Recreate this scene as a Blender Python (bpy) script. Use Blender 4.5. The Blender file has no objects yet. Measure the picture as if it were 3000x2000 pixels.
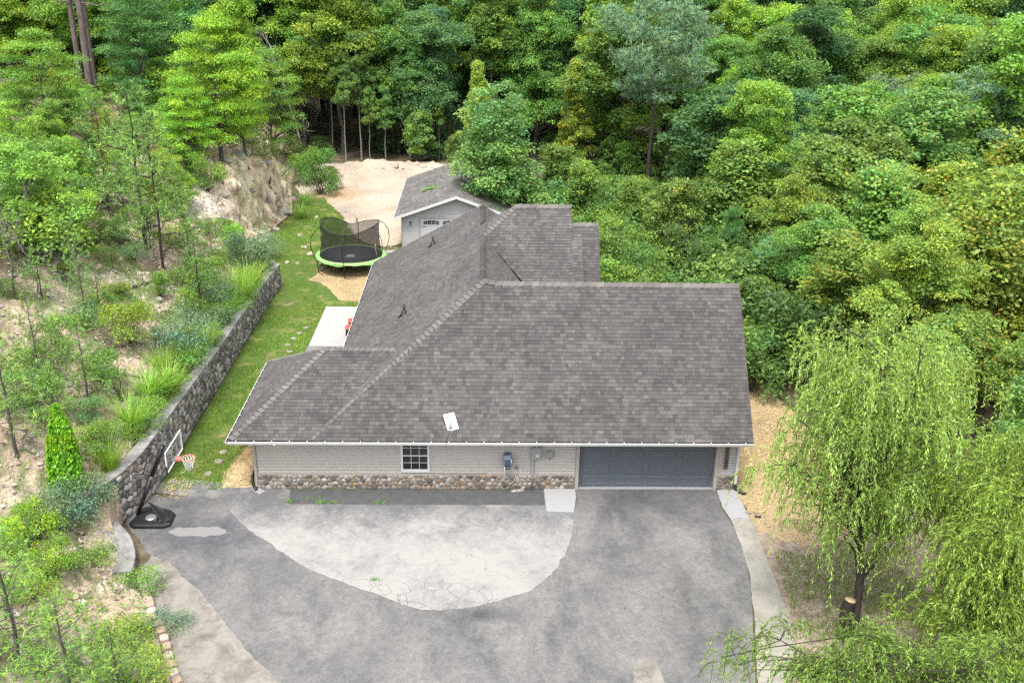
import bpy, math, random
import numpy as np
from mathutils import Matrix, Vector, noise as mnoise
random.seed(7)
rng = np.random.default_rng(7)
SC = bpy.context.scene
COL = SC.collection
PI = math.pi

# ------------------------------------------------------------------ camera
CF = 2848.63
CAM = np.array([7.8923, -30.2259, 17.9352])
_p, _w, _r = .3846, .0345, .0203
_F = np.array([math.sin(_w)*math.cos(_p), math.cos(_w)*math.cos(_p), -math.sin(_p)])
_R = np.array([math.cos(_w), -math.sin(_w), 0.0])
_U = np.cross(_R, _F)
R2 = math.cos(_r)*_R + math.sin(_r)*_U
U2 = -math.sin(_r)*_R + math.cos(_r)*_U
cam = bpy.data.cameras.new("camera")
camo = bpy.data.objects.new("camera", cam)
COL.objects.link(camo)
cam.sensor_width = 36
cam.lens = CF/3000*36
cam.clip_start = .5
cam.clip_end = 2000
M = Matrix.Identity(4)
for i in range(3):
    M[i][0], M[i][1], M[i][2], M[i][3] = R2[i], U2[i], -_F[i], CAM[i]
camo.matrix_world = M
SC.camera = camo

# ------------------------------------------------------------------ world, sun, exposure
SUN_EL, SUN_AZ = 68.0, 195.0      # degrees; azimuth clockwise from +Y (the sun stands high, behind the camera)
world = bpy.data.worlds.new("World")
SC.world = world
world.use_nodes = True
wn, wl = world.node_tree.nodes, world.node_tree.links
for n in list(wn): wn.remove(n)
sky = wn.new('ShaderNodeTexSky'); sky.sky_type = 'NISHITA'; sky.sun_disc = False
sky.sun_elevation = math.radians(SUN_EL); sky.sun_rotation = math.radians(SUN_AZ)
sky.air_density = 1.0; sky.dust_density = 3.0; sky.ozone_density = 1.0
hs = wn.new('ShaderNodeHueSaturation'); hs.inputs['Saturation'].default_value = .22
bg = wn.new('ShaderNodeBackground'); bg.inputs['Strength'].default_value = .15
wo = wn.new('ShaderNodeOutputWorld')
wl.new(sky.outputs[0], hs.inputs['Color']); wl.new(hs.outputs[0], bg.inputs['Color']); wl.new(bg.outputs[0], wo.inputs['Surface'])
sl = bpy.data.lights.new("sun", 'SUN'); sl.energy = 1.5; sl.angle = math.radians(14); sl.color = (1, .95, .88)
so = bpy.data.objects.new("sun", sl); COL.objects.link(so)
az, el = math.radians(SUN_AZ), math.radians(SUN_EL)
sd = Vector((math.sin(az)*math.cos(el), math.cos(az)*math.cos(el), math.sin(el)))
so.rotation_euler = sd.to_track_quat('Z', 'Y').to_euler(); so.location = (0, 0, 40)
vs = SC.view_settings
vs.view_transform = 'Standard'; vs.look = 'None'; vs.exposure = 1.5; vs.gamma = 1; vs.use_curve_mapping = False
SC.render.engine = 'CYCLES'
SC.cycles.max_bounces = 8; SC.cycles.diffuse_bounces = 5; SC.cycles.transmission_bounces = 4; SC.cycles.transparent_max_bounces = 10
SC.cycles.caustics_reflective = False; SC.cycles.caustics_refractive = False
SC.cycles.use_denoising = False
SC.cycles.sample_clamp_indirect = 4
SC.cycles.filter_width = 1.4

# ------------------------------------------------------------------ photo-pixel helpers (to find where things stand)
def ray(u, v): return _F + R2*(u-1500)/CF - U2*(v-1000)/CF
def pz(u, v, h=0.0):
    d = ray(u, v); return CAM + d*((h-CAM[2])/d[2])
def py(u, v, Y=0.0):
    d = ray(u, v); return CAM + d*((Y-CAM[1])/d[1])
def px(u, v, X=0.0):
    d = ray(u, v); return CAM + d*((X-CAM[0])/d[0])
def proj(P):
    D = np.asarray(P, float)-CAM; Z = D@_F
    return 1500+CF*(D@R2)/Z, 1000-CF*(D@U2)/Z, Z

# ------------------------------------------------------------------ scene helpers
def tag(o, label=None, cat=None, group=None, kind=None):
    if label: o['label'] = label
    if cat: o['category'] = cat
    if group: o['group'] = group
    if kind: o['kind'] = kind
    return o
def empty(name, loc=(0, 0, 0), rz=0, label=None, cat=None, group=None):
    o = bpy.data.objects.new(name, None); COL.objects.link(o)
    o.location = loc; o.rotation_euler = (0, 0, rz); o.empty_display_size = .2
    return tag(o, label, cat, group)
def link(name, me, parent=None, mat=None):
    o = bpy.data.objects.new(name, me); COL.objects.link(o)
    if parent is not None: o.parent = parent
    if mat is not None: me.materials.append(mat)
    return o
def copy_tree(o, parent=None):
    c = o.copy(); COL.objects.link(c)
    if parent is not None: c.parent = parent
    for ch in [x for x in o.children]: copy_tree(ch, c)
    return c
def fast_mesh(name, V, F, cols=None, smooth=False):
    """V (n,3); F (m,k) all faces with k corners; cols (m,3) colour of each face"""
    V = np.ascontiguousarray(V, np.float32); F = np.ascontiguousarray(F, np.int32)
    me = bpy.data.meshes.new(name)
    m, k = F.shape
    me.vertices.add(len(V)); me.vertices.foreach_set('co', V.ravel())
    me.loops.add(m*k); me.loops.foreach_set('vertex_index', F.ravel())
    me.polygons.add(m); me.polygons.foreach_set('loop_start', np.arange(0, m*k, k, dtype=np.int32))
    if smooth: me.polygons.foreach_set('use_smooth', np.ones(m, bool))
    if cols is not None: set_cols(me, cols)
    me.update(calc_edges=True)
    return me
def set_cols(me, cols):
    c = np.ones((len(cols), 4), np.float32); c[:, :3] = cols
    a = me.attributes.new('col', 'FLOAT_COLOR', 'FACE'); a.data.foreach_set('color', c.ravel())

class MB:
    """collects polygons with a colour each and links them as ONE mesh"""
    def __init__(s): s.v = []; s.f = []; s.c = []; s.col = (.5, .5, .5); s.sm = []
    def add(s, vs_, fs, col=None, smooth=False):
        b = len(s.v); s.v.extend([tuple(map(float, p)) for p in vs_])
        for f in fs:
            s.f.append(tuple(b+i for i in f)); s.c.append(col or s.col); s.sm.append(smooth)
        return s
    def box(s, x0, x1, y0, y1, z0, z1, col=None):
        return s.add([(x0,y0,z0),(x1,y0,z0),(x1,y1,z0),(x0,y1,z0),(x0,y0,z1),(x1,y0,z1),(x1,y1,z1),(x0,y1,z1)],
              [(3,2,1,0),(4,5,6,7),(0,1,5,4),(1,2,6,5),(2,3,7,6),(3,0,4,7)], col)
    def bbox(s, x0, x1, y0, y1, z0, z1, b=.01, col=None):
        """box with bevelled edges"""
        V = []
        for z, i in ((z0, b), (z0+b, 0), (z1-b, 0), (z1, b)):
            V += [(x0+i, y0+i+ (b if not i else 0), z), (x0+i+(b if not i else 0), y0+i, z), (x1-i-(b if not i else 0), y0+i, z), (x1-i, y0+i+(b if not i else 0), z),
                  (x1-i, y1-i-(b if not i else 0), z), (x1-i-(b if not i else 0), y1-i, z), (x0+i+(b if not i else 0), y1-i, z), (x0+i, y1-i-(b if not i else 0), z)]
        F = []
        for k in range(3):
            for j in range(8):
                a, c = k*8+j, k*8+(j+1) % 8
                F.append((a, c, c+8, a+8))
        F.append(tuple(range(7, -1, -1))); F.append(tuple(range(24, 32)))
        return s.add(V, F, col)
    def tube(s, pts, rad, n=8, col=None, cap=True, smooth=True):
        pts = [np.array(p, float) for p in pts]
        if not hasattr(rad, '__len__'): rad = [rad]*len(pts)
        V = []; F = []; up = None
        for i, p in enumerate(pts):
            t = pts[min(i+1, len(pts)-1)] - pts[max(i-1, 0)]
            t = t/(np.linalg.norm(t)+1e-9)
            if up is None:
                up = np.array([0, 0, 1.]) if abs(t[2]) < .9 else np.array([1., 0, 0])
            a = up - t*(up@t); a /= np.linalg.norm(a)+1e-9; up = a; b = np.cross(t, a)
            for k in range(n):
                w = 2*PI*k/n
                V.append(p + rad[i]*(a*math.cos(w)+b*math.sin(w)))
        for i in range(len(pts)-1):
            for k in range(n):
                F.append((i*n+k, i*n+(k+1) % n, (i+1)*n+(k+1) % n, (i+1)*n+k))
        if cap: F.append(tuple(range(n-1, -1, -1))); F.append(tuple((len(pts)-1)*n+k for k in range(n)))
        return s.add(V, F, col, smooth)
    def lathe(s, prof, n=24, c=(0, 0, 0), col=None, smooth=True):
        V = [(c[0]+r*math.cos(2*PI*k/n), c[1]+r*math.sin(2*PI*k/n), c[2]+z) for r, z in prof for k in range(n)]
        F = [(i*n+k, i*n+(k+1) % n, (i+1)*n+(k+1) % n, (i+1)*n+k) for i in range(len(prof)-1) for k in range(n)]
        return s.add(V, F, col, smooth)
    def prism(s, poly, off, col=None):
        """polygon (3D points) extruded by vector off"""
        n = len(poly); P = [np.array(p, float) for p in poly]; Q = [p+np.array(off) for p in P]
        return s.add(P+Q, [tuple(range(n-1, -1, -1)), tuple(range(n, 2*n))]+[(i, (i+1) % n, n+(i+1) % n, n+i) for i in range(n)], col)
    def build(s, name, mat=None, parent=None):
        me = bpy.data.meshes.new(name); me.from_pydata(s.v, [], s.f)
        set_cols(me, np.array(s.c, np.float32).reshape(-1, 3))
        me.polygons.foreach_set('use_smooth', np.array(s.sm, bool)); me.update()
        return link(name, me, parent, mat)

# ------------------------------------------------------------------ value noise in numpy
_perm = rng.random(65536)
def _vn(x, y):
    xi, yi = np.floor(x).astype(int), np.floor(y).astype(int); fx, fy = x-xi, y-yi
    fx = fx*fx*(3-2*fx); fy = fy*fy*(3-2*fy)
    g = lambda a, b: _perm[((a*7919) ^ (b*104729)) & 65535]
    return (g(xi, yi)*(1-fx)+g(xi+1, yi)*fx)*(1-fy)+(g(xi, yi+1)*(1-fx)+g(xi+1, yi+1)*fx)*fy
def fbm(x, y, o=4):
    x = np.asarray(x, float); y = np.asarray(y, float); s = 0; a = .5; t = 0
    for k in range(o): s = s+a*_vn(x*2**k+17*k, y*2**k-9*k); t += a; a *= .5
    return s/t-.5

# ------------------------------------------------------------------ materials
def mat(name, build):
    m = bpy.data.materials.new(name); m.use_nodes = True
    N, L = m.node_tree.nodes, m.node_tree.links
    N.clear(); out = N.new('ShaderNodeOutputMaterial'); b = N.new('ShaderNodeBsdfPrincipled')
    L.new(b.outputs[0], out.inputs[0]); build(N, L, b, out); return m
def rgb(c): return (c[0], c[1], c[2], 1)
KALB = .68      # real-world reflectance of the built and ground surfaces relative to the tints written below
def base(N, L, b, c):
    m = mix(N, L, c, (KALB, KALB, KALB), 1.0, 'MULTIPLY'); L.new(m, b.inputs['Base Color'])
def coordn(N): return N.new('ShaderNodeTexCoord').outputs['Object']
def nz(N, L, co, scale, detail=4, rough=.55, dist=0):
    t = N.new('ShaderNodeTexNoise'); t.inputs['Scale'].default_value = scale; t.inputs['Detail'].default_value = detail
    t.inputs['Roughness'].default_value = rough; t.inputs['Distortion'].default_value = dist; L.new(co, t.inputs['Vector']); return t.outputs['Fac']
def ramp(N, L, f, stops):
    r = N.new('ShaderNodeValToRGB'); e = r.color_ramp.elements
    while len(e) < len(stops): e.new(.5)
    for i, (p, c) in enumerate(stops): e[i].position = p; e[i].color = rgb(c) if hasattr(c, '__len__') else (c, c, c, 1)
    L.new(f, r.inputs[0]); return r.outputs[0]
def mix(N, L, a, b, f, mode='MIX'):
    m = N.new('ShaderNodeMix'); m.data_type = 'RGBA'; m.blend_type = mode
    for s, x in ((m.inputs[0], f), (m.inputs[6], a), (m.inputs[7], b)):
        if hasattr(x, 'is_linked') or isinstance(x, bpy.types.NodeSocket): L.new(x, s)
        elif hasattr(x, '__len__'): s.default_value = rgb(x)
        else: s.default_value = x
    return m.outputs[2]
def mth(N, L, op, a, b=None, c=None):
    m = N.new('ShaderNodeMath'); m.operation = op
    for s, x in zip(m.inputs, (a, b, c)):
        if x is None: continue
        if isinstance(x, bpy.types.NodeSocket): L.new(x, s)
        else: s.default_value = x
    return m.outputs[0]
def bump(N, L, b, h, st=.4, dist=.01):
    n = N.new('ShaderNodeBump'); n.inputs['Strength'].default_value = st; n.inputs['Distance'].default_value = dist
    L.new(h, n.inputs['Height']); L.new(n.outputs[0], b.inputs['Normal'])
def vcol(N): 
    a = N.new('ShaderNodeAttribute'); a.attribute_name = 'col'; return a.outputs['Color']

def simple(name, col, rough=.6, metal=0, nscale=0, namt=.15, bst=0, spec=.5):
    def f(N, L, b, o):
        b.inputs['Roughness'].default_value = rough; b.inputs['Metallic'].default_value = metal
        b.inputs['Specular IOR Level'].default_value = spec
        if nscale:
            co = coordn(N); n = nz(N, L, co, nscale)
            k = ramp(N, L, n, [(.25, 1-namt), (.75, 1+namt)])
            base(N, L, b, mix(N, L, col, k, 1.0, 'MULTIPLY'))
            if bst: bump(N, L, b, n, bst)
        else: b.inputs['Base Color'].default_value = rgb([x*(KALB if max(col) < .7 else .9) for x in col])
    return mat(name, f)
def painted(name, rough=.7, nscale=8, namt=.2, bscale=30, bst=.3, bd=.01, spec=.3):
    """colour from the mesh's own 'col' attribute times fine grain"""
    def f(N, L, b, o):
        co = coordn(N); n = nz(N, L, co, nscale, 5); n2 = nz(N, L, co, bscale, 3)
        k = ramp(N, L, n, [(.2, 1-namt), (.8, 1+namt)]); k2 = ramp(N, L, n2, [(.25, 1-namt*.8), (.75, 1+namt*.8)])
        c = mix(N, L, vcol(N), k, 1.0, 'MULTIPLY'); c = mix(N, L, c, k2, 1.0, 'MULTIPLY')
        base(N, L, b, c); b.inputs['Roughness'].default_value = rough; b.inputs['Specular IOR Level'].default_value = spec
        bump(N, L, b, n2, bst, bd)
    return mat(name, f)

m_stone = painted('field_stone', .85, 9, .22, 40, .5, .01)
m_paint = painted('painted_parts', .55, 3, .05, 60, .05, .002, .4)
m_rock = painted('weathered_rock', .9, 2.5, .3, 12, .8, .04, .2)
m_soil = painted('hill_soil', .95, 2.2, .45, 11, .95, .07, .15)
m_gravelattr = painted('litter', .95, 6, .3, 40, .3, .01, .1)
m_siding = simple('vinyl_siding', (.54, .51, .465), .55, 0, 3, .05)
m_siding2 = simple('pale_vinyl_siding', (.52, .53, .53), .55, 0, 3, .05)
m_trim = simple('beige_trim', (.46, .42, .385), .5, 0, 4, .04)
m_white = simple('white_paint', (.78, .78, .78), .45, 0, 5, .04)
m_gutter = simple('white_gutter', (.72, .72, .70), .4, 0, 4, .08)
m_gutin = simple('dark_gutter_inside', (.20, .18, .18), .8, 0, 12, .3)  # trough inside, darker than the gutter and mottled
m_door = simple('slate_garage_door', (.14, .16, .19), .5, 0, 4, .06)
m_doorhi = simple('pale_garage_door', (.60, .63, .66), .5, 0, 4, .04)
m_glass = simple('dark_glass', (.012, .014, .022), .08, 0, 0, spec=.6)
m_black = simple('black_plastic', (.018, .019, .022), .45, 0, 20, .2)
m_grey = simple('grey_enamel', (.33, .36, .37), .5, 0, 10, .06)
m_steel = simple('galvanised_steel', (.45, .46, .48), .35, .6, 10, .08)
m_blackmetal = simple('black_metal', (.012, .012, .014), .35, 0, 0)
m_lime = simple('lime_vinyl', (.36, .68, .22), .5, 0, 6, .06)
m_matcloth = simple('trampoline_fabric', (.022, .026, .034), .6, 0, 8, .15)
m_red = simple('red_cushion', (.62, .10, .08), .6, 0, 8, .08)
m_rim = simple('red_orange_rim', (.69, .22, .19), .45)
m_net = simple('white_cord', (.8, .8, .8), .8)
m_mortar = simple('mortar', (.40, .37, .33), .9, 0, 20, .25, .3)
m_darkmortar = simple('dark_mortar', (.17, .155, .145), .9, 0, 20, .25, .3)
m_coping = simple('wall_coping_concrete', (.30, .29, .285), .9, 0, 3.2, .45, .5)
m_board = simple('stained_board', (.15, .105, .08), .7, 0, 14, .3, .2)
m_stub = simple('cut_wood', (.60, .43, .26), .8, 0, 30, .2)
m_hose = simple('bluish_hose_reel', (.12, .16, .23), .45, 0, 10, .1)
m_hosep = simple('pale_hose', (.55, .56, .52), .5)
m_dish = simple('white_dish', (.9, .9, .92), .35)
m_paver = painted('concrete_paver', .9, 7, .18, 60, .4, .006)
m_wallhidden = simple('rough_wall', (.38, .37, .35), .8)

def f_shingle(N, L, b, o):
    co = coordn(N)
    n1 = nz(N, L, co, .55, 4, .6, .4); n2 = nz(N, L, co, 120, 2); n3 = nz(N, L, co, 1.6, 3)
    c = mix(N, L, vcol(N), ramp(N, L, n1, [(.33, .74), (.55, .91), (.72, 1.02)]), 1.0, 'MULTIPLY')
    c = mix(N, L, c, ramp(N, L, n2, [(.25, .72), (.75, 1.28)]), 1.0, 'MULTIPLY')
    st = ramp(N, L, n3, [(.5, 0.0), (.72, .35)])
    c = mix(N, L, c, (.085, .07, .085), st)
    base(N, L, b, c); b.inputs['Roughness'].default_value = .9; b.inputs['Specular IOR Level'].default_value = .25
    bump(N, L, b, n2, .5, .004)
m_shingle = mat('asphalt_shingle', f_shingle)

def f_bark(N, L, b, o):
    co = coordn(N); oi = N.new('ShaderNodeObjectInfo')
    mp = N.new('ShaderNodeMapping'); mp.inputs['Scale'].default_value = (1, 1, .25); L.new(co, mp.inputs[0])
    n = nz(N, L, mp.outputs[0], 14, 5, .65); n2 = nz(N, L, co, 2.2)
    c = mix(N, L, oi.outputs['Color'], ramp(N, L, n, [(.3, .5), (.7, 1.35)]), 1.0, 'MULTIPLY')
    c = mix(N, L, c, ramp(N, L, n2, [(.3, .8), (.7, 1.2)]), 1.0, 'MULTIPLY')
    base(N, L, b, c); b.inputs['Roughness'].default_value = .9; b.inputs['Specular IOR Level'].default_value = .15
    bump(N, L, b, n, .6, .03)
m_bark = mat('bark', f_bark)

def leafmat(name, trans=.42, rough=.5, yel=(1.55, 1.25, .7)):
    """object colour times the tone stored on each leaf"""
    def f(N, L, b, o):
        oi = N.new('ShaderNodeObjectInfo')
        c = mix(N, L, mix(N, L, oi.outputs['Color'], vcol(N), 1.0, 'MULTIPLY'), (2.25, 2.2, 2.3), 1.0, 'MULTIPLY')
        h = N.new('ShaderNodeHueSaturation'); L.new(c, h.inputs['Color'])
        L.new(mth(N, L, 'MULTIPLY_ADD', oi.outputs['Random'], .022, .489), h.inputs['Hue'])
        L.new(mth(N, L, 'MULTIPLY_ADD', oi.outputs['Random'], .25, .88), h.inputs['Value'])
        c = h.outputs[0]
        L.new(c, b.inputs['Base Color']); b.inputs['Roughness'].default_value = rough; b.inputs['Specular IOR Level'].default_value = .35
        t = N.new('ShaderNodeBsdfTranslucent'); L.new(mix(N, L, c, yel, 1.0, 'MULTIPLY'), t.inputs[0])
        ms = N.new('ShaderNodeMixShader'); ms.inputs[0].default_value = trans
        L.new(b.outputs[0], ms.inputs[1]); L.new(t.outputs[0], ms.inputs[2]); L.new(ms.outputs[0], o.inputs[0])
    return mat(name, f)
m_leaf = leafmat('leaves')
m_needle = leafmat('needles', .15, .6, (1.2, 1.1, .8))
m_blade = leafmat('grass_blades', .3, .55, (1.3, 1.2, .7))

def emis(name, col, st):
    def f(N, L, b, o):
        b.inputs['Base Color'].default_value = rgb(col); b.inputs['Emission Color'].default_value = rgb(col); b.inputs['Emission Strength'].default_value = st
    return mat(name, f)
m_bulb = emis('lit_bulb', (1, .72, .6), 3)

def f_netting(N, L, b, o):
    b.inputs['Base Color'].default_value = (.012, .012, .013, 1); b.inputs['Roughness'].default_value = .8
    t = N.new('ShaderNodeBsdfTransparent'); ms = N.new('ShaderNodeMixShader'); ms.inputs[0].default_value = .66
    L.new(t.outputs[0], ms.inputs[1]); L.new(b.outputs[0], ms.inputs[2]); L.new(ms.outputs[0], o.inputs[0])
m_netting = mat('black_netting', f_netting)
def f_clear(N, L, b, o):
    b.inputs['Base Color'].default_value = (.5, .5, .52, 1); b.inputs['Roughness'].default_value = .12
    t = N.new('ShaderNodeBsdfTransparent'); ms = N.new('ShaderNodeMixShader'); ms.inputs[0].default_value = .07
    L.new(t.outputs[0], ms.inputs[1]); L.new(b.outputs[0], ms.inputs[2]); L.new(ms.outputs[0], o.inputs[0])
m_clear = mat('clear_backboard', f_clear)

def cracks(N, L, co, scale, width, warp=.35):
    n = N.new('ShaderNodeTexNoise'); n.inputs['Scale'].default_value = scale*1.6; n.inputs['Detail'].default_value = 4; L.new(co, n.inputs['Vector'])
    vm = N.new('ShaderNodeVectorMath'); vm.operation = 'MULTIPLY_ADD'; L.new(n.outputs['Color'], vm.inputs[0])
    vm.inputs[1].default_value = (warp/scale*1.2,)*3; L.new(co, vm.inputs[2])
    v = N.new('ShaderNodeTexVoronoi'); v.feature = 'DISTANCE_TO_EDGE'; v.inputs['Scale'].default_value = scale; L.new(vm.outputs[0], v.inputs['Vector'])
    return ramp(N, L, v.outputs['Distance'], [(0.0, 1.0), (width, 0.0)])
def maskbox(N, L, co, cx, cy, rx, ry, soft=.5, nsc=.8, namp=.5):
    """soft worn patch round a spot of the ground, outline broken by noise (1 inside)"""
    s = N.new('ShaderNodeSeparateXYZ'); L.new(co, s.inputs[0])
    dx = mth(N, L, 'DIVIDE', mth(N, L, 'SUBTRACT', s.outputs[0], cx), rx); dy = mth(N, L, 'DIVIDE', mth(N, L, 'SUBTRACT', s.outputs[1], cy), ry)
    r = mth(N, L, 'SQRT', mth(N, L, 'ADD', mth(N, L, 'MULTIPLY', dx, dx), mth(N, L, 'MULTIPLY', dy, dy)))
    n = nz(N, L, co, nsc, 5)
    r = mth(N, L, 'ADD', r, mth(N, L, 'MULTIPLY', mth(N, L, 'SUBTRACT', n, .5), namp*2))
    mr = N.new('ShaderNodeMapRange'); mr.clamp = True; L.new(r, mr.inputs[0]); mr.inputs[1].default_value = 1-soft; mr.inputs[2].default_value = 1
    mr.inputs[3].default_value = 1; mr.inputs[4].default_value = 0
    return mr.outputs[0]

def f_asphalt(N, L, b, o):
    co = coordn(N)
    mp = N.new('ShaderNodeMapping'); mp.inputs['Scale'].default_value = (1, .55, 1); L.new(co, mp.inputs[0])
    big = nz(N, L, mp.outputs[0], .6, 9, .68, .5); fine = nz(N, L, co, 17, 5, .95); mid = nz(N, L, co, 4.5, 7, .75, .6)
    c = ramp(N, L, big, [(.30, (.122, .121, .122)), (.46, (.190, .187, .186)), (.60, (.243, .237, .231)), (.76, (.29, .282, .272))])
    c = mix(N, L, c, ramp(N, L, mid, [(.3, .74), (.7, 1.22)]), 1.0, 'MULTIPLY')
    c = mix(N, L, c, ramp(N, L, fine, [(.32, .66), (.68, 1.3)]), 1.0, 'MULTIPLY')
    # darker, less bleached asphalt by the garage door and by the hoop
    g = maskbox(N, L, co, 13.8, -.4, 3.6, 2.4, .9, .9, .45); c = mix(N, L, c, mix(N, L, c, (.50, .50, .54), 1.0, 'MULTIPLY'), g)
    g = maskbox(N, L, co, -.9, -3.0, 2.2, 1.3, .5, .9, .55); c = mix(N, L, c, mix(N, L, c, (.66, .66, .72), 1.0, 'MULTIPLY'), g)
    g = maskbox(N, L, co, -1.3, -2.75, 1.0, .30, .12, 1.6, .9); c = mix(N, L, c, (.30, .292, .29), mth(N, L, 'MULTIPLY', g, .85))
    g = maskbox(N, L, co, 8.0, -7.1, 1.7, .5, .9, .9, .5); c = mix(N, L, c, mix(N, L, c, (.55, .55, .60), 1.0, 'MULTIPLY'), g)
    g = maskbox(N, L, co, 14.1, -6.4, .35, 2.6, .9, 1.2, .4); c = mix(N, L, c, mix(N, L, c, (.78, .78, .78), 1.0, 'MULTIPLY'), g)
    k = cracks(N, L, co, 2.3, .022); k = mth(N, L, 'MULTIPLY', k, maskbox(N, L, co, 13.2, -6.7, 2.8, 2.6, .7, .7, .5))
    k2 = cracks(N, L, co, .45, .004, .5)
    c = mix(N, L, c, (.10, .095, .09), mth(N, L, 'MULTIPLY', k, .55)); c = mix(N, L, c, (.10, .095, .09), mth(N, L, 'MULTIPLY', k2, .5))
    base(N, L, b, c); b.inputs['Roughness'].default_value = .9; b.inputs['Specular IOR Level'].default_value = .2
    bump(N, L, b, fine, .35, .006)
m_asphalt = mat('weathered_asphalt', f_asphalt)

def f_halfmoon(N, L, b, o):
    co = coordn(N)
    s = N.new('ShaderNodeSeparateXYZ'); L.new(co, s.inputs[0])
    big = nz(N, L, co, .55, 5, .6, .4); mid = nz(N, L, co, 3.6, 9, .8, .9); fine = nz(N, L, co, 15, 6, .95, .5)
    # grey lichen film, heaviest by the house wall
    gy = N.new('ShaderNodeMapRange'); L.new(s.outputs[1], gy.inputs[0]); gy.inputs[1].default_value = -3.6; gy.inputs[2].default_value = -.8; gy.inputs[3].default_value = -.045; gy.inputs[4].default_value = .10
    f = mth(N, L, 'ADD', mth(N, L, 'ADD', mth(N, L, 'MULTIPLY', big, .36), mth(N, L, 'MULTIPLY', mid, .36)), mth(N, L, 'MULTIPLY', fine, .28))
    f = mth(N, L, 'ADD', f, gy.outputs[0])
    c = ramp(N, L, f, [(.43, (.395, .386, .366)), (.49, (.335, .328, .315)), (.54, (.26, .257, .255)), (.62, (.15, .15, .156))])
    k = mth(N, L, 'MULTIPLY', cracks(N, L, co, 1.9, .03), maskbox(N, L, co, 6.0, -6.3, 3.0, .9, .3, .8, .35))
    k2 = mth(N, L, 'MULTIPLY', cracks(N, L, co, .33, .0045, .5), .7)
    c = mix(N, L, c, (.20, .18, .16), k); c = mix(N, L, c, (.25, .23, .21), k2)
    base(N, L, b, c); b.inputs['Roughness'].default_value = .9; b.inputs['Specular IOR Level'].default_value = .2
    bump(N, L, b, fine, .3, .006)
m_halfmoon = mat('stained_concrete', f_halfmoon)
def concrete(name, col, dark, nscale=1.2, thr=.5):
    def f(N, L, b, o):
        co = coordn(N); n = nz(N, L, co, nscale, 9, .75, .5); n2 = nz(N, L, co, 16, 5, .9)
        c = ramp(N, L, n, [(thr-.14, dark), (thr+.08, col)]); c = mix(N, L, c, ramp(N, L, n2, [(.3, .8), (.7, 1.15)]), 1.0, 'MULTIPLY')
        base(N, L, b, c); b.inputs['Roughness'].default_value = .88; b.inputs['Specular IOR Level'].default_value = .2
        bump(N, L, b, n2, .3, .005)
    return mat(name, f)
m_slab = concrete('clean_concrete', (.40, .40, .41), (.35, .35, .36), 2, .4)
m_slabr = concrete('side_slab_concrete', (.43, .405, .35), (.26, .245, .215), .9, .47)
m_apron = concrete('left_apron_concrete', (.29, .285, .275), (.15, .15, .155), 1.6, .5)
m_edgec = concrete('driveway_edge_concrete', (.34, .315, .28), (.17, .15, .13), 1.5, .48)
m_strip = concrete('dark_asphalt_strip', (.115, .12, .122), (.085, .088, .09), 3, .5)
m_patio = concrete('patio_concrete', (.50, .50, .48), (.42, .42, .40), .9, .42)

def f_ground(N, L, b, o):
    co = coordn(N); n = nz(N, L, co, .35, 6, .6, .3); n2 = nz(N, L, co, 14, 5, .7); n3 = nz(N, L, co, 1.7, 4)
    c = ramp(N, L, n3, [(.35, (.11, .085, .055)), (.55, (.20, .16, .11)), (.75, (.30, .24, .17))])
    c = mix(N, L, c, (.06, .08, .03), ramp(N, L, n, [(.45, 0.0), (.6, .6)]))
    c = mix(N, L, c, ramp(N, L, n2, [(.25, .6), (.75, 1.3)]), 1.0, 'MULTIPLY')
    base(N, L, b, c); b.inputs['Roughness'].default_value = 1; b.inputs['Specular IOR Level'].default_value = .1
    bump(N, L, b, n2, .7, .03)
m_ground = mat('bare_ground', f_ground)
def f_lawn(N, L, b, o):
    co = coordn(N); n = nz(N, L, co, .8, 5, .6, .4); n2 = nz(N, L, co, 30, 4, .7); n3 = nz(N, L, co, 3, 3)
    c = ramp(N, L, n3, [(.3, (.08, .14, .03)), (.7, (.14, .21, .045))])
    c = mix(N, L, c, (.34, .27, .14), ramp(N, L, n, [(.55, 0.0), (.66, .8)]))
    c = mix(N, L, c, ramp(N, L, n2, [(.25, .65), (.75, 1.3)]), 1.0, 'MULTIPLY')
    base(N, L, b, c); b.inputs['Roughness'].default_value = 1; b.inputs['Specular IOR Level'].default_value = .1
    bump(N, L, b, n2, .7, .02)
m_lawn = mat('turf', f_lawn)
def f_gravel(N, L, b, o):
    co = coordn(N); n = nz(N, L, co, .22, 6, .6, .4); n2 = nz(N, L, co, 5, 8, .9); n3 = nz(N, L, co, 1.1, 7, .75, 1.0)
    c = ramp(N, L, n, [(.32, (.44, .36, .29)), (.5, (.60, .49, .385)), (.68, (.70, .60, .49))])
    c = mix(N, L, c, (.52, .34, .19), maskbox(N, L, co, -3.2, 44.0, 2.6, 3.6, .9, .5, .4))
    c = mix(N, L, c, (.40, .35, .30), ramp(N, L, n3, [(.52, 0.0), (.68, .7)]))
    c = mix(N, L, c, ramp(N, L, n2, [(.3, .68), (.7, 1.25)]), 1.0, 'MULTIPLY')
    base(N, L, b, c); b.inputs['Roughness'].default_value = 1; b.inputs['Specular IOR Level'].default_value = .1
    bump(N, L, b, n2, .8, .05)
m_clearing = mat('bleached_gravel', f_gravel)
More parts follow.
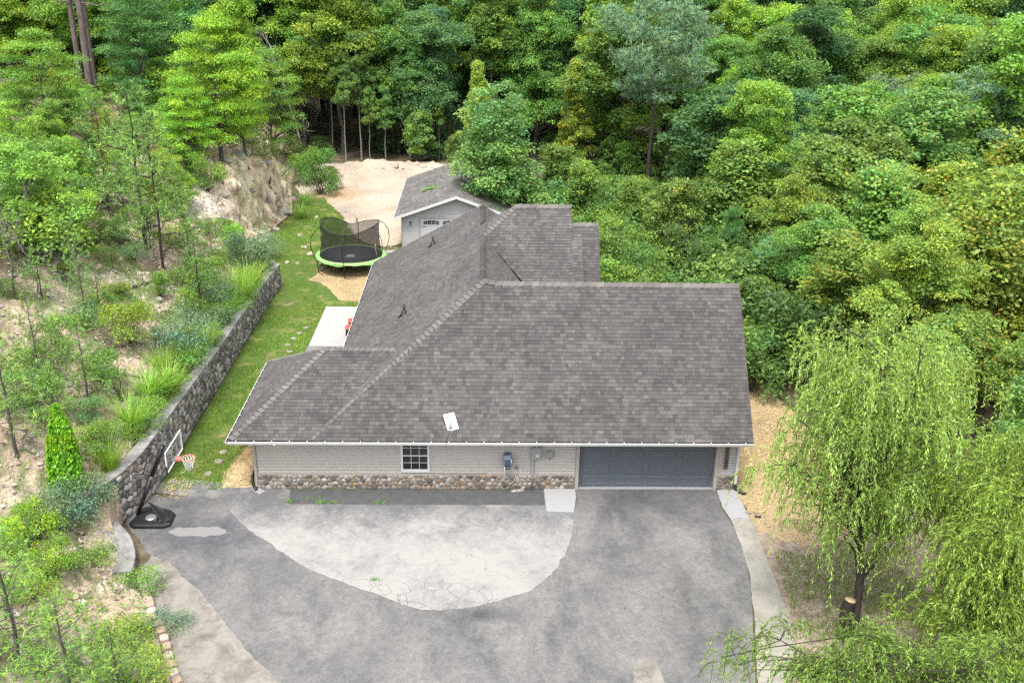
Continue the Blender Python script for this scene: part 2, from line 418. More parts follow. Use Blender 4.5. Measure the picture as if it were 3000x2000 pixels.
def f_straw(N, L, b, o):
    co = coordn(N); n2 = nz(N, L, co, 18, 6, .8, 1.0); n3 = nz(N, L, co, .8, 4)
    c = ramp(N, L, n2, [(.3, (.28, .19, .09)), (.5, (.50, .38, .21)), (.7, (.66, .53, .33))])
    c = mix(N, L, c, (.30, .23, .15), ramp(N, L, n3, [(.5, 0.0), (.68, .6)]))
    base(N, L, b, c); b.inputs['Roughness'].default_value = 1; b.inputs['Specular IOR Level'].default_value = .1
    bump(N, L, b, n2, .8, .03)
m_straw = mat('straw_bed', f_straw)
m_chips = concrete('bark_chip_soil', (.46, .37, .29), (.20, .15, .11), 2.6, .5)
# ------------------------------------------------------------------ terrain
_xfy = np.array([-30, -14, -9.7, -8.8, -7.8, -6.4, -5.4, -4.2, -3.2, -1.2, 0, 22.3, 24.5, 28, 33, 38.5, 43, 48, 60, 130.])
_xfx = np.array([4.5, 1.6, -.15, -.65, -1.08, -1.9, -2.75, -3.25, -3.9, -4.0, -3.95, -3.95, -4.8, -6.6, -6.4, -5.7, -6.6, -7.5, -9, -14.])
def xf(y): return np.interp(y, _xfy, _xfx)
def hbank(y): return np.interp(y, [-14, -5.6, -5.2, -3.6, -2.8, -1, 4, 12, 22.5, 24.5, 30], [.12, .14, .3, .42, 1.25, 1.75, 1.6, 1.35, 1.15, .25, 0.])
def cliffy(y): 
    return np.interp(y, [25, 29, 33, 41, 45, 50], [0, .75, 1, 1, .3, 0])
def z0_(x): return 0*x
def hill(x, y):
    """height of the land left of the yard"""
    x = np.asarray(x, float); y = np.asarray(y, float)
    d = np.maximum(xf(y)-x, 0); c = cliffy(y)
    t = np.clip((d-.2)/(1.6+.9*fbm(y*.7, d*.2+3)), 0, 1)
    t = t*t*(3-2*t)
    near = np.interp(y, [-12, -4, 2, 60], [.33, .45, 1.0, 1.0])
    r = 9.5*(1-np.exp(-d/15.))*near*(1-.35*c)
    n = fbm(x*.45+40, y*.45+11, 5)*1.5*np.clip(d/5, 0, 1) + fbm(x*1.7, y*1.7, 3)*.38*np.clip(d/2, 0, 1)
    n = n + c*np.clip(d*2, 0, 1)*np.clip(1.6-d*.3, 0, 1)*(fbm(x*1.3+5, y*1.1, 4)*1.3+fbm(x*3.1, y*2.7+z0_(x), 3)*.5)
    return hbank(y)+c*t*4.1+r+n
def gz(x, y):
    """ground height anywhere"""
    return float(hill(x, y)) if x < float(xf(y)) else 0.0
def onground(u, v):
    """where the line of sight through photo pixel u,v meets the land"""
    d = ray(u, v); t = 15.0; last = None
    for i in range(900):
        P = CAM+d*t
        if P[2] <= gz(P[0], P[1]): break
        t += .12
    return np.array([P[0], P[1], gz(P[0], P[1])])

# land right and everywhere flat, as one sheet to beyond the last trees
g = MB(); g.add([(-500, -300, -.004), (600, -300, -.004), (600, 900, -.004), (-500, 900, -.004)], [(0, 1, 2, 3)])
tag(g.build('ground', m_ground), kind='structure')

def cellr(a, b):
    """random value of the nearest jittered cell: blocky, fractured relief"""
    a = np.asarray(a, float); b = np.asarray(b, float); ia, ib = np.floor(a).astype(int), np.floor(b).astype(int); best = np.full(a.shape, 9e9); val = np.zeros(a.shape)
    for i in (-1, 0, 1):
        for j in (-1, 0, 1):
            ca, cb = ia+i, ib+j; h = ((ca*7919) ^ (cb*104729)) & 65535; h2_ = (h*31+17) & 65535; d = (a-ca-_perm[h])**2+(b-cb-_perm[h2_])**2; m = d < best; best = np.where(m, d, best); val = np.where(m, _perm[(h*13+7) & 65535], val)
    return val
def hill_mesh():
    ys = np.concatenate([np.arange(-24, -8, .5), np.arange(-8, 26, .2), np.arange(26, 46, .1), np.arange(46, 50, .2), np.arange(50, 130, 2.)])
    ds = np.concatenate([[0, .02], np.arange(.08, 3.2, .08), np.arange(3.2, 16, .22), np.arange(16, 60, 1.5), [70, 90]])
    Y, D = np.meshgrid(ys, ds, indexing='ij'); X = xf(Y)-D; Z = hill(X, Y)
    Z[:, 0] = -.1
    n, m = Y.shape
    cm = cliffy(Y)*np.clip(D*3, 0, 1)*np.clip((4.5-D)/1.5, 0, 1)
    blk_ = .55*cellr(Y*.75, Z*.95+D*.25)+.28*cellr(Y*1.9+7, Z*2.3+D*.4)+.12*cellr(Y*4.5+3, Z*5+D)
    X = X+cm*(blk_-.45)*1.15; Y0_ = Y.copy(); Z = Z+cm*(.22*cellr(Y*2.2+31, Z*.8+D*2)-.1)
    rg = np.clip(D, 0, 1)*(1-cliffy(Y)*.6)
    Z = Z+rg*(.16*(cellr(Y*1.3+11, D*1.3)-.5)+.09*(cellr(Y*3.7, D*3.7+5)-.5))
    V = np.stack([X, Y, Z], -1).reshape(-1, 3)
    i, j = np.meshgrid(np.arange(n-1), np.arange(m-1), indexing='ij'); a = (i*m+j).ravel()
    Fc = np.stack([a, a+m, a+m+1, a+1], 1)
    x, y, z = V.T; d = xf(y)-x
    gy_, gx_ = np.gradient(Z); st_ = np.hypot(gy_/np.maximum(.05, np.gradient(Y, axis=0)), gx_/np.maximum(.05, np.gradient(D, axis=1))); steep = 1-1/np.sqrt(1+st_.ravel()**2)
    n1 = fbm(x*.9, y*.9, 5); n2 = fbm(x*.35+9, y*.35+4, 4); n3 = fbm(x*3, y*3, 3)
    tan = np.array([.90, .72, .50]); pink = np.array([.52, .40, .30]); grey = np.array([.54, .455, .36]); litter = np.array([.19, .145, .11]); green = np.array([.09, .14, .035])
    def lerp(a, b, t): t = np.clip(t, 0, 1)[:, None]; return a*(1-t)+b*t
    col = lerp(pink*np.ones((len(x), 1)), grey, (n1+.08)*5)
    col = lerp(col, litter, (n2*4.5+.38+(d-9)*.13+n3*1.2))
    col = lerp(col, green*1.0, np.clip((n3+n1+.07)*3, 0, .8)*(cliffy(y) < .5))
    rock = np.clip((steep-.22)*5, 0, 1)*cliffy(y)
    cr_ = cellr(y*1.9+7, z*2.3+d*.4); cliffc = lerp(tan*np.ones((len(x), 1))*(.78+.34*cr_[:, None]+n1[:, None]*.5), np.array([.42, .38, .34]), (n2+n3*.6-.17)*6)
    col = lerp(col, cliffc, rock+cliffy(y)*(d < 2.3)*.8)
    tal = np.clip(1-np.abs(y-26.5)/4.5, 0, 1)*(d < 5); col = lerp(col, np.array([.72, .62, .54])*(1+n3[:, None]*.6), tal*1.3)
    me = fast_mesh('hillside', V, Fc, None, smooth=False)
    c4_ = np.ones((len(V), 4), np.float32); c4_[:, :3] = np.clip(col, .02, .9); at_ = me.attributes.new('col', 'FLOAT_COLOR', 'POINT'); at_.data.foreach_set('color', c4_.ravel())
    return tag(link('hillside', me, None, m_soil), kind='structure')
hill_mesh()

def jag(pts, step=.12, amp=.05, closed=True):
    """subdivide an outline and make it ragged"""
    out = []; n = len(pts)
    for i in range(n if closed else n-1):
        a, b = np.array(pts[i], float), np.array(pts[(i+1) % n], float); L_ = np.linalg.norm(b-a); k = max(1, int(L_/step))
        nrm = np.array([b[1]-a[1], a[0]-b[0]])/(L_+1e-9)
        for j in range(k):
            p = a+(b-a)*j/k; out.append(p+nrm*(float(fbm(p[0]*1.7+3, p[1]*1.7, 4))*2*amp + float(fbm(p[0]*9, p[1]*9, 2))*amp*.6))
    return out
def smooth(pts, it=2, closed=True):
    P = [np.array(p, float) for p in pts]
    for _ in range(it):
        Q = []
        n = len(P)
        for i in range(n if closed else n-1):
            a, b = P[i], P[(i+1) % n]; Q += [a*.75+b*.25, a*.25+b*.75]
        if not closed: Q = [P[0]]+Q+[P[-1]]
        P = Q
    return P
def sheet(name, pts, z, m, step=.12, amp=.05, thick=0, kind='structure'):
    from mathutils.geometry import tessellate_polygon
    P = jag(pts, step, amp) if amp else [np.array(p, float) for p in pts]
    V = [(p[0], p[1], z) for p in P]; tri = tessellate_polygon([[Vector(v) for v in V]])
    b = MB(); F = []
    for t in tri:
        a, c, d = (V[i] for i in t); cr = (c[0]-a[0])*(d[1]-a[1])-(c[1]-a[1])*(d[0]-a[0]); F.append(t if cr > 0 else t[::-1])
    n = len(V)
    if thick:
        V = V+[(p[0], p[1], z-thick) for p in P]; ar = sum(P[i][0]*P[(i+1) % n][1]-P[(i+1) % n][0]*P[i][1] for i in range(n))
        F += [((i+1) % n, i, n+i, n+(i+1) % n) if ar < 0 else (i, (i+1) % n, n+(i+1) % n, n+i)[::-1] for i in range(n)]
    b.add(V, F); return tag(b.build(name, m), kind=kind)

G2 = lambda u, v, h=0.0: tuple(pz(u, v, h)[:2])
# lawn, straw beds, clearing
sheet('lawn', [(-3.62, -.15), (-3.62, 22.2), (-4.6, 24.8), (-6.3, 28), (-6.1, 33), (-5.5, 38), (-5.6, 43.5), (-3.6, 44.6), (-3.0, 40), (-1.6, 36), (-.6, 32), (1.0, 29.8), (2.8, 29.2), (2.8, 24), (2.8, .2), (-1.1, .15)], .001, m_lawn, .3, .12)
sheet('clearing', [(-5.9, 43.2), (-7.0, 47), (-6.6, 51), (-4.5, 55), (-1.2, 56), (2.5, 56), (6, 55.5), (10, 53.5), (10, 36), (3.2, 36.5), (2.7, 31), (1.6, 30), (.6, 30.5), (-.7, 33), (-1.8, 37), (-3.2, 40.5), (-4.2, 43)], .005, m_clearing, .3, .25)
sheet('trampoline_straw_bed', [(-2.1, 23.2), (-1.2, 22.6), (-.4, 21.0), (.2, 19.9), (1.4, 19.4), (2.3, 19.6), (2.3, 26), (.8, 27.0), (-1.2, 26.2)], .006, m_straw, .2, .2)
sheet('corner_straw_bed', [(-1.35, -.02), (-.02, -.02), (-.02, 4.6), (-.8, 4.4), (-1.15, 2.4), (-1.4, 1.0)], .006, m_straw, .15, .1)
sheet('bark_chip_bed', [(16.9, -1.8), (17.0, -3.6), (16.9, -5.4), (16.8, -7.1), (16.6, -8.3), (16.3, -9.3), (15.9, -11), (15.4, -15), (24, -15), (24, -2), (20, -1)], .0015, m_chips, .3, .15)
sheet('right_straw_bed', [(16.9, -.6), (17.1, -2.2), (17.6, -3.2), (18.8, -3.4), (20.4, -3.2), (21.6, -1), (21.4, 4), (20.6, 9), (19.9, 14), (17.3, 14), (17.1, 0)], .0055, m_straw, .12, .5)

def mound():
    xs = np.linspace(-6.8, 11, 90); ws = np.linspace(-1.56, 1.6, 18); Xm, Wm = np.meshgrid(xs, ws, indexing='ij')
    Ym = 54.4+Wm+.5*np.sin(Xm*.5)-.035*(Xm-1)**2*.3; e = np.maximum(0, 1-(Wm/1.5)**2)
    Zm = e*(.14+.55*np.exp(-((Xm+1.2)/2.0)**2)+fbm(Xm*1.4, Ym*1.4, 4)*.9+.25*(cellr(Xm*1.6, Ym*1.6)-.5)); Zm = np.where(e <= .02, -.05, Zm)
    n, m = Xm.shape; V = np.stack([Xm, Ym, Zm], -1).reshape(-1, 3); i, j = np.meshgrid(np.arange(n-1), np.arange(m-1), indexing='ij'); a = (i*m+j).ravel()
    me = fast_mesh('spoil_bank', V, np.stack([a, a+m, a+m+1, a+1], 1), None); tag(link('spoil_bank', me, None, m_clearing), kind='structure')
mound()
# driveway
drive = [(-3.95, -.35), (-3.1, -.55), (-1.35, -.55), (-1.0, -.4), (11.2, .02), (16.36, .02), (16.36, -.3), (16.32, -1.6), (16.45, -2.4), (16.52, -3.4), (16.3, -5.1), (15.9, -7.1), (15.35, -9.3), (15.0, -11), (14.6, -15),
         (5.5, -15), (3.6, -11.2), (2.5, -9.85), (1.6, -8.9), (.5, -7.5), (-.7, -5.9), (-1.9, -4.55), (-2.35, -4.35), (-2.75, -3.7), (-3.3, -2.95), (-3.85, -2.3), (-3.95, -1.6)]
sheet('driveway', drive, .009, m_asphalt, .1, .06)
sheet('left_apron', [(-3.62, .35), (-3.2, .55), (-2.2, .52), (-.9, .30), (-.2, .10), (-.1, -.1), (-.8, -.62), (-1.5, -.72), (-2.6, -.5), (-3.62, -.25)], .0135, m_apron, .1, .04)
sheet('driveway_edge', [(-2.5, -5.1), (-2.45, -4.0), (-1.8, -4.4), (-.53, -5.85), (.67, -7.4), (1.75, -8.82), (2.65, -9.8), (3.8, -11.3), (5.5, -15), (1.9, -15), (.6, -11), (-.2, -9.3), (-1.0, -7.6), (-1.9, -6.2)], .0135, m_edgec, .1, .10)
hm = smooth([(-.12, -.02), (-1.25, .1), (-1.05, -.95), (-.2, -2.05), (1.05, -3.4), (2.15, -4.5), (3.6, -5.4), (4.8, -6.1), (5.86, -6.7), (6.7, -6.95), (7.9, -6.7), (8.95, -6.25), (9.9, -5.5), (10.5, -4.45), (10.9, -3.2), (11.15, -1.9), (11.28, -.9), (11.2, -.1)], 2)
sheet('concrete_half_circle', hm, .018, m_halfmoon, .05, .085)
a_, b_ = pz(856, 1424), pz(850, 1476)
sheet('asphalt_strip', [(1.18, .0), (1.32, -1.05), (10.15, -1.09), (10.15, .0)], .0225, m_strip, .1, .012)
sheet('entry_slab', [(10.18, -.0), (10.18, -1.55), (11.12, -1.62), (11.28, -.6), (11.28, -.0)], .06, m_slab, .08, .012, .05)
sheet('corner_slab', [(16.40, -.02), (17.10, -.02), (17.10, -1.95), (16.45, -1.95), (16.33, -1.2), (16.38, -.6)], .04, m_slab, .08, .02, .035)
sheet('side_slab', [(16.46, -1.96), (17.12, -1.96), (17.1, -3.6), (17.03, -5.4), (16.95, -7.1), (16.72, -8.3), (16.45, -9.3), (16.1, -10.3), (15.6, -15), (14.5, -15), (15.1, -10.8), (15.5, -9.0), (15.95, -7.0), (16.3, -5.1), (16.42, -3.6)], .035, m_slabr, .1, .03, .03)
sheet('garage_threshold', [(11.3, .16), (11.3, -.0), (16.28, -.0), (16.28, .16)], .03, m_slab, .2, .008, .03)
c0 = pz(1900, 1985)
sheet('concrete_patch', [(c0[0]+.44*math.cos(t)*(1.15 if math.sin(t) < 0 else .9), c0[1]-.15+(.95 if math.sin(t) > 0 else 1.8)*math.sin(t)) for t in np.linspace(0, 2*PI, 26)[:-1]], .0135, m_edgec, .06, .03)
sheet('patio', [(-.36, 13.1), (2.9, 13.1), (2.9, 18.62), (-.34, 18.62)], .08, m_patio, .5, .006, .08)
sheet('patio_stone_border', [(-.42, 12.4), (2.9, 12.4), (2.9, 13.06), (-.42, 13.06)], .07, m_apron, .3, .02, .07)
sheet('garage_step', [(1.75, 28.6), (2.75, 28.6), (2.75, 29.2), (1.75, 29.2)], .05, m_slab, .2, .01, .05)
# ------------------------------------------------------------------ roof tools
def clip(poly, a, b, c):
    """keep the part of a 2D polygon where a*x+b*y+c >= 0"""
    out = []; n = len(poly)
    for i in range(n):
        p, q = poly[i], poly[(i+1) % n]; dp = a*p[0]+b*p[1]+c; dq = a*q[0]+b*q[1]+c
        if dp >= 0: out.append(p)
        if (dp >= 0) != (dq >= 0):
            t = dp/(dp-dq); out.append((p[0]+(q[0]-p[0])*t, p[1]+(q[1]-p[1])*t))
    return out
SHTONES = [(.123, .114, .113), (.099, .091, .093), (.148, .138, .133), (.172, .161, .150), (.134, .125, .122), (.156, .146, .139), (.112, .104, .105)]
SHW = [5, 2, 5, 2.2, 5, 3, 4]
rs = random.Random(11)
def shingles(poly3, e, expo=.143, wmin=.10, wmax=.25, lift=.015, tint=1.0):
    """shingle tabs laid in courses over one planar roof face; returns [(verts, faces, colour, depth)]"""
    P = [np.array(p, float) for p in poly3]; e = np.array(e, float); e /= np.linalg.norm(e)
    n = np.zeros(3)
    for i in range(len(P)): n += np.cross(P[i], P[(i+1) % len(P)])
    n /= np.linalg.norm(n)
    if n[2] < 0: n = -n
    g_ = np.cross(n, e); 
    if g_[2] < 0: g_ = -g_
    O = min(P, key=lambda p: p[2]); q = [((p-O)@e, (p-O)@g_) for p in P]
    ar = sum(q[i][0]*q[(i+1) % len(q)][1]-q[(i+1) % len(q)][0]*q[i][1] for i in range(len(q)))
    if ar < 0: q = q[::-1]
    w0, w1 = min(p[1] for p in q), max(p[1] for p in q); res = []
    k = 0; w = w0
    while w < w1-.01:
        row = clip(clip(q, 0, 1, -w), 0, -1, w+expo)
        if len(row) >= 3:
            u0, u1 = min(p[0] for p in row), max(p[0] for p in row); u = u0-rs.random()*.3
            while u < u1:
                du = rs.uniform(wmin, wmax); t = clip(clip(row, 1, 0, -(u+.003)), -1, 0, u+du-.003)
                if len(t) >= 3:
                    ex = rs.choice((0, 0, .006)); dw = rs.choice((0, 0, 0, .008)); V = []
                    for a, b in t:
                        f = (b-w)/expo; b2 = b-dw*(1-f) if w > w0+.01 else b
                        V.append(O+e*a+g_*b2+n*((lift+ex)*(1-f)+.003*f))
                    m = len(V); V += [v-n*(.004+lift*(1 if i < m else 1)) for i, v in enumerate(V)]
                    F_ = [tuple(range(m))]+[(i, m+i, m+(i+1) % m, (i+1) % m) for i in range(m)]
                    c = rs.choices(SHTONES, SHW)[0]; j = rs.uniform(.93, 1.07)*tint
                    cen = sum(V[:m])/m; res.append((V, F_, tuple(x*j for x in c), float((cen-CAM)@_F)))
                u += du
        w += expo; k += 1
    if np.cross(e, g_)@n < 0: res = [(V, [f[::-1] for f in F_], c, d) for V, F_, c, d in res]
    return res
def deck(b, poly, t=.035, col=(.09, .085, .09)):
    P = [np.array(p, float) for p in poly]; n = sum(np.cross(P[i], P[(i+1) % len(P)]) for i in range(len(P))); n /= np.linalg.norm(n)
    if n[2] < 0: P = P[::-1]; n = -n
    b.prism([p-n*t for p in P], n*(t-.004), col)
def caps(A, B, parent, side=.135, step=.2, lift=.048, n1=None, n2=None, vent=0.0):
    """overlapping cap shingles along a hip or ridge from A (low end) to B; n1,n2: normals of the two faces"""
    A = np.array(A, float); B = np.array(B, float); L_ = np.linalg.norm(B-A); t = (B-A)/L_
    n1 = np.array(n1, float)/np.linalg.norm(n1); n2 = np.array(n2, float)/np.linalg.norm(n2); up = n1+n2; up /= np.linalg.norm(up)
    s1 = np.cross(t, n1); s1 *= 1 if s1[2] < 0 or abs(s1[2]) < 1e-6 else -1; s2 = np.cross(t, n2); s2 *= 1 if s2[2] < 0 else -1
    k = max(1, int(round(L_/step))); dl = L_/k
    for i in range(k):
        a, c = A+t*dl*i, A+t*(dl*(i+1)+.03); b = MB(); V = []
        hj = rs.uniform(-.003, .004)
        for p, h in ((a, lift+hj+vent), (c, .004+vent)):
            th = .014 if not vent else .014
            o = p+up*(h+.008)
            V += [o+s1*side*1.0, o+s1*side*.5+up*.004, o+up*.010, o+s2*side*.5+up*.004, o+s2*side]
            V += [x-up*(h+.012 if False else th+vent*.8) for x in V[-5:]]
        F_ = []
        for j in range(4): F_ += [(j, j+1, 10+j+1, 10+j), (5+j, 15+j, 15+j+1, 5+j+1), (j, 5+j, 5+j+1, j+1), (10+j, 10+j+1, 15+j+1, 15+j)]
        F_ += [(0, 10, 15, 5), (4, 9, 19, 14)]
        # make the faces look outward
        nn = np.cross(V[1]-V[0], V[11]-V[0])
        if nn@up < 0: F_ = [f[::-1] for f in F_]
        cc = rs.choice([(.235, .218, .203), (.21, .196, .185), (.25, .233, .215), (.19, .177, .168)])
        b.add(V, F_, cc); b.build('ridge_cap', m_shingle, parent)

# ------------------------------------------------------------------ main house
house = empty('house', (0, 0, 0), 0, 'long single storey house with grey shingle roof, taupe siding and stone base', 'house')
o_, he, W_ = .55, 2.20, 17.083
Xa, ya, Xw, yn, ynr, yr = 7.958, 3.518, 2.163, 19.69, 14.61, 3.434
ha = he+1.1017*(ya+o_); hr = he+1.1017*(yr+o_); sw = (ha-he)/(Xa-Xw)
d_, se, xe, XL, XR = 3.397, .5857, 2.139, -.703, W_+.289
zr = he+se*d_; Xr = Xw+(zr-he)/sw
y2, h2, X2 = 10.397, 7.733, 11.735; ss = 1.1017; dy2 = (h2-ha)/ss; x2w = Xa+(h2-ha)/sw
# east slope of the north-south roof from where its valley meets the line of sight
dd = ray(1531, 833); nrm = np.array([0, -ss, 1.]); t_ = (h2-ss*y2 - (nrm@CAM))/(nrm@dd); Pv = CAM+dd*t_
ke = (ha-Pv[2])/(Pv[0]-Xa)
nS = np.array([0, -ss, 1.]); nN = np.array([0, ss, 1.]); nW = np.array([-sw, 0, 1.]); nE = np.array([ke, 0, 1.]); nSe = np.array([0, -se, 1.])
roof = MB()
A_ = (Xa, ya, ha)
F1 = [(Xw, -o_, he), (XR, -o_, he), (XR, yr, hr), (Xa+.12, yr, hr), A_]
F2 = [(XL, -o_, he), (Xw, -o_, he), (Xr, -o_+d_, zr), (xe, -o_+d_, zr)]
F3 = [(XL, -o_, he), (xe, -o_+d_, zr), (XL, -o_+2*d_, he)]
F4 = [(XL, -o_+2*d_, he), (xe, -o_+d_, zr), (Xr, -o_+d_, zr), (Xw, -o_+2*d_, he)]
F5a = [(Xw, -o_, he), A_, (Xa, y2-dy2, ha), (Xw, y2-dy2, he)]
F5b = [(Xw, y2-dy2, he), (Xa, y2-dy2, ha), (x2w, y2, h2), (Xa, y2+dy2, ha), (Xw, y2+dy2, he)]
F5c = [(Xw, y2+dy2, he), (Xa, y2+dy2, ha), (Xa, ynr, ha), (Xw, yn, he)]
zE = lambda x: ha-ke*(x-Xa)
xv = Pv[0]+.6
F6a = [A_, (xv, ya, zE(xv)), (xv, y2-(h2-zE(xv))/ss, zE(xv)), (Xa, y2-dy2, ha)]
F6b = [(Xa, y2+dy2, ha), (xv+1.5, y2+(h2-zE(xv+1.5))/ss, zE(xv+1.5)), (xv+1.5, yn, zE(xv+1.5)), (Xa+2.2, yn-2, zE(Xa+2.2)), (Xa, ynr, ha)]
def on2(u, v):   # point of the second block's south slope seen at a photo pixel
    d = ray(u, v); return CAM+d*((h2-ss*y2-(nrm@CAM))/(nrm@d))
Ps = on2(1682, 683); X2b = on2(1706, 685)[0]; zs2 = Ps[2]
zb = 4.4; yb = lambda z: y2-(h2-z)/ss
F7 = [(x2w, y2, h2), (Xa, y2-dy2, ha), (Pv[0]+.2, yb(Pv[2]-.1), Pv[2]-.1), (X2, yb(Pv[2]-.1), Pv[2]-.1), (X2, y2, h2)]
F7b = [(Pv[0]-.4, yb(Pv[2]-.1), Pv[2]-.1), (Pv[0]+.8, yb(3.8), 3.8), (X2, yb(3.8), 3.8), (X2, yb(Pv[2]-.1), Pv[2]-.1)]
F7c = [(X2-.05, yb(zs2), zs2), (X2-.05, yb(3.8), 3.8), (X2b, yb(3.8), 3.8), (X2b, yb(zs2), zs2)]
F8 = [(x2w, y2, h2), (Xa, y2+dy2, ha), (Xa+2.6, y2+dy2+2.3, h2-ss*(dy2+2.3)), (X2, y2+dy2+2.3, h2-ss*(dy2+2.3)), (X2, y2, h2)]
y3 = y2-.25; P3 = py(1753, 657, y3); P3l = py(1680, 657, y3); z3 = P3[2]; X3 = P3[0]
F9 = [(X2-.6, y3, z3), (X2-.6, y3-(z3-3.6)/ss, 3.6), (X3, y3-(z3-3.6)/ss, 3.6), (X3, y3, z3)]
F10 = [(X2-.3, y3, z3), (X3, y3, z3), (X3, y3+3, z3-3*ss), (X2-.3, y3+3, z3-3*ss)]
F11 = [(Xa+.12, yr, hr), (XR, yr, hr), (XR, 2*yr+o_, he), (Xa+.12, 2*yr+o_, he)]
F12 = [(Xa, ynr, ha), (Xw, yn, he), (Xa+4, yn, he)]
b = MB()
for P in (F1, F2, F3, F4, F5a, F5b, F5c, F6a, F6b, F7, F7b, F7c, F8, F9, F10, F11, F12): deck(b, P)
roof = b.build('roof', m_shingle, house)
allsh = []
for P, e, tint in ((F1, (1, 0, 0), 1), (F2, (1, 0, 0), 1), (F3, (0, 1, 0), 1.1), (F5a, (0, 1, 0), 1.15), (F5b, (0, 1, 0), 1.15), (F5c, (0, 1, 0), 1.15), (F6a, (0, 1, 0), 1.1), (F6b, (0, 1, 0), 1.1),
             (F7, (1, 0, 0), 1.08), (F7b, (1, 0, 0), 1.08), (F7c, (1, 0, 0), 1.08), (F9, (1, 0, 0), 1.0), (F11, (1, 0, 0), 1), (F4, (1, 0, 0), 1), (F12, (1, 0, 0), 1)):  # tint puts the brighter light on side and rear slopes into shingle colour
    kind = 'front' if P in (F1, F2) else 'o'
    for s in shingles(P, e, tint=tint): allsh.append(s+(kind,))
front = sorted([s for s in allsh if s[4] == 'front'], key=lambda s: s[3])
own = set(id(s) for s in front[:300])
fld = MB()
for s in allsh:
    if id(s) in own:
        q = MB(); q.add(s[0], s[1], s[2]); q.build('shingle', m_shingle, roof)
    else: fld.add(s[0], s[1], s[2])
tag(fld.build('shingle_field', m_shingle, roof), kind='stuff')
caps((Xw-.02, -o_+.1, he+.02), A_, roof, n1=nS, n2=nW, side=.175)
caps((XL+.05, -o_+.06, he+.02), (xe, -o_+d_, zr), roof, n1=nSe, n2=(-(zr-he)/(xe-XL), 0, 1), side=.165)
caps((XL+.03, -o_+2*d_-.02, he+.02), (xe, -o_+d_, zr), roof, n1=(0, se, 1), n2=(-(zr-he)/(xe-XL), 0, 1), side=.09)
caps((Xr+.02, -o_+d_, zr), (xe, -o_+d_, zr), roof, n1=nSe, n2=(0, se, 1), side=.15, step=.22, vent=.02)
caps((XR, yr, hr), (Xa+.45, yr, hr), roof, n1=nS, n2=nN, side=.17, step=.26, vent=.03)
caps((Xa+.45, yr, hr+.03), (Xa, ya, ha+.03), roof, n1=nS, n2=nN, side=.16, step=.26)
caps((Xa, ya-.02, ha), (Xa, y2-dy2, ha), roof, n1=nW, n2=nE, side=.17, step=.14, lift=.045, vent=.02)
caps((Xa, y2+dy2, ha), (Xa, ynr, ha), roof, n1=nW, n2=nE, side=.17, step=.14, lift=.045, vent=.02)
caps((Xa, y2-dy2, ha), (x2w, y2, h2), roof, n1=nW, n2=nS, side=.16)
caps((X2, y2, h2), (x2w, y2, h2), roof, n1=nS, n2=nN, side=.17, step=.3, vent=.03)
caps((X3, y3, z3), (X2+.02, y3, z3), roof, n1=nS, n2=nN, side=.15, step=.3, vent=.02)
caps((Xw+.02, yn-.03, he+.01), (Xa, ynr, ha), roof, n1=nW, n2=(0, (ha-he)/(yn-ynr), 1), side=.07, step=.25)
# vent pipes
for (u, v) in ((1184, 908), (1269, 704)):
    d = ray(u, v+12); n_ = np.array([-sw, 0, 1.]); c_ = n_@np.array([Xw, 0, he]); t_ = (c_-n_@CAM)/(n_@d); P = CAM+d*t_
    b = MB(); b.tube([P-(0, 0, .1), P+(0, 0, .42)], [.05, .05], 12); b.build('vent_pipe', m_black, roof)
    b = MB(); b.lathe([(.16, -.02), (.09, .10), (.055, .16), (.05, .16)], 16, P+np.array([0, 0, .02])); e_ = np.array([1, 0, sw])/math.hypot(1, sw)
    q0 = P-e_*.30+np.array([0, 0, .03]); b.add([q0+(0, -.13, 0), q0+(0, .13, 0), P+e_*.12+(0, .13, .04), P+e_*.12+(0, -.13, .04)], [(0, 1, 2, 3), (3, 2, 1, 0)]); b.build('vent_boot', m_black, roof)

# walls
b = MB(); wc = (.40, .385, .36)
b.box(.0, 11.28, .03, 6.4, .0, he-.1, wc); b.box(16.36, W_, .03, 6.4, 0, he-.1, wc); b.box(11.28, 16.36, .5, 6.4, 0, he-.1, wc)
b.box(2.75, 12.5, 6.4, 19.2, 0, he-.1, wc); b.box(11.28, 16.36, .03, .5, 2.11, he-.1, wc)
b.prism([(W_-.05, .05, he-.1), (W_-.05, yr, hr-.25), (W_-.05, 2*yr-.05, he-.1)], (-.15, 0, 0), wc)
b.prism([(X2-.25, yb(3.4), 2.0), (X2-.25, y2, h2-.2), (X2-.25, 2*y2-yb(3.4), 2.0)], (-.15, 0, 0), wc)
b.prism([(X3-.2, y3-(z3-3.2)/ss, 2.0), (X3-.2, y3, z3-.2), (X3-.2, y3+3, 2.0)], (-.15, 0, 0), wc)
b.box(9, X3-.25, 7, 13, 0, 3.0, wc)
b.build('wall', m_siding, house)
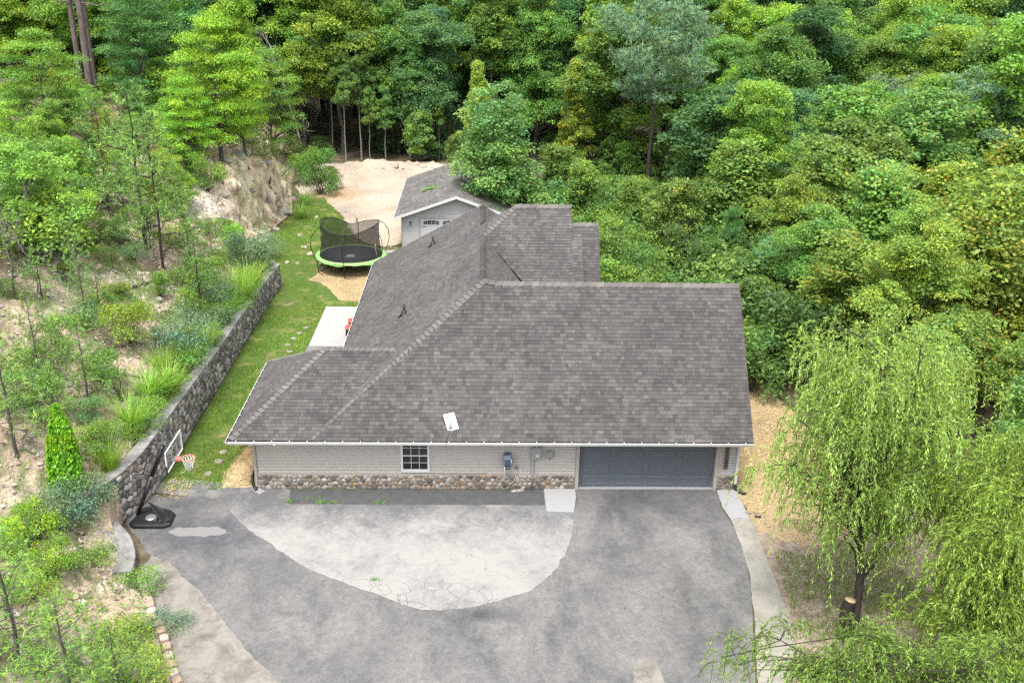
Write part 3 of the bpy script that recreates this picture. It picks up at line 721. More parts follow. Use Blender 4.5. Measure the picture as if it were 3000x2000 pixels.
# soffit and fascia
b = MB(); b.box(XL+.04, XR-.04, -o_+.06, .02, he-.10, he-.085); b.box(XL+.04, -.0, .02, 6.2, he-.1, he-.085); b.build('soffit', m_white, house)
b = MB(); b.box(XL+.03, XR-.02, -o_+.035, -o_+.06, he-.16, he-.015); b.box(XL+.03, XL+.06, -o_+.06, -o_+2*d_, he-.16, he-.015)
b.box(Xw+.03, Xw+.06, 6.3, yn, he-.16, he-.015); b.build('fascia', m_white, house)
b = MB()   # right rake board
gy = [(XR+.004, -o_+.03, he-.02), (XR+.004, yr, hr-.02), (XR+.004, 2*yr+o_, he-.02), (XR+.004, 2*yr+o_, he-.17), (XR+.004, yr, hr-.17), (XR+.004, -o_+.03, he-.17)]
b.prism([gy[0], gy[1], gy[4], gy[5]], (-.02, 0, 0)); b.prism([gy[1], gy[2], gy[3], gy[4]], (-.02, 0, 0)); b.build('rake_board', m_trim, house)

def gutter(p0, p1, out, straps=.61):
    """open trough from p0 to p1; out = unit vector away from the roof"""
    p0 = np.array(p0, float); p1 = np.array(p1, float); o = np.array(out, float); L_ = np.linalg.norm(p1-p0); t = (p1-p0)/L_; z = np.array([0, 0, 1.])
    prof = [(-.115, -.012), (-.115, -.10), (-.085, -.115), (0.0, -.115), (0.0, 0.0)]   # distance from front lip (negative = toward house), height
    b = MB(); th = .006
    def pt(p, a, h): return p+o*a+z*h
    fr = [(0.0, .0), (.0, -.05), (-.02, -.115), (-.115, -.115), (-.115, -.02)]; fi = [(-.022, 0.0), (-.020, -.05), (-.03, -.105), (-.108, -.105), (-.108, -.02)]
    V = [pt(p, a, h) for p in (p0, p1) for a, h in fr]+[pt(p, a, h) for p in (p0, p1) for a, h in fi]
    F_ = [(j, j+1, 5+j+1, 5+j) for j in range(4)]+[(0, 5, 15, 10), (4, 14, 19, 9)]+[(0, 10, 11, 1), (1, 11, 12, 2), (2, 12, 13, 3), (3, 13, 14, 4), (5, 6, 16, 15), (6, 7, 17, 16), (7, 8, 18, 17), (8, 9, 19, 18)]
    b.add(V, F_); gt = b.build('gutter', m_gutter, house)
    b = MB(); b.add(V, [(10+j, 15+j, 15+j+1, 10+j+1) for j in range(1, 4)]); b.v = [tuple(np.array(x)+(0, 0, .002)) for x in b.v]; b.build('gutter_trough', m_gutin, gt)
    k = int(L_/straps)
    for i in range(k+1):
        c = p0+t*(L_*(i+.5)/(k+1)); s = MB(); w = .014
        s.add([c-t*w+o*.002+z*.004, c+t*w+o*.002+z*.004, c+t*w-o*.125+z*.004, c-t*w-o*.125+z*.004, c-t*w+o*.002+z*.014, c+t*w+o*.002+z*.014, c+t*w-o*.125+z*.02, c-t*w-o*.125+z*.02],
              [(3, 2, 1, 0), (4, 5, 6, 7), (0, 1, 5, 4), (1, 2, 6, 5), (2, 3, 7, 6), (3, 0, 4, 7)]); s.build('gutter_strap', m_white, gt)
gutter((XL-.02, -o_-.085, he-.012), (XR+.01, -o_-.085, he-.012), (0, -1, 0))
gutter((XL-.085, -o_-.03, he-.012), (XL-.085, -o_+2*d_, he-.012), (-1, 0, 0))
gutter((Xw-.085, 6.5, he-.012), (Xw-.085, yn, he-.012), (-1, 0, 0))

# stone veneer base
zs = py(1100, 1388)[2]
def cells(pts, x0, x1, z0, z1, R, per=None):
    """voronoi cells by clipping; pts (n,2)"""
    gs = R; grid = {}
    for i, p in enumerate(pts): grid.setdefault((int(p[0]//gs), int(p[1]//gs)), []).append(i)
    out = []
    for i, p in enumerate(pts):
        poly = [(x0, z0), (x1, z0), (x1, z1), (x0, z1)]; gx, gz_ = int(p[0]//gs), int(p[1]//gs)
        poly = [(max(x0, p[0]-R*1.5), max(z0, p[1]-R*1.5)), (min(x1, p[0]+R*1.5), max(z0, p[1]-R*1.5)), (min(x1, p[0]+R*1.5), min(z1, p[1]+R*1.5)), (max(x0, p[0]-R*1.5), min(z1, p[1]+R*1.5))]
        for a in range(-2, 3):
            for c in range(-2, 3):
                for j in grid.get((gx+a, gz_+c), ()):
                    if j == i: continue
                    q = pts[j]; dx, dz = p[0]-q[0], p[1]-q[1]; mx, mz = (p[0]+q[0])/2, (p[1]+q[1])/2
                    poly = clip(poly, dx, dz, -(dx*mx+dz*mz))
                    if len(poly) < 3: break
        if len(poly) >= 3: out.append((p, poly))
    return out
STONES = [(.36, .31, .25), (.27, .235, .20), (.42, .38, .33), (.20, .165, .14), (.34, .245, .165), (.25, .18, .13), (.44, .42, .40), (.15, .13, .12), (.38, .33, .28), (.30, .27, .245)]
def stone_geo(poly, cen, gap, depth, f, rs_, inset=.75):
    """rounded stone; f maps (s,z,depth)->3D"""
    n0 = len(poly); P = []
    for i in range(n0):          # cut the corners to round them
        a, c = poly[i], poly[(i+1) % n0]
        L_ = math.hypot(c[0]-a[0], c[1]-a[1])
        if L_ < gap*2: continue
        P += [(a[0]+(c[0]-a[0])*.2, a[1]+(c[1]-a[1])*.2), (a[0]+(c[0]-a[0])*.8, a[1]+(c[1]-a[1])*.8)]
    if len(P) < 4: return None
    cx_, cz_ = sum(p[0] for p in P)/len(P), sum(p[1] for p in P)/len(P); n = len(P); V = []
    def ring(k, dpt, sh):
        for (x, z) in P:
            r = math.hypot(x-cx_, z-cz_)+1e-6; q = max(.25, (r-gap*sh)/r)*k
            V.append(f(cx_+(x-cx_)*q, cz_+(z-cz_)*q, dpt*(1+rs_.uniform(-.12, .12) if dpt > 0 else 1)))
    ring(1, -.01, 1); ring(.98, depth*.6, 1.1); ring(inset, depth, 1.2); V.append(f(cx_, cz_, depth*1.12))
    F_ = []
    for r in range(2): F_ += [(r*n+i, r*n+(i+1) % n, (r+1)*n+(i+1) % n, (r+1)*n+i) for i in range(n)]
    F_ += [(2*n+i, 2*n+(i+1) % n, 3*n) for i in range(n)]
    return V, F_
def veneer(x0, x1, cell, pal, maxn):
    rs_ = random.Random(int(x0*10)+5); pts = []; nx = int((x1-x0)/cell); nzr = max(2, int(round(zs/cell/.9)))
    for i in range(nx):
        for k in range(nzr):
            if rs_.random() < .06: continue
            pts.append((x0+(i+.5+(k % 2)*.4+rs_.uniform(-.36, .36))*(x1-x0)/nx, (k+.5+rs_.uniform(-.3, .3))*zs/nzr))
    f = lambda s, z, d: np.array([s, -.03-d, z])
    lo = MB(); cnt = 0
    for p, poly in cells(pts, x0, x1, .0, zs-.01, cell*2.2):
        ge = stone_geo(poly, p, .009, rs_.uniform(.02, .045), f, rs_)
        if not ge: continue
        c = rs_.choice(pal); j = rs_.uniform(.85, 1.2); c = tuple(x*j for x in c)
        if cnt < maxn: q = MB(); q.add(ge[0], ge[1], c, True); q.build('stone', m_stone, house)
        else: lo.add(ge[0], ge[1], c, True)
        cnt += 1
    if lo.v: tag(lo.build('small_stones', m_stone, house), kind='stuff')
b = MB(); b.box(.0, 11.27, -.03, .03, -.02, zs-.02); b.box(16.37, W_+.0, -.03, .03, -.02, zs-.02); b.box(W_-.0, W_+.04, -.03, 2.2, -.02, zs-.02); b.build('mortar_bed', m_mortar, house)
veneer(.0, 11.27, .175, STONES, 270)
veneer(16.37, W_+.02, .17, [(.20, .17, .14), (.26, .22, .18), (.16, .14, .125), (.30, .26, .22)], 30)
# siding boards
wx0, wx1 = py(1174, 1340)[0], py(1258.5, 1340)[0]
zt = he-.1
def boards(x0, x1, z0, z1, e=.125, m=m_siding, y=.0, par=house, name='siding_board'):
    z = z0
    while z < z1-.02:
        zz = min(z+e, z1); b = MB()
        b.add([(x0, y+.028, z-.004), (x0, y-.012, z), (x0, y+.0, z+e*.45), (x0, y+.014, z+e*.5), (x0, y+.022, zz), (x1, y+.028, z-.004), (x1, y-.012, z), (x1, y+.0, z+e*.45), (x1, y+.014, z+e*.5), (x1, y+.022, zz)],
              [(i, i+5, i+6, i+1) for i in range(4)])
        b.build(name, m, par); z += e
boards(.08, wx0, zs+.05, zt); boards(wx1, 11.27, zs+.05, zt); boards(16.48, W_-.03, zs+.05, zt, .115, m_siding2)
b = MB(); b.box(.0, 11.27, -.045, .03, zs-.02, zs+.045, None); b.box(16.37, W_+.01, -.045, .03, zs-.02, zs+.045); b.build('base_trim', m_trim, house)
b = MB(); b.box(-.02, .08, -.012, .1, zs+.045, zt); b.box(W_-.04, W_+.02, -.012, .1, zs+.045, zt); b.build('corner_trim', m_trim, house)
# window
wz0, wz1 = py(1215, 1382)[2], py(1215, 1382)[2]+1.32
win = empty('window', (0, 0, 0)); win.parent = house
fr = MB(); t = .075
fr.box(wx0, wx0+t, -.035, .03, wz0, wz1); fr.box(wx1-t, wx1, -.035, .03, wz0, wz1); fr.box(wx0+t, wx1-t, -.035, .03, wz0, wz0+.07); fr.box(wx0+t, wx1-t, -.035, .03, wz1-.07, wz1); fr.build('frame', m_white, win)
zm = (wz0+wz1)/2; gx0, gx1 = wx0+t, wx1-t
b = MB(); b.box(gx0, gx1, -.022, .012, zm-.02, zm+.02); b.box(gx0, gx1, -.018, .016, wz0+.07, wz0+.115); b.build('sash', m_white, win)
mu = MB()
for (za, zb_, yy) in ((wz0+.115, zm-.02, .006), (zm+.02, wz1-.07, .000)):
    for k in (1, 2): x = gx0+(gx1-gx0)*k/3; mu.box(x-.009, x+.009, yy-.012, yy, za, zb_)
    zc = (za+zb_)/2
    for k in range(3): xa, xb = gx0+(gx1-gx0)*k/3+(.0095 if k else 0), gx0+(gx1-gx0)*(k+1)/3-(.0095 if k < 2 else 0); mu.box(xa, xb, yy-.012, yy, zc-.009, zc+.009)
mu.build('muntins', m_white, win)
for (za, zb_) in ((wz0+.115, zm-.02), (zm+.02, wz1-.07)):
    for k in range(3):
        for r in range(2):
            b = MB(); b.box(gx0+(gx1-gx0)*k/3+.005, gx0+(gx1-gx0)*(k+1)/3-.005, .009, .014, za+(zb_-za)*r/2+.004, za+(zb_-za)*(r+1)/2-.004); b.build('pane', m_glass, win)
# garage door
gx0_, gx1_ = 11.40, 16.25
gd = empty('garage_door', (0, 0, 0)); gd.parent = house
for r in range(4):
    z0 = .035+r*.52; b = MB(); b.box(gx0_, gx1_, .145, .18, z0+.003, z0+.517); b.build('door_section', m_door, gd)
    for k in range(4):
        xa = gx0_+.13+k*(gx1_-gx0_-.1)/4; xb = xa+(gx1_-gx0_)/4-.22; za, zb_ = z0+.10, z0+.42
        q = MB(); i_ = .03; y0_, y1_ = .142, .128
        V = [(xa, y0_, za), (xb, y0_, za), (xb, y0_, zb_), (xa, y0_, zb_), (xa+.012, y1_, za+.012), (xb-.012, y1_, za+.012), (xb-.012, y1_, zb_-.012), (xa+.012, y1_, zb_-.012),
             (xa+i_, y1_, za+i_), (xb-i_, y1_, za+i_), (xb-i_, y1_, zb_-i_), (xa+i_, y1_, zb_-i_), (xa+i_+.01, y0_-.002, za+i_+.01), (xb-i_-.01, y0_-.002, za+i_+.01), (xb-i_-.01, y0_-.002, zb_-i_-.01), (xa+i_+.01, y0_-.002, zb_-i_-.01)]
        F_ = [(c*4+j, c*4+(j+1) % 4, c*4+4+(j+1) % 4, c*4+4+j) for c in range(3) for j in range(4)]+[(12, 13, 14, 15)]
        q.add(V, F_); q.build('panel', m_door, gd)
b = MB(); b.box(gx0_-.12, gx0_, -.05, .2, 0, zt); b.box(gx1_, gx1_+.12, -.05, .2, 0, zt); b.box(gx0_, gx1_, -.045, .2, 2.11, zt); b.build('door_trim', m_trim, house)
b = MB(); b.box(gx1_+.12, 16.48, -.035, .03, 0.0, zt); b.build('side_trim', m_trim, house)
# downspouts
def dspout(x, y, z0, name='downspout'):
    b = MB(); b.bbox(x-.045, x+.045, y-.06, y, z0, zt-.05, .008); b.build(name, m_trim if x < 5 else m_gutter, house)
    b = MB(); b.tube([(x, y-.03, zt-.06), (x, -.30, he-.13), (x, -o_-.02, he-.12)], .04, 8); b.build('downspout_elbow', m_gutter, house)
dspout(.02, -.03, .12); dspout(W_-.05, -.05, .28)
b = MB(); b.tube([(W_-.05, -.08, .30), (W_-.05, -.085, .2), (W_-.0, -.12, .12), (W_+.12, -.26, .07), (W_+.28, -.4, .06)], .055, 12)
b.tube([(W_-.05+.0*i, -.085, .3-.0*i) for i in (0, 1)], .058, 12, cap=False); b.build('drain_hose', m_black, house)
b = MB(); b.tube([(-.16, .55, .42), (-.20, .32, .30), (-.16, .10, .16), (-.06, -.08, .08), (.03, -.2, .065)], .055, 12); b.build('drain_hose', m_black, house)
# soffit bulb, flood lights
P = pz(803, 1299, he-.16); lamp = empty('porch_light'); lamp.parent = house
b = MB(); b.lathe([(.0, -.02), (.045, -.015), (.065, .03), (.06, .055), (.0, .06)], 16, (P[0], P[1], he-.18)); b.build('bulb', m_bulb, lamp)
b = MB(); b.lathe([(.0, .0), (.05, .0), (.06, .035), (.0, .035)], 16, (P[0], P[1], he-.14)); b.build('lamp_base', m_white, lamp)
P = py(1652, 1293, -.03); fl = empty('flood_light'); fl.parent = house
b = MB(); b.lathe([(.0, 0), (.06, 0), (.06, .03), (0, .03)], 14, (P[0], -.03, P[2]+.10)); b.tube([P+(0, -.02, .1), P+(0, -.06, .04)], .012, 6); b.build('mount', m_white, fl)
for s in (-1, 1):
    b = MB(); a = P+np.array([s*.05, -.06, .08]); c = P+np.array([s*.19, -.13, -.03]); b.tube([a, a+(c-a)*.45, c], [.02, .045, .055], 12); b.tube([c-(c-a)*.01, c+(c-a)*.03], [.06, .06], 12); b.build('lamp_head', m_black, fl)
    b = MB(); b.tube([c+(c-a)*.032, c+(c-a)*.05], [.05, .035], 12); b.build('lens', m_white, fl)
# thin cable clipped along the foot of the siding
c1, c2 = py(1262, 1380), py(1423, 1378)
b = MB(); b.tube([(c1[0], -.05, zs+.06)]+[(c1[0]+(c2[0]-c1[0])*k/8, -.052, zs+.06+.008*math.sin(k*2)) for k in range(1, 9)]+[(c2[0]+.03, -.05, zs+.13)], .007, 5); b.build('cable', m_black, house)
# ------------------------------------------------------------------ things on and by the house
P = py(1486, 1342); hx, hz = P[0], P[2]
t = empty('hose_reel', (hx, -.03, hz), 0, 'blue-grey wall hose reel with pale hose beside the meter box', 'hose reel')
b = MB(); b.bbox(-.05, .05, -.05, .0, -.2, .2, .01); b.build('bracket', m_black, t)
prof = [(-.13, .27), (.03, .30), (.12, .22), (.15, .02), (.13, -.18), (.03, -.27), (-.10, -.28), (-.15, -.2)]
b = MB(); V = [(-.13, -.05-(z+.0)*0-0, z) for y, z in prof]
pts = [(-.06, .28), (-.30, .30), (-.36, .18), (-.38, -.0), (-.36, -.2), (-.26, -.29), (-.06, -.28)]
b.prism([(-.12, y, z) for y, z in pts], (.24, 0, 0)); b.build('housing', m_hose, t)
b = MB(); b.tube([(.125, -.21, .0), (.155, -.21, .0)], [.19, .17], 20); b.build('side_cover', m_steel, t)
for k in range(3): b = MB(); b.box(-.09, .09, -.392, -.36, .10-k*.09, .13-k*.09); b.build('slot', m_black, t)
b = MB(); b.tube([(-.10, -.37, -.12), (-.10, -.40, -.3), (-.10, -.36, -.62), (-.04, -.24, -.86), (.08, -.12, -.95), (.24, -.1, -.86), (.32, -.07, -.62), (.33, -.05, -.38)], .014, 8); b.build('hose', m_hosep, t)
b = MB(); b.tube([(-.10+.1*math.cos(a)*1.0+.06, -.2, -.72+.09*math.sin(a)) for a in np.linspace(0, 5.6, 14)], .011, 6, cap=True); b.build('hose_loop', m_hosep, t)
P = py(1513, 1368); t = empty('outdoor_socket', (P[0], -.0, P[2]), 0, 'small grey outdoor socket box on siding right of the hose reel', 'socket')
b = MB(); b.bbox(-.055, .055, -.06, 0, -.075, .075, .008); b.build('box', m_grey, t); b = MB(); b.tube([(0, -.06, -.0), (0, -.075, 0)], .03, 12); b.build('cover', m_black, t)
P = py(1571, 1322); t = empty('meter_box', (P[0], 0, P[2]), 0, 'grey electricity meter box with round meter on siding', 'meter box')
b = MB(); b.bbox(-.18, .18, -.16, .0, -.24, .19, .012); b.build('box', m_grey, t); b = MB(); b.box(-.18, .18, -.13, 0, .192, .235); b.tube([(0, -.07, .236), (0, -.07, .26)], .06, 14); b.build('hub', m_steel, t)
b = MB(); b.lathe([(.0, .065), (.05, .06), (.068, .03), (.07, 0)], 18); b.v = [(x+.055, -.16-z, y-.085) for x, y, z in b.v]; b.build('meter_glass', m_white, t)
b = MB(); b.box(.03, .08, -.232, -.226, -.095, -.07); b.build('meter_display', m_black, t)
b = MB(); b.tube([(-.12, -.08, -.24), (-.12, -.08, -P[2]-.02)], .042, 12); b.build('conduit', m_grey, t)
P = py(1610, 1328); t = empty('cable_box', (P[0], 0, P[2]), 0, 'pale grey rounded telecom box right of the meter box', 'utility box')
b = MB(); b.bbox(-.15, .15, -.10, 0, -.14, .14, .03); b.build('box', m_grey, t); b = MB(); b.bbox(-.12, .12, -.112, -.10, -.115, .115, .01); b.build('lid', m_steel, t)
b = MB(); b.tube([(-.03, -.05, -.14), (-.02, -.06, -.22), (.03, -.03, -.19), (.08, -.01, -.15)], .008, 6); b.build('wire', m_black, t)

# WELCOME board
Pt, Pb = py(2132, 1292, -.04), py(2127, 1374, -.04); zc = (Pt[2]+Pb[2])/2; H_ = Pt[2]-Pb[2]; bx = (Pt[0]+Pb[0])/2
t = empty('welcome_sign', (bx, -.035, zc), 0, 'tall narrow brown board reading Welcome beside the garage door', 'sign')
b = MB(); b.bbox(-.075, .075, -.025, 0, -H_/2, H_/2, .012); b.build('board', m_board, t)
def text(s, size, mat_, parent, loc, rot=(PI/2, 0, 0), ext=.003, off=.0, spacing=1, sx=1):
    cu = bpy.data.curves.new('text', 'FONT'); cu.body = s; cu.size = size; cu.extrude = ext; cu.align_x = 'CENTER'; cu.align_y = 'CENTER'; cu.offset = off
    o = bpy.data.objects.new('tmp', cu); COL.objects.link(o); bpy.context.view_layer.update()
    me = bpy.data.meshes.new_from_object(o.evaluated_get(bpy.context.evaluated_depsgraph_get())); bpy.data.objects.remove(o); bpy.data.curves.remove(cu)
    r = link('letter', me, parent, mat_); me.materials.clear(); me.materials.append(mat_); r.location = loc; r.rotation_euler = rot; r.scale = (sx, 1, 1); return r
for i, ch in enumerate('Welcome'):
    text(ch, .17 if i == 0 else .155, m_black, t, (0, -.029, H_/2-.17-i*(H_-.28)/6.4), off=.004)
b = MB(); hh = [(0, -.07), (-.07, .0), (-.055, .04), (-.025, .045), (0, .02), (.025, .045), (.055, .04), (.07, 0)]
b.prism([(x, -.03, H_/2-.06+z) for x, z in hh], (0, -.01, 0)); b.build('heart', m_white, t)

# satellite dish on the roof
d = ray(1320, 1256); nn_ = np.array([0, -ss, 1.]); c_ = nn_@np.array([0, -o_, he]); tt = (c_-nn_@CAM)/(nn_@d); P = CAM+d*tt
t = empty('satellite_dish', P, 0, 'flat white rectangular satellite dish low on the front roof slope', 'satellite dish')
b = MB(); b.tube([(0, .0, -.02), (0, -.02, .16), (.0, .0, .30)], .022, 10); b.build('mast', m_grey, t)
b = MB(); b.bbox(-.07, .07, -.06, .06, .015, .14, .01); b.build('mount_foot', m_grey, t)
pc = [py(u, v, P[1]+.1) for u, v in ((1298, 1217), (1330, 1211), (1345, 1250), (1313, 1258))]
ctr = sum(pc)/4-P; u_ = (pc[1]-pc[0]+pc[2]-pc[3])/2; v_ = (pc[0]-pc[3]+pc[1]-pc[2])/2; v_ = v_+np.array([0, .22, 0]); n_ = np.cross(u_, v_); n_ /= np.linalg.norm(n_)
ctr = np.array([ctr[0], ctr[1]-.02, ctr[2]]); Vs = []
for off_, k in ((0, 1), (.018, 1), (.022, .96)):
    Vs += [ctr+n_*off_+(-u_-v_)/2*k, ctr+n_*off_+(u_-v_)/2*k, ctr+n_*off_+(u_+v_)/2*k, ctr+n_*off_+(-u_+v_)/2*k]
b = MB(); b.add(Vs, [(3, 2, 1, 0), (0, 1, 5, 4), (1, 2, 6, 5), (2, 3, 7, 6), (3, 0, 4, 7), (4, 5, 9, 8), (5, 6, 10, 9), (6, 7, 11, 10), (7, 4, 8, 11), (8, 9, 10, 11)]); b.build('panel', m_dish, t)
b = MB(); b.tube([(0, 0, .03), (-.05, -.12, -.08), (-.12, -.3, -.27), (-.13, -.42, -.38)], .007, 6); b.build('cable', m_black, t)

# splash block
sb = [pz(u, v, .03) for u, v in ((732, 1431), (748, 1425), (776, 1440), (760, 1449))]
t = MB(); n4 = 4; c4 = sum(np.array(p) for p in sb)/4
V = [(p[0], p[1], .018) for p in sb]+[(p[0], p[1], .10 if i < 2 else .055) for i, p in enumerate(sb)]+[(c4[0]+(p[0]-c4[0])*.82, c4[1]+(p[1]-c4[1])*.82, .09 if i < 2 else .05) for i, p in enumerate(sb)]+[(c4[0]+(p[0]-c4[0])*.8, c4[1]+(p[1]-c4[1])*.8, .045 if i < 2 else .03) for i, p in enumerate(sb)]
Fs = [(j+4*r, (j+1) % 4+4*r, (j+1) % 4+4*r+4, j+4*r+4) for r in range(3) for j in range(4)]+[(12, 13, 14, 15)]
ar = sum(sb[i][0]*sb[(i+1) % 4][1]-sb[(i+1) % 4][0]*sb[i][1] for i in range(4))
t.add(V, Fs if ar > 0 else [f[::-1] for f in Fs]); tag(t.build('splash_block', m_slab), 'pale concrete splash block under the left downspout', 'splash block')

# ------------------------------------------------------------------ rocks
def rock_mesh(seed, sub=2, squash=.6, rough=.35):
    import bmesh
    bm = bmesh.new(); bmesh.ops.create_icosphere(bm, subdivisions=sub, radius=1)
    r_ = random.Random(seed); planes = [(Vector((r_.gauss(0, 1), r_.gauss(0, 1), r_.gauss(0, 1))).normalized(), r_.uniform(.55, .9)) for _ in range(9)]
    for v in bm.verts:
        for n_, d in planes:
            k = v.co.dot(n_)
            if k > d: v.co -= n_*(k-d)
        v.co *= 1+rough*.4*mnoise.noise(v.co*1.7+Vector((seed*3.1, 0, 0)))
        v.co.z *= squash
    me = bpy.data.meshes.new('rock'); bm.to_mesh(me); bm.free()
    c = [(.58, .50, .40), (.48, .46, .43), (.64, .56, .44), (.44, .41, .37)][seed % 4]
    cl = np.array([[x*r_.uniform(.85, 1.15) for x in c] for _ in range(len(me.polygons))]); set_cols(me, cl); me.materials.append(m_rock); return me
ROCKS = [rock_mesh(i) for i in range(8)]
def rock(x, y, s, label, group=None, i=None, name='rock', z=None, rz=None, sc=None):
    o = bpy.data.objects.new(name, ROCKS[(i if i is not None else random.randrange(8)) % 8]); COL.objects.link(o)
    k = sc or (s*random.uniform(.85, 1.2), s*random.uniform(.7, 1.0), s*random.uniform(.7, 1.1)); o.scale = k
    o.location = (x, y, (gz(x, y) if z is None else z)+k[2]*.12); o.rotation_euler = (random.uniform(-.2, .2), random.uniform(-.2, .2), random.uniform(0, 6.3) if rz is None else rz)
    return tag(o, label, 'rock', group)
P = pz(1516, 1437, .05); rock(P[0], P[1], .2, 'long flat grey rock lying on the dark strip below the wall', i=1, z=.04, rz=0, sc=(.26, .10, .11))
for u, v, s, lb in ((908, 746, .32, 'flat tan rock in the grass left of the trampoline, the nearer of two'), (892, 727, .25, 'buff rock in the grass left of the trampoline, behind the nearer flat one'),
                    (842, 770, .20, 'tan rock lying by the far end of the stone wall'), (872, 772, .16, 'small tan rock in the grass right of the wall end'), (878, 690, .22, 'pale rock at the foot of the cliff talus'),
                    (928, 638, .2, 'grey stone in the grass behind the trampoline'), (1008, 620, .25, 'pale stone on the gravel edge behind the trampoline'), (886, 575, .3, 'whitish rock at the edge of the grass below the cliff'),
                    (1010, 502, .0, '')):
    if s: Q = pz(u, v); rock(Q[0], Q[1], s, lb)
Q = pz(949, 786); rock(Q[0], Q[1], .2, 'grey concrete block under a trampoline leg', z=.03, i=3, sc=(.25, .17, .12))
Q = pz(1083, 792); rock(Q[0], Q[1], .2, 'pale block under the right trampoline leg beside the gutter', z=.03, i=2, sc=(.22, .15, .12))
for k in range(60):      # spoil rocks heaped along the far edge of the clearing
    x_ = -6.2+k*.28; y_ = 54.2+.5*math.sin(x_*.5)-.0105*(x_-1)**2+random.uniform(-1.1, .6)
    rock(x_, y_, random.uniform(.10, .34), 'rubble rock heaped on the far edge of the gravel clearing', 'rocks along the far edge of the clearing', z=random.uniform(0, .18))
rr = random.Random(5); spots = []
for k in range(150):      # loose stones on the bank
    x_ = -4.6-rr.random()**1.3*9; y_ = rr.uniform(-3, 27)
    rock(x_, y_, rr.uniform(.07, .26), 'loose pale stone lying on the dry bank above the wall', 'loose stones on the bank')
for k in range(34):
    y_ = rr.uniform(27.5, 43); x_ = float(xf(y_))-rr.uniform(-.35, 1.0)
    rock(x_, y_, rr.uniform(.12, .42), 'buff rock fallen at the foot of the cut cliff', 'rocks at the foot of the cliff')
for k in range(13):
    y_ = rr.uniform(28.5, 42); x_ = float(xf(y_))-rr.uniform(1.2, 3.2)
    rock(x_, y_, rr.uniform(.3, .75), 'grey ledge rock jutting from the top of the cut cliff', 'ledge rocks on the cliff')
rub = MB()
for k in range(15000):
    x_ = -4.1-rr.random()**1.2*12; y_ = rr.uniform(-9, 30)
    x_ = float(xf(y_))-.15-rr.random()**1.2*11
    if fbm(x_*.5, y_*.5, 3) < -.08: continue
    s = rr.choice((rr.uniform(.02, .06), rr.uniform(.02, .06), rr.uniform(.05, .12))); z = gz(x_, y_); a = rr.uniform(0, 6); c, d = math.cos(a)*s, math.sin(a)*s; q = rr.choice([(.60, .50, .41), (.52, .47, .43), (.68, .60, .49), (.42, .33, .27)])
    rub.add([(x_-c, y_-d, z-.01), (x_+d, y_-c, z-.01), (x_+c, y_+d, z-.01), (x_-d*.9, y_+c*.9, z-.01), (x_+d*.2, y_, z+s*.8)], [(0, 1, 4), (1, 2, 4), (2, 3, 4), (3, 0, 4)], q)
for k in range(3500):
    x_, y_ = rr.uniform(-7, 9), rr.uniform(30, 55); s = rr.uniform(.02, .07)
    if x_ < float(np.interp(y_, [30, 33, 37, 41, 44], [1.0, -.4, -1.5, -3.0, -4.4])) or x_ < float(xf(y_)) or (x_ > 2.5 and y_ < 40.5): continue
    a = rr.uniform(0, 6); c, d = math.cos(a)*s, math.sin(a)*s; q = rr.choice([(.66, .56, .46), (.52, .44, .36), (.74, .66, .56)])
    rub.add([(x_-c, y_-d, 0), (x_+d, y_-c, 0), (x_+c, y_+d, 0), (x_-d*.9, y_+c*.9, 0), (x_+d*.2, y_, s*.8)], [(0, 1, 4), (1, 2, 4), (2, 3, 4), (3, 0, 4)], q)
tag(rub.build('rubble', m_rock), 'small pale rubble scattered over the bank', 'rubble', kind='stuff')

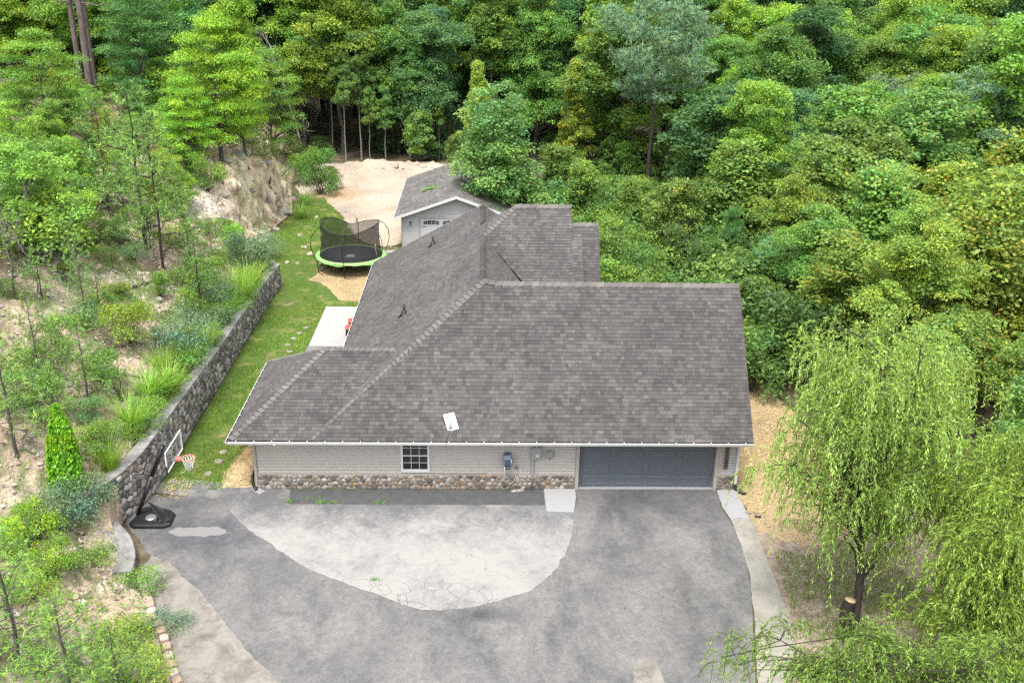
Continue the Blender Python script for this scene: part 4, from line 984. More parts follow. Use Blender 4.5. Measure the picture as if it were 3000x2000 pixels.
# ------------------------------------------------------------------ retaining wall
def wall_path(pts, closed=False):
    P = smooth(pts, 3, False); P = [np.array(p) for p in P]; s = [0]
    for i in range(1, len(P)): s.append(s[-1]+np.linalg.norm(P[i]-P[i-1]))
    P = np.array(P); s = np.array(s)
    def at(t):
        x, y = np.interp(t, s, P[:, 0]), np.interp(t, s, P[:, 1]); e = .05
        dx, dy = np.interp(t+e, s, P[:, 0])-np.interp(t-e, s, P[:, 0]), np.interp(t+e, s, P[:, 1])-np.interp(t-e, s, P[:, 1]); L_ = math.hypot(dx, dy)+1e-9
        return x, y, dx/L_, dy/L_
    return at, s[-1]
def stone_wall(name, pts, hfun, thick, label, cell, cat, nparts):
    """pts run away from the camera; the faced side looks right (+x)"""
    t = empty(name, (0, 0, 0), 0, label, cat)
    at, L_ = wall_path(pts); K = int(L_/.25); b = MB(); cp = MB()
    def pos(s, off, z): x, y, dx, dy = at(s); return np.array([x+dy*off, y-dx*off, z])
    V = []; V2 = []
    for i in range(K+1):
        s = L_*i/K; h = hfun(at(s)[1]); w = float(fbm(s*1.1, 3.3, 3))*.05
        V += [pos(s, 0, -.1), pos(s, 0, h-.07), pos(s, -thick, h-.07), pos(s, -thick, -.1)]
        V2 += [pos(s, .05+w, h-.08), pos(s, .055+w, h-.015), pos(s, .03+w, h+w*.3), pos(s, -thick*.5, h+.012+w*.3), pos(s, -thick+w, h+w*.3), pos(s, -thick-.03+w, h-.08)]
    m = 4; b.add(V, [(i*m+j, (i+1)*m+j, (i+1)*m+(j+1) % m, i*m+(j+1) % m) for i in range(K) for j in range(m)]+[(0, 1, 2, 3), tuple(K*m+j for j in (3, 2, 1, 0))]); b.build('mortar_core', m_darkmortar, t)
    m = 6; cp.add(V2, [(i*m+j, (i+1)*m+j, (i+1)*m+(j+1) % m, i*m+(j+1) % m) for i in range(K) for j in range(m)]+[tuple(range(6)), tuple(K*m+j for j in range(5, -1, -1))]); cp.build('coping', m_coping, t)
    rs_ = random.Random(3); hm_ = max(hfun(at(L_*i/40)[1]) for i in range(41)); sp = []
    nx = int(L_/cell); nr = int(hm_/cell/1.05)
    for i in range(nx):
        for k in range(nr):
            if rs_.random() < .07: continue
            sp.append(((i+.5+(k % 2)*.45+rs_.uniform(-.38, .38))*L_/nx, (k+.5+rs_.uniform(-.36, .36))*hm_/nr))
    f = lambda s, z, d: pos(s, d, z)
    out = []
    pal = [(.52, .48, .45), (.38, .35, .32), (.60, .56, .52), (.24, .22, .215), (.43, .35, .28), (.31, .26, .225), (.50, .48, .47), (.17, .155, .16), (.22, .21, .22)]
    for p, poly in cells(sp, .02, L_-.02, .0, hm_, cell*2.2):
        x, y, _, _ = at(p[0]); h = hfun(y)-.085
        poly = clip(poly, 0, -1, h)
        if len(poly) < 3 or max(q[1] for q in poly)-min(q[1] for q in poly) < .05: continue
        ge = stone_geo(poly, p, .011, rs_.uniform(.03, .075), f, rs_, .7)
        if ge:
            far = np.clip((y-2)/16, 0, 1); c = rs_.choices(pal, [4*(1-.45*far), 4, 3*(1-.4*far), 3+2*far, 2.2, 2+far, 2, 2+3*far, 2+3*far])[0]; j = rs_.uniform(.8, 1.15); out.append((y, ge, tuple(v*j for v in c)))
    out.sort(key=lambda q: q[0]); lo = MB()
    for i, (y, ge, c) in enumerate(out):
        if i < nparts: q = MB(); q.add(ge[0], ge[1], c, True); q.build('stone', m_stone, t)
        else: lo.add(ge[0], ge[1], c, True)
    if lo.v: tag(lo.build('far_stones', m_stone, t), kind='stuff')
    return t
stone_wall('retaining_wall', [(-4.9, -3.6), (-4.35, -2.75), (-3.95, -2.1), (-3.66, -1.2), (-3.5, -.1), (-3.5, 2), (-3.5, 8), (-3.5, 15), (-3.5, 20), (-3.42, 22.2)],
           lambda y: float(np.interp(y, [-4, -2.2, 0, 2, 5, 9, 15, 20, 22.5], [1.45, 1.75, 1.95, 1.9, 1.78, 1.62, 1.58, 1.42, 1.3])), .36,
           'long high fieldstone retaining wall with grey coping along the lawn', .215, 'retaining wall', 300)
stone_wall('low_wall', [(-2.62, -5.45), (-2.68, -4.9), (-2.9, -4.2), (-3.3, -3.55), (-3.85, -3.0), (-4.6, -2.6)], lambda y: float(np.interp(y, [-5.5, -4, -2.6], [.36, .42, .62])), .48,
           'low curved stone wall with broad concrete top below the big wall', .17, 'retaining wall', 60)

# edging blocks
def block_mesh(i):
    b = MB(); r_ = random.Random(i); c = [(.50, .36, .27), (.54, .41, .33), (.45, .33, .25), (.57, .46, .40)][i]
    pts = [(-.15, -.04), (-.09, -.11), (.09, -.11), (.15, -.04), (.13, .10), (-.13, .10)]
    V = [(x, y, 0) for x, y in pts]+[(x, y, .135) for x, y in pts]+[(x*.93, y*.92, .15) for x, y in pts]
    b.add(V, [(j, (j+1) % 6, 6+(j+1) % 6, 6+j) for j in range(6)]+[(6+j, 6+(j+1) % 6, 12+(j+1) % 6, 12+j) for j in range(6)]+[tuple(range(12, 18))], c)
    me = bpy.data.meshes.new('edging_block'); me.from_pydata(b.v, [], b.f); set_cols(me, np.array(b.c)); me.materials.append(m_paver); return me
BL = [block_mesh(i) for i in range(4)]
epix = [(415, 1698), (422, 1717), (428, 1735), (434, 1752), (439, 1768), (444, 1787), (448, 1806), (462, 1824), (472, 1843), (481, 1866), (489, 1890), (493, 1918), (500, 1943), (508, 1968), (518, 1990), (529, 2012)]
ordw = ['first', 'second', 'third', 'fourth', 'fifth', 'sixth', 'seventh', 'eighth', 'ninth', 'tenth', 'eleventh', 'twelfth', 'thirteenth', 'fourteenth', 'fifteenth', 'sixteenth']
for i, (u, v) in enumerate(epix):
    Q = pz(u, v, .15); a = pz(*epix[max(0, i-1)], .15); c = pz(*epix[min(len(epix)-1, i+1)], .15); ang = math.atan2(c[1]-a[1], c[0]-a[0])
    o = bpy.data.objects.new('edging_block', BL[i*7 % 4 if i not in (0, 11) else 3]); COL.objects.link(o); o.location = (Q[0], Q[1], .012); o.rotation_euler = (0, 0, ang+random.uniform(-.12, .12)); o.scale = (1.0, 1.15, 1.1)
    tag(o, '%s concrete edging block of the row counted from the low stone wall' % ordw[i], 'edging block', 'edging blocks along the planting bed')

# stepping stones
def pav_mesh(i):
    b = MB(); r_ = random.Random(i+40); n = 7; c = [(.33, .30, .24), (.29, .27, .23), (.36, .33, .27)][i % 3]
    pts = [((.19+r_.uniform(-.04, .05))*math.cos(a), (.15+r_.uniform(-.04, .04))*math.sin(a)) for a in [2*PI*k/n+r_.uniform(-.15, .15) for k in range(n)]]
    V = [(x, y, -.01) for x, y in pts]+[(x*.99, y*.99, .02) for x, y in pts]+[(x*.94, y*.93, .03) for x, y in pts]
    b.add(V, [(j, (j+1) % n, n+(j+1) % n, n+j) for j in range(n)]+[(n+j, n+(j+1) % n, 2*n+(j+1) % n, 2*n+j) for j in range(n)]+[tuple(range(2*n, 3*n))], c)
    me = bpy.data.meshes.new('stepping_stone'); me.from_pydata(b.v, [], b.f); set_cols(me, np.array(b.c)); me.materials.append(m_paver); return me
PV = [pav_mesh(i) for i in range(4)]
sps = [((612, 1388), 'stepping stone nearest the driveway apron'), ((642, 1352), 'second stepping stone from the driveway beside the straw'), ((655, 1325), 'third stepping stone from the driveway, by the roof corner'), ((668, 1297), 'stepping stone half under the eave corner of the roof'),
       ((849, 1030), 'stepping stone by the patio corner, nearest the small roof'), ((843, 1011), 'stepping stone beside the near patio edge'), ((861, 992), 'middle stepping stone in the grass beside the patio'), ((877, 976), 'fourth stepping stone along the patio'), ((897, 961), 'farthest stepping stone in the grass beside the patio')]
for i, ((u, v), lb) in enumerate(sps):
    Q = pz(u, v); o = bpy.data.objects.new('stepping_stone', PV[i % 4]); COL.objects.link(o); o.location = (Q[0], Q[1], .01); o.rotation_euler = (0, 0, random.uniform(0, 6)); tag(o, lb, 'stepping stone', 'stepping stones in the lawn')

# ------------------------------------------------------------------ patio seats
for i, (u, v, lb) in enumerate(((1024, 955, 'nearer of two dark stools with red cushions on the patio'), (1032, 936, 'farther of two dark stools with red cushions on the patio'))):
    Q = pz(u, v, .55); t = empty('stool', (Q[0]+.05, Q[1], .08), .08, lb, 'stool', 'red cushioned stools on the patio')
    b = MB(); b.bbox(-.24, .24, -.24, .24, 0, .34, .02); b.build('base', m_black, t)
    b = MB(); b.bbox(-.26, .26, -.26, .26, .345, .47, .045); b.build('cushion', m_red, t)

# ------------------------------------------------------------------ basketball hoop
P0 = pz(403, 1508, .12)
t = empty('basketball_hoop', (P0[0], P0[1], 0), 0, 'black portable basketball hoop with clear backboard and red rim beside the stone wall', 'basketball hoop')
cb = [pz(u, v, .0) for u, v in ((372, 1549), (497, 1549), (517, 1505), (424, 1490))]
L0 = np.array([P0[0], P0[1], 0])
b = MB(); V = []
for h, k in ((0, 1.0), (.10, 1.0), (.16, .93)):
    c_ = sum(cb)/4
    ring_ = []
    for i in range(4):
        a, c = cb[i], cb[(i+1) % 4]; e = .14
        ring_ += [a*(1-e)+c*e, a*e+c*(1-e)]
    V += [(c_+(p-c_)*k)*np.array([1, 1, 0])+np.array([0, 0, h])-L0 for p in ring_]
b.add(V, [(r*8+j, r*8+(j+1) % 8, r*8+8+(j+1) % 8, r*8+8+j) for r in range(2) for j in range(8)]+[tuple(range(16, 24))]); b.build('base', m_black, t)
# ribs on the base
b = MB()
for f_ in (.62, .74, .86):
    p = cb[0]*(1-f_)+cb[1]*f_; q = cb[3]*(1-f_)+cb[2]*f_; p = p*.85+q*.15; q = p*.15+q*.85
    b.tube([p*np.array([1, 1, 0])+np.array([0, 0, .165])-L0, q*np.array([1, 1, 0])+np.array([0, 0, .165])-L0], .035, 6)
b.build('ribs', m_black, t)
cc = pz(442, 1514, .17)-L0
b = MB(); b.lathe([(.0, .03), (.13, .03), (.17, .02), (.19, -.01)], 20, cc); b.build('weight_disc', m_steel, t)
lid = [pz(433, 1468, .55)-L0, pz(490, 1507, .40)-L0, pz(500, 1530, .17)-L0, pz(478, 1530, .17)-L0]
b = MB(); lp = [lid[0]+(0, 0, 0), lid[0]+(lid[1]-lid[0])*.55+np.array([.05, .05, .02]), lid[1], (lid[1]*.4+lid[2]*.6), lid[3]+(.0, 0, 0), (lid[3]+lid[0])/2+np.array([-.03, -.02, 0])]
b.prism(lp, (0.012, -.01, -.03)); b.build('tilted_lid', m_black, t)
ptop = py(477, 1306, P0[1]-.0)-L0
ptop = np.array(ptop); base_p = np.array([0, 0, .12])
mid = base_p+(ptop-base_p)*.5; m2 = base_p+(ptop-base_p)*.58
b = MB(); b.tube([base_p, mid], .065, 10); b.tube([m2, ptop], .075, 10); b.build('pole', m_blackmetal, t)
b = MB(); b.tube([mid-(ptop-base_p)*.02, m2+(ptop-base_p)*.02], .045, 10); b.build('inner_pole', m_steel, t)
Yb = P0[1]
# backboard, facing +x; corners from the photograph on the plane x = xb
bx_ = ptop[0]+.28; X_b = bx_+P0[0]
TL = px(484, 1321, X_b)-L0; TR = px(530, 1261, X_b)-L0; BL_ = px(490, 1385, X_b)-L0; BR = px(535, 1320, X_b)-L0
yA, yB = (TL[1]+BL_[1])/2, (TR[1]+BR[1])/2; zT, zB = (TL[2]+TR[2])/2, (BL_[2]+BR[2])/2
BX = bx_
b = MB(); b.box(BX-.012, BX, yA+.03, yB-.03, zB+.03, zT-.03); b.build('backboard', m_clear, t)
b = MB(); w = .024
for (a, c, e, f_) in ((yA, yB, zT-w, zT), (yA, yB, zB, zB+w), (yA, yA+w, zB+w, zT-w), (yB-w, yB, zB+w, zT-w)): b.box(BX-.03, BX+.012, a, c, e, f_)
b.build('backboard_frame', m_white, t)
b = MB(); b.box(BX-.035, BX+.015, yA-.02, yA, zB-.03, zT*.35+zB*.65); b.box(BX-.035, BX+.016, yA, yB, zB-.045, zB-.001); b.build('edge_pad', m_black, t)
ym = (yA+yB)/2; zq = zB+.14; b = MB(); w = .018
for (a, c, e, f_) in ((ym-.28, ym+.28, zq+.42-w, zq+.42), (ym-.28, ym+.28, zq, zq+w), (ym-.28, ym-.28+w, zq+w, zq+.42-w), (ym+.28-w, ym+.28, zq+w, zq+.42-w)): b.box(BX+.001, BX+.008, a, c, e, f_)
b.build('target_square', m_white, t)
rz_ = zB+.12; rc = np.array([BX+.42, ym, rz_])
b = MB(); b.tube([rc+.225*np.array([math.cos(a), math.sin(a), 0]) for a in np.linspace(0, 2*PI, 29)], .014, 8, cap=False); b.build('rim', m_rim, t)
b = MB(); b.bbox(BX+.01, BX+.20, ym-.09, ym+.09, rz_-.09, rz_+.02, .015); b.build('rim_bracket', m_rim, t)
b = MB()
for k in range(12):
    for sgn in (-1, 1):
        pts = []
        for j in range(7):
            f_ = j/6; r_ = .222*(1-f_)+.115*f_-.02*math.sin(f_*PI); a = 2*PI*k/12+sgn*f_*1.05; pts.append(rc+np.array([r_*math.cos(a), r_*math.sin(a), -.42*f_]))
        b.tube(pts, .0065, 4)
b.build('net', m_net, t)
b = MB()
for s in (-.14, .14):
    b.tube([ptop+np.array([0, s, -.08]), (BX-.02, ym+s, zT-.18)], .018, 6); b.tube([ptop+np.array([0, s, -.45]), (BX-.02, ym+s, zB+.2)], .018, 6)
    b.tube([ptop+np.array([0, s, -.05]), ptop+np.array([-.42, s, -.02])], .018, 6)
b.tube([ptop+np.array([-.42, 0, -.02]), m2+np.array([-.28, 0, .05]), m2+np.array([-.05, 0, -.03])], .02, 6); b.tube([ptop+np.array([-.42, -.14, -.02]), ptop+np.array([-.42, .14, -.02])], .018, 6)
b.tube([m2+np.array([-.28, 0, .05]), m2+np.array([-.55, -.05, .06])], .02, 6); b.build('height_adjuster', m_blackmetal, t)

# ------------------------------------------------------------------ trampoline
TC = np.array([.15, 25.5]); t = empty('trampoline', (TC[0], TC[1], 0), 0, 'round trampoline with black mat, lime green pad and black safety net', 'trampoline')
zt_ = .88; Rf, Rm = 2.06, 1.85
b = MB(); b.lathe([(0, zt_-.02), (.6, zt_-.012), (1.2, zt_-.004), (Rm, zt_)], 64); b.build('jumping_mat', m_matcloth, t)
b = MB(); n = 96; V = []
for k in range(n):
    a = 2*PI*k/n; dr = .035*math.sin(a*5+1)+.02*math.sin(a*11); hd = .11+.04*math.sin(a*6+.5)+.03*math.sin(a*13)
    for r_, z in ((Rm-.02, zt_+.015), (Rm+.05, zt_+.04), (Rf-.03, zt_+.035), (Rf+.03, zt_-.0), (Rf+.03+dr*.4, zt_-hd)): V.append((r_*math.cos(a), r_*math.sin(a), z))
F_ = [(k*5+j, k*5+j+1, ((k+1) % n)*5+j+1, ((k+1) % n)*5+j) for k in range(n) for j in range(4)]; b.add(V, [f[::-1] for f in F_], None, True); b.build('pad', m_lime, t)
b = MB(); b.tube([(Rf*math.cos(a), Rf*math.sin(a), zt_-.05) for a in np.linspace(0, 2*PI, 61)], .03, 8, cap=False); b.build('frame_ring', m_blackmetal, t)
top = []; Rt = 1.74
def ztop(a): return 2.72+.20*math.cos(2*(a-math.radians(170)))-.28*math.exp(-((a-math.radians(95))/.35)**2)-.12*math.sin(a)*0
for k in range(6):
    a = math.radians(270+60*k-4); ca, sa = math.cos(a), math.sin(a)
    b = MB(); b.tube([(Rf*1.0*ca, Rf*1.0*sa, 0.0), (Rf*ca, Rf*sa, .85)], .024, 8); a2 = a+.32
    b.tube([(Rf*ca, Rf*sa, .02), (Rf*math.cos(a2), Rf*math.sin(a2), .03)], .022, 6); b.build('leg', m_blackmetal, t)
    b = MB(); zt2 = ztop((a+1e-9) % (2*PI)); b.tube([(Rf*ca, Rf*sa, .6), (2.28*ca, 2.28*sa, 1.1), (2.42*ca, 2.42*sa, 1.6), (2.38*ca, 2.38*sa, 2.15), (2.12*ca, 2.12*sa, 2.55), (Rt*ca, Rt*sa, zt2)], .022, 8); b.build('pole', m_blackmetal, t)
b = MB(); ang = np.linspace(0, 2*PI, 73); b.tube([(Rt*math.cos(a), Rt*math.sin(a), ztop(a % (2*PI))) for a in ang], .018, 8, cap=False); b.build('top_ring', m_blackmetal, t)
b = MB(); V = []; n = 72; rows = 6
for k in range(n):
    a = 2*PI*k/n
    for j in range(rows+1):
        f_ = j/rows; r_ = Rm*(1-f_)+(Rt-.01)*f_-.10*math.sin(f_*PI); V.append((r_*math.cos(a), r_*math.sin(a), zt_+.03+(ztop(a)-zt_-.03)*f_))
m = rows+1; b.add(V, [(k*m+j, ((k+1) % n)*m+j, ((k+1) % n)*m+j+1, k*m+j+1) for k in range(n) for j in range(rows)], None, True); b.build('safety_net', m_netting, t)
lg = MB()    # small printed emblem on the mat: an oval ring with a bar pattern and a line of marks under it
for k in range(20):
    a0, a1 = 2*PI*k/20, 2*PI*(k+1)/20; lg.add([(.24*math.cos(a0), .20*math.sin(a0), 0), (.24*math.cos(a1), .20*math.sin(a1), 0), (.20*math.cos(a1), .155*math.sin(a1), 0), (.20*math.cos(a0), .155*math.sin(a0), 0)], [(0, 1, 2, 3)])
for y_ in (-.07, .0, .07): lg.box(-.13, .13, y_-.018, y_+.018, -.001, .001)
for k in range(9): lg.box(-.30+k*.07, -.30+k*.07+.045, -.36-.02*(k % 2), -.29, -.001, .001)
e = lg.build('emblem', m_white, t); e.location = (.0, -.25, zt_+.002)
b = MB(); b.tube([(1.62, -.85, .95), (1.60, -.9, 1.25), (1.52, -.92, 1.62), (1.58, -.93, 1.8)], .022, 6); b.build('entry_zip', simple('tan_cord', (.55, .42, .2), .7), t)

# ------------------------------------------------------------------ detached garage
GY = 29.5; g2 = empty('detached_garage', (0, 0, 0), 0, 'small detached garage with pale siding and grey shingle roof behind the trampoline', 'garage')
ex, ez = 2.42, 2.22; ax, az_ = 6.30, 3.62; rx = 2*ax-ex; yb2 = 40.0; yf = GY-.45; k2 = (az_-ez)/(ax-ex)
GF = [(ex, yf, ez), (ax, yf, az_), (ax, yb2, az_), (ex, yb2, ez)]; GR = [(rx, yf, ez), (rx, yb2, ez), (ax, yb2, az_), (ax, yf, az_)]
b = MB(); deck(b, GF); deck(b, GR); r2 = b.build('roof', m_shingle, g2)
fl2 = MB()
for P_ in (GF, GR):
    for s in shingles(P_, (0, 1, 0), .16, .15, .5, .02, 1.6): fl2.add(s[0], s[1], s[2])
tag(fl2.build('shingle_field', m_shingle, r2), kind='stuff')
for yy in (yf,):
    b = MB(); b.prism([(ex-.05, yy-.03, ez-.03), (ax, yy-.03, az_-.01), (ax, yy-.03, az_-.2), (ex-.05, yy-.03, ez-.2)], (0, .03, 0)); b.prism([(ax, yy-.03, az_-.01), (rx+.05, yy-.03, ez-.03), (rx+.05, yy-.03, ez-.2), (ax, yy-.03, az_-.2)], (0, .03, 0)); b.build('rake_board', m_white, g2)
b = MB(); b.box(ex-.05, ex, yf, yb2, ez-.15, ez-.01); b.build('gutter', m_white, g2)
gl, gr_ = ex+.42, rx-.42
b = MB(); b.prism([(gl, GY, 0), (gr_, GY, 0), (gr_, GY, ez-.05+.42*k2-.1), (ax, GY, az_-.2), (gl, GY, ez-.05+.42*k2-.1)], (0, .12, 0)); b.box(gl, gl+.1, GY+.12, yb2-.3, 0, 2.2); b.box(gr_-.1, gr_, GY+.12, yb2-.3, 0, 2.2); b.box(gl+.1, gr_-.1, yb2-.42, yb2-.3, 0, 2.2); b.build('wall', m_siding2, g2)
dl = py(1232, 665, GY)[0]; dt = py(1232, 641, GY)[2]
b = MB(); z = .05
while z < az_-.3:
    zt3 = ez+.3*k2
    x0 = gl+.06 if z < ez-.0 else gl+(z+.12-ez)/k2*1.0+.0
    x1 = 2*ax-x0
    if z < dt: segs = [(x0, dl-.1), (dl+4.9, x1)]
    else: segs = [(x0, x1)]
    for (p, q) in segs:
        if q > p: b.add([(p, GY-.004, z-.004), (q, GY-.004, z-.004), (q, GY-.026, z), (p, GY-.026, z), (q, GY-.008, z+.12), (p, GY-.008, z+.12)], [(0, 1, 2, 3), (3, 2, 4, 5)])
    z += .125
b.build('siding', m_siding2, g2)
b = MB(); b.box(gl-.01, gl+.07, GY-.035, GY+.05, 0, ez+.05); b.box(dl-.11, dl, GY-.035, GY, 0, dt+.1); b.box(dl, dl+4.9, GY-.035, GY, dt, dt+.1); b.build('trim', m_trim, g2)
gd2 = empty('garage_door'); gd2.parent = g2
for r in range(4): b = MB(); b.box(dl, dl+4.88, GY-.02, GY-.002, r*dt/4+.004, (r+1)*dt/4-.004); b.build('door_section', m_doorhi, gd2)
for k in range(4):
    x0 = dl+.2+k*1.2; z0, z1 = dt-.34, dt-.1
    b = MB(); b.prism([(x0, GY-.024, z0), (x0+.98, GY-.024, z0), (x0+.98, GY-.024, z1-.07), (x0+.72, GY-.024, z1-.01), (x0+.49, GY-.024, z1), (x0+.25, GY-.024, z1-.01), (x0, GY-.024, z1-.07)], (0, .003, 0)); b.build('window', m_glass, gd2)
    b = MB()
    for j in range(1, 4): b.box(x0+.98*j/4-.012, x0+.98*j/4+.012, GY-.034, GY-.026, z0, z1-.01)
    b.box(x0-.03, x0+1.01, GY-.036, GY-.026, z0-.03, z0); b.box(x0, x0+.98, GY-.034, GY-.0265, (z0+z1)/2-.02, (z0+z1)/2); b.build('muntins', m_doorhi, gd2)
b = MB(); b.box(dl+.02, dl+.42, GY-.03, GY-.02, dt-.5, dt-.47); b.build('strap_hinge', m_black, gd2)
P = py(1203, 655, GY-.06); ln = empty('wall_lantern', (P[0], P[1], P[2])); ln.parent = g2
b = MB(); b.lathe([(.0, .16), (.07, .10), (.09, .08), (.0, .08)], 8); b.lathe([(.0, -.13), (.05, -.12), (.03, -.1), (0, -.1)], 8); b.box(-.03, .03, .02, .06, -.08, .1); b.build('lantern_frame', m_black, ln)
b = MB(); b.lathe([(.045, -.1), (.07, .08)], 8); b.build('lantern_glass', m_steel, ln)
for q in ((1338, 515), (1352, 520)):
    d = ray(*q); n_ = np.array([-k2, 0, 1.]); P = CAM+d*((n_@np.array([ex, 0, ez])-n_@CAM)/(n_@d)); b = MB(); b.tube([P-(0, 0, .1), P+(0, 0, .55)], .04, 8); b.build('vent_pipe', m_steel, r2)
# ------------------------------------------------------------------ vegetation builders
def leaf_quads(C, Nrm, L, Wd, r, droop=0.0, axis=None):
    """one folded rhombus per leaf: C centres, Nrm normals, L lengths"""
    n = len(C); a = r.normal(size=(n, 3)) if axis is None else axis+r.normal(size=(n, 3))*.35
    a[:, 2] -= droop
    a -= Nrm*(a*Nrm).sum(1)[:, None]; a /= np.linalg.norm(a, axis=1)[:, None]+1e-9
    b = np.cross(Nrm, a); L = np.asarray(L)[:, None] if hasattr(L, '__len__') else L
    p0 = C-a*L*.5; p2 = C+a*L*.5; mid = C+a*L*.06; k = Wd*.5
    p1 = mid+b*L*k+Nrm*L*.08; p3 = mid-b*L*k+Nrm*L*.08
    V = np.stack([p0, p1, p2, p3], 1).reshape(-1, 3); F_ = np.arange(n*4).reshape(n, 4)
    return V, F_
def unit(v): return v/(np.linalg.norm(v, axis=-1, keepdims=True)+1e-9)
def sph(r, n): return unit(r.normal(size=(n, 3)))
def clump_leaves(r, cen, rad, per, flat=.62, shell=.5, up=.55, top=None):
    """leaf centres and normals in soft clumps"""
    k = len(cen); per = np.maximum(4, (per*(rad/rad.mean())**2).astype(int)); idx = np.repeat(np.arange(k), per); n = len(idx)
    d = sph(r, n); d[:, 2] = np.where(d[:, 2] < -.35, -d[:, 2], d[:, 2]); rr_ = r.random(n)**(1/3.)*(1-shell)+shell*(.75+.35*r.random(n))
    C = cen[idx]+d*rad[idx][:, None]*rr_[:, None]*np.array([1, 1, flat])
    C = C+r.normal(size=(n, 3))*(.16*rad[idx][:, None]); N = unit(d*.6+np.array([0, 0, up])+r.normal(size=(n, 3))*.6)
    return C, N, idx
def tones(r, idx, k, lo=.62, hi=1.35, clv=.16, tip=0.0):
    base = 1+r.normal(size=k)*clv; t = base[idx]*(lo+(hi-lo)*r.random(len(idx)))
    c = np.stack([t*(1+.12*(t-1)), t, t*(1-.15*(t-1))], 1)
    if tip:
        m = r.random(len(idx)) < tip; c[m] = c[m]*np.array([2.6, 1.15, .9])
    hv = (r.normal(size=k)*.5)[idx]; c = c*np.stack([1+.20*hv, 1+.03*hv, 1-.25*hv], 1)
    return np.clip(c, .1, 4)
def lobes_crown(r, H, zb, R, n, cone=False):
    """clump centres over several overlapping sub-crowns of unequal size"""
    K = r.integers(9, 13); sub_ = []
    for i in range(K):
        f = (i+.5)/K; a = i*2.4+r.normal()*.4; w = (1-f)**.7 if cone else math.sqrt(max(.05, 1-((f-.38)/.68)**2))
        rd = R*r.uniform(.34, .56)*(.55+.55*w) if not cone else R*(.28+.45*w)*r.uniform(.85, 1.15); q = max(0, R*w*r.uniform(.55, 1.05)-rd*.75); sub_.append((math.cos(a)*q, math.sin(a)*q, zb+(H-zb)*f*.93, rd))
    sub_ = np.array(sub_); P = []; j = r.choice(K, n, p=sub_[:, 3]**2/(sub_[:, 3]**2).sum()); d = sph(r, n); d[:, 2] = np.abs(d[:, 2])*1.0-.25*r.random(n); d = unit(d)
    rr_ = (.5+.68*r.random(n)**1.2); P = sub_[j, :3]+d*(sub_[j, 3]*rr_)[:, None]*np.array([1, 1, .85]); P[:, 2] = np.clip(P[:, 2], zb*.9, H*.99); return P
def limb(b, r, p, q, r0, r1, sag=.0, n=5, wob=.06, seg=5, col=(1, 1, 1)):
    p = np.array(p, float); q = np.array(q, float); L_ = np.linalg.norm(q-p); pts = []
    for i in range(seg+1):
        f = i/seg; w = math.sin(f*PI)*L_*wob; pts.append(p+(q-p)*f+np.array([r.normal()*w, r.normal()*w, r.normal()*w*.6+math.sin(f*PI)*L_*sag]))
    b.tube(pts, [r0+(r1-r0)*(i/seg) for i in range(seg+1)], n, col, cap=False); return pts

def make_broad(seed, H=14., R=3.6, nl=16000, leaf=.26, shape='oval', bare=.28, clumps=150, lw=.6, tip=0., tr=.17, lean=0., flat=.62, rad=(.55, 1.05), multi=False):
    r = np.random.default_rng(seed); rp = random.Random(seed)
    zb = H*bare; cen = []; tries = 0; lobes = [(r.uniform(0, 6.28), r.uniform(.15, .9), r.uniform(.75, 1.2)) for _ in range(9)]
    while len(cen) < clumps and tries < 90000:
        tries += 1; f = r.random(); a = r.uniform(0, 2*PI)
        if shape == 'oval': prof = math.sqrt(max(0, 1-((f-.42)/.6)**2))
        elif shape == 'cone': prof = (1-f)**.75*.95+.08
        elif shape == 'dome': prof = math.sqrt(max(0, 1-((f-.3)/.72)**2))*1.05
        elif shape == 'tiers': f = round(f*7)/7+r.normal()*.018; prof = math.sqrt(max(0, 1-((f-.35)/.68)**2))
        else: prof = (min(1, f*2.4+.25)*(1-f)**.55*1.25)
        k = 1.0
        for la, lf, lk in lobes:
            k += (lk-1)*math.exp(-((a-la+PI) % (2*PI)-PI)**2*1.6-((f-lf)/.16)**2)*1.6
        q = (r.random()**.42)*prof*R*k
        z = zb+f*(H-zb)*.97
        if prof > .05: cen.append((math.cos(a)*q+lean*f*H, math.sin(a)*q, z))
    cen = np.array(cen)
    if multi: cen = lobes_crown(r, H, zb, R, clumps, shape == 'cone')
    rd = r.uniform(rad[0], rad[1], len(cen))*R/3.6
    C, N, idx = clump_leaves(r, cen, rd, nl/len(cen), flat)
    V, F_ = leaf_quads(C, N, leaf*r.uniform(.7, 1.25, len(C)), lw, r, .35)
    col = tones(r, idx, len(cen), tip=tip)
    crown = fast_mesh('crown', V, F_, col); crown.materials.append(m_leaf)
    b = MB(); top = np.array([lean*H*.85, 0, H*.9]); tp = [np.array([0, 0, -.3])]; K = 7
    for i in range(1, K+1): f = i/K; tp.append(np.array([lean*f*H*.85+r.normal()*.10, r.normal()*.10, H*.9*f]))
    b.tube(tp, [tr*(1-f*.85)*(1.35 if f == 0 else 1) for f in np.linspace(0, 1, K+1)], 7, (1, 1, 1), cap=False)
    sel = r.choice(len(cen), min(len(cen), 42), replace=False)
    for i in sel:
        c = cen[i]; dh = np.linalg.norm(c[:2]-np.array([lean*c[2], 0])); z0 = max(zb*.75, c[2]-dh*rp.uniform(.5, 1.1)); f = min(z0/(H*.9), .97)
        p = np.array([lean*z0, 0, z0]); limb(b, r, p, c-(0, 0, .1), tr*(1-f*.85)*.5, .018, -.03, 4, .05, 4)
    tm = bpy.data.meshes.new('trunk'); tm.from_pydata(b.v, [], b.f); set_cols(tm, np.array(b.c)); tm.polygons.foreach_set('use_smooth', np.ones(len(b.f), bool)); tm.materials.append(m_bark)
    return crown, tm, H

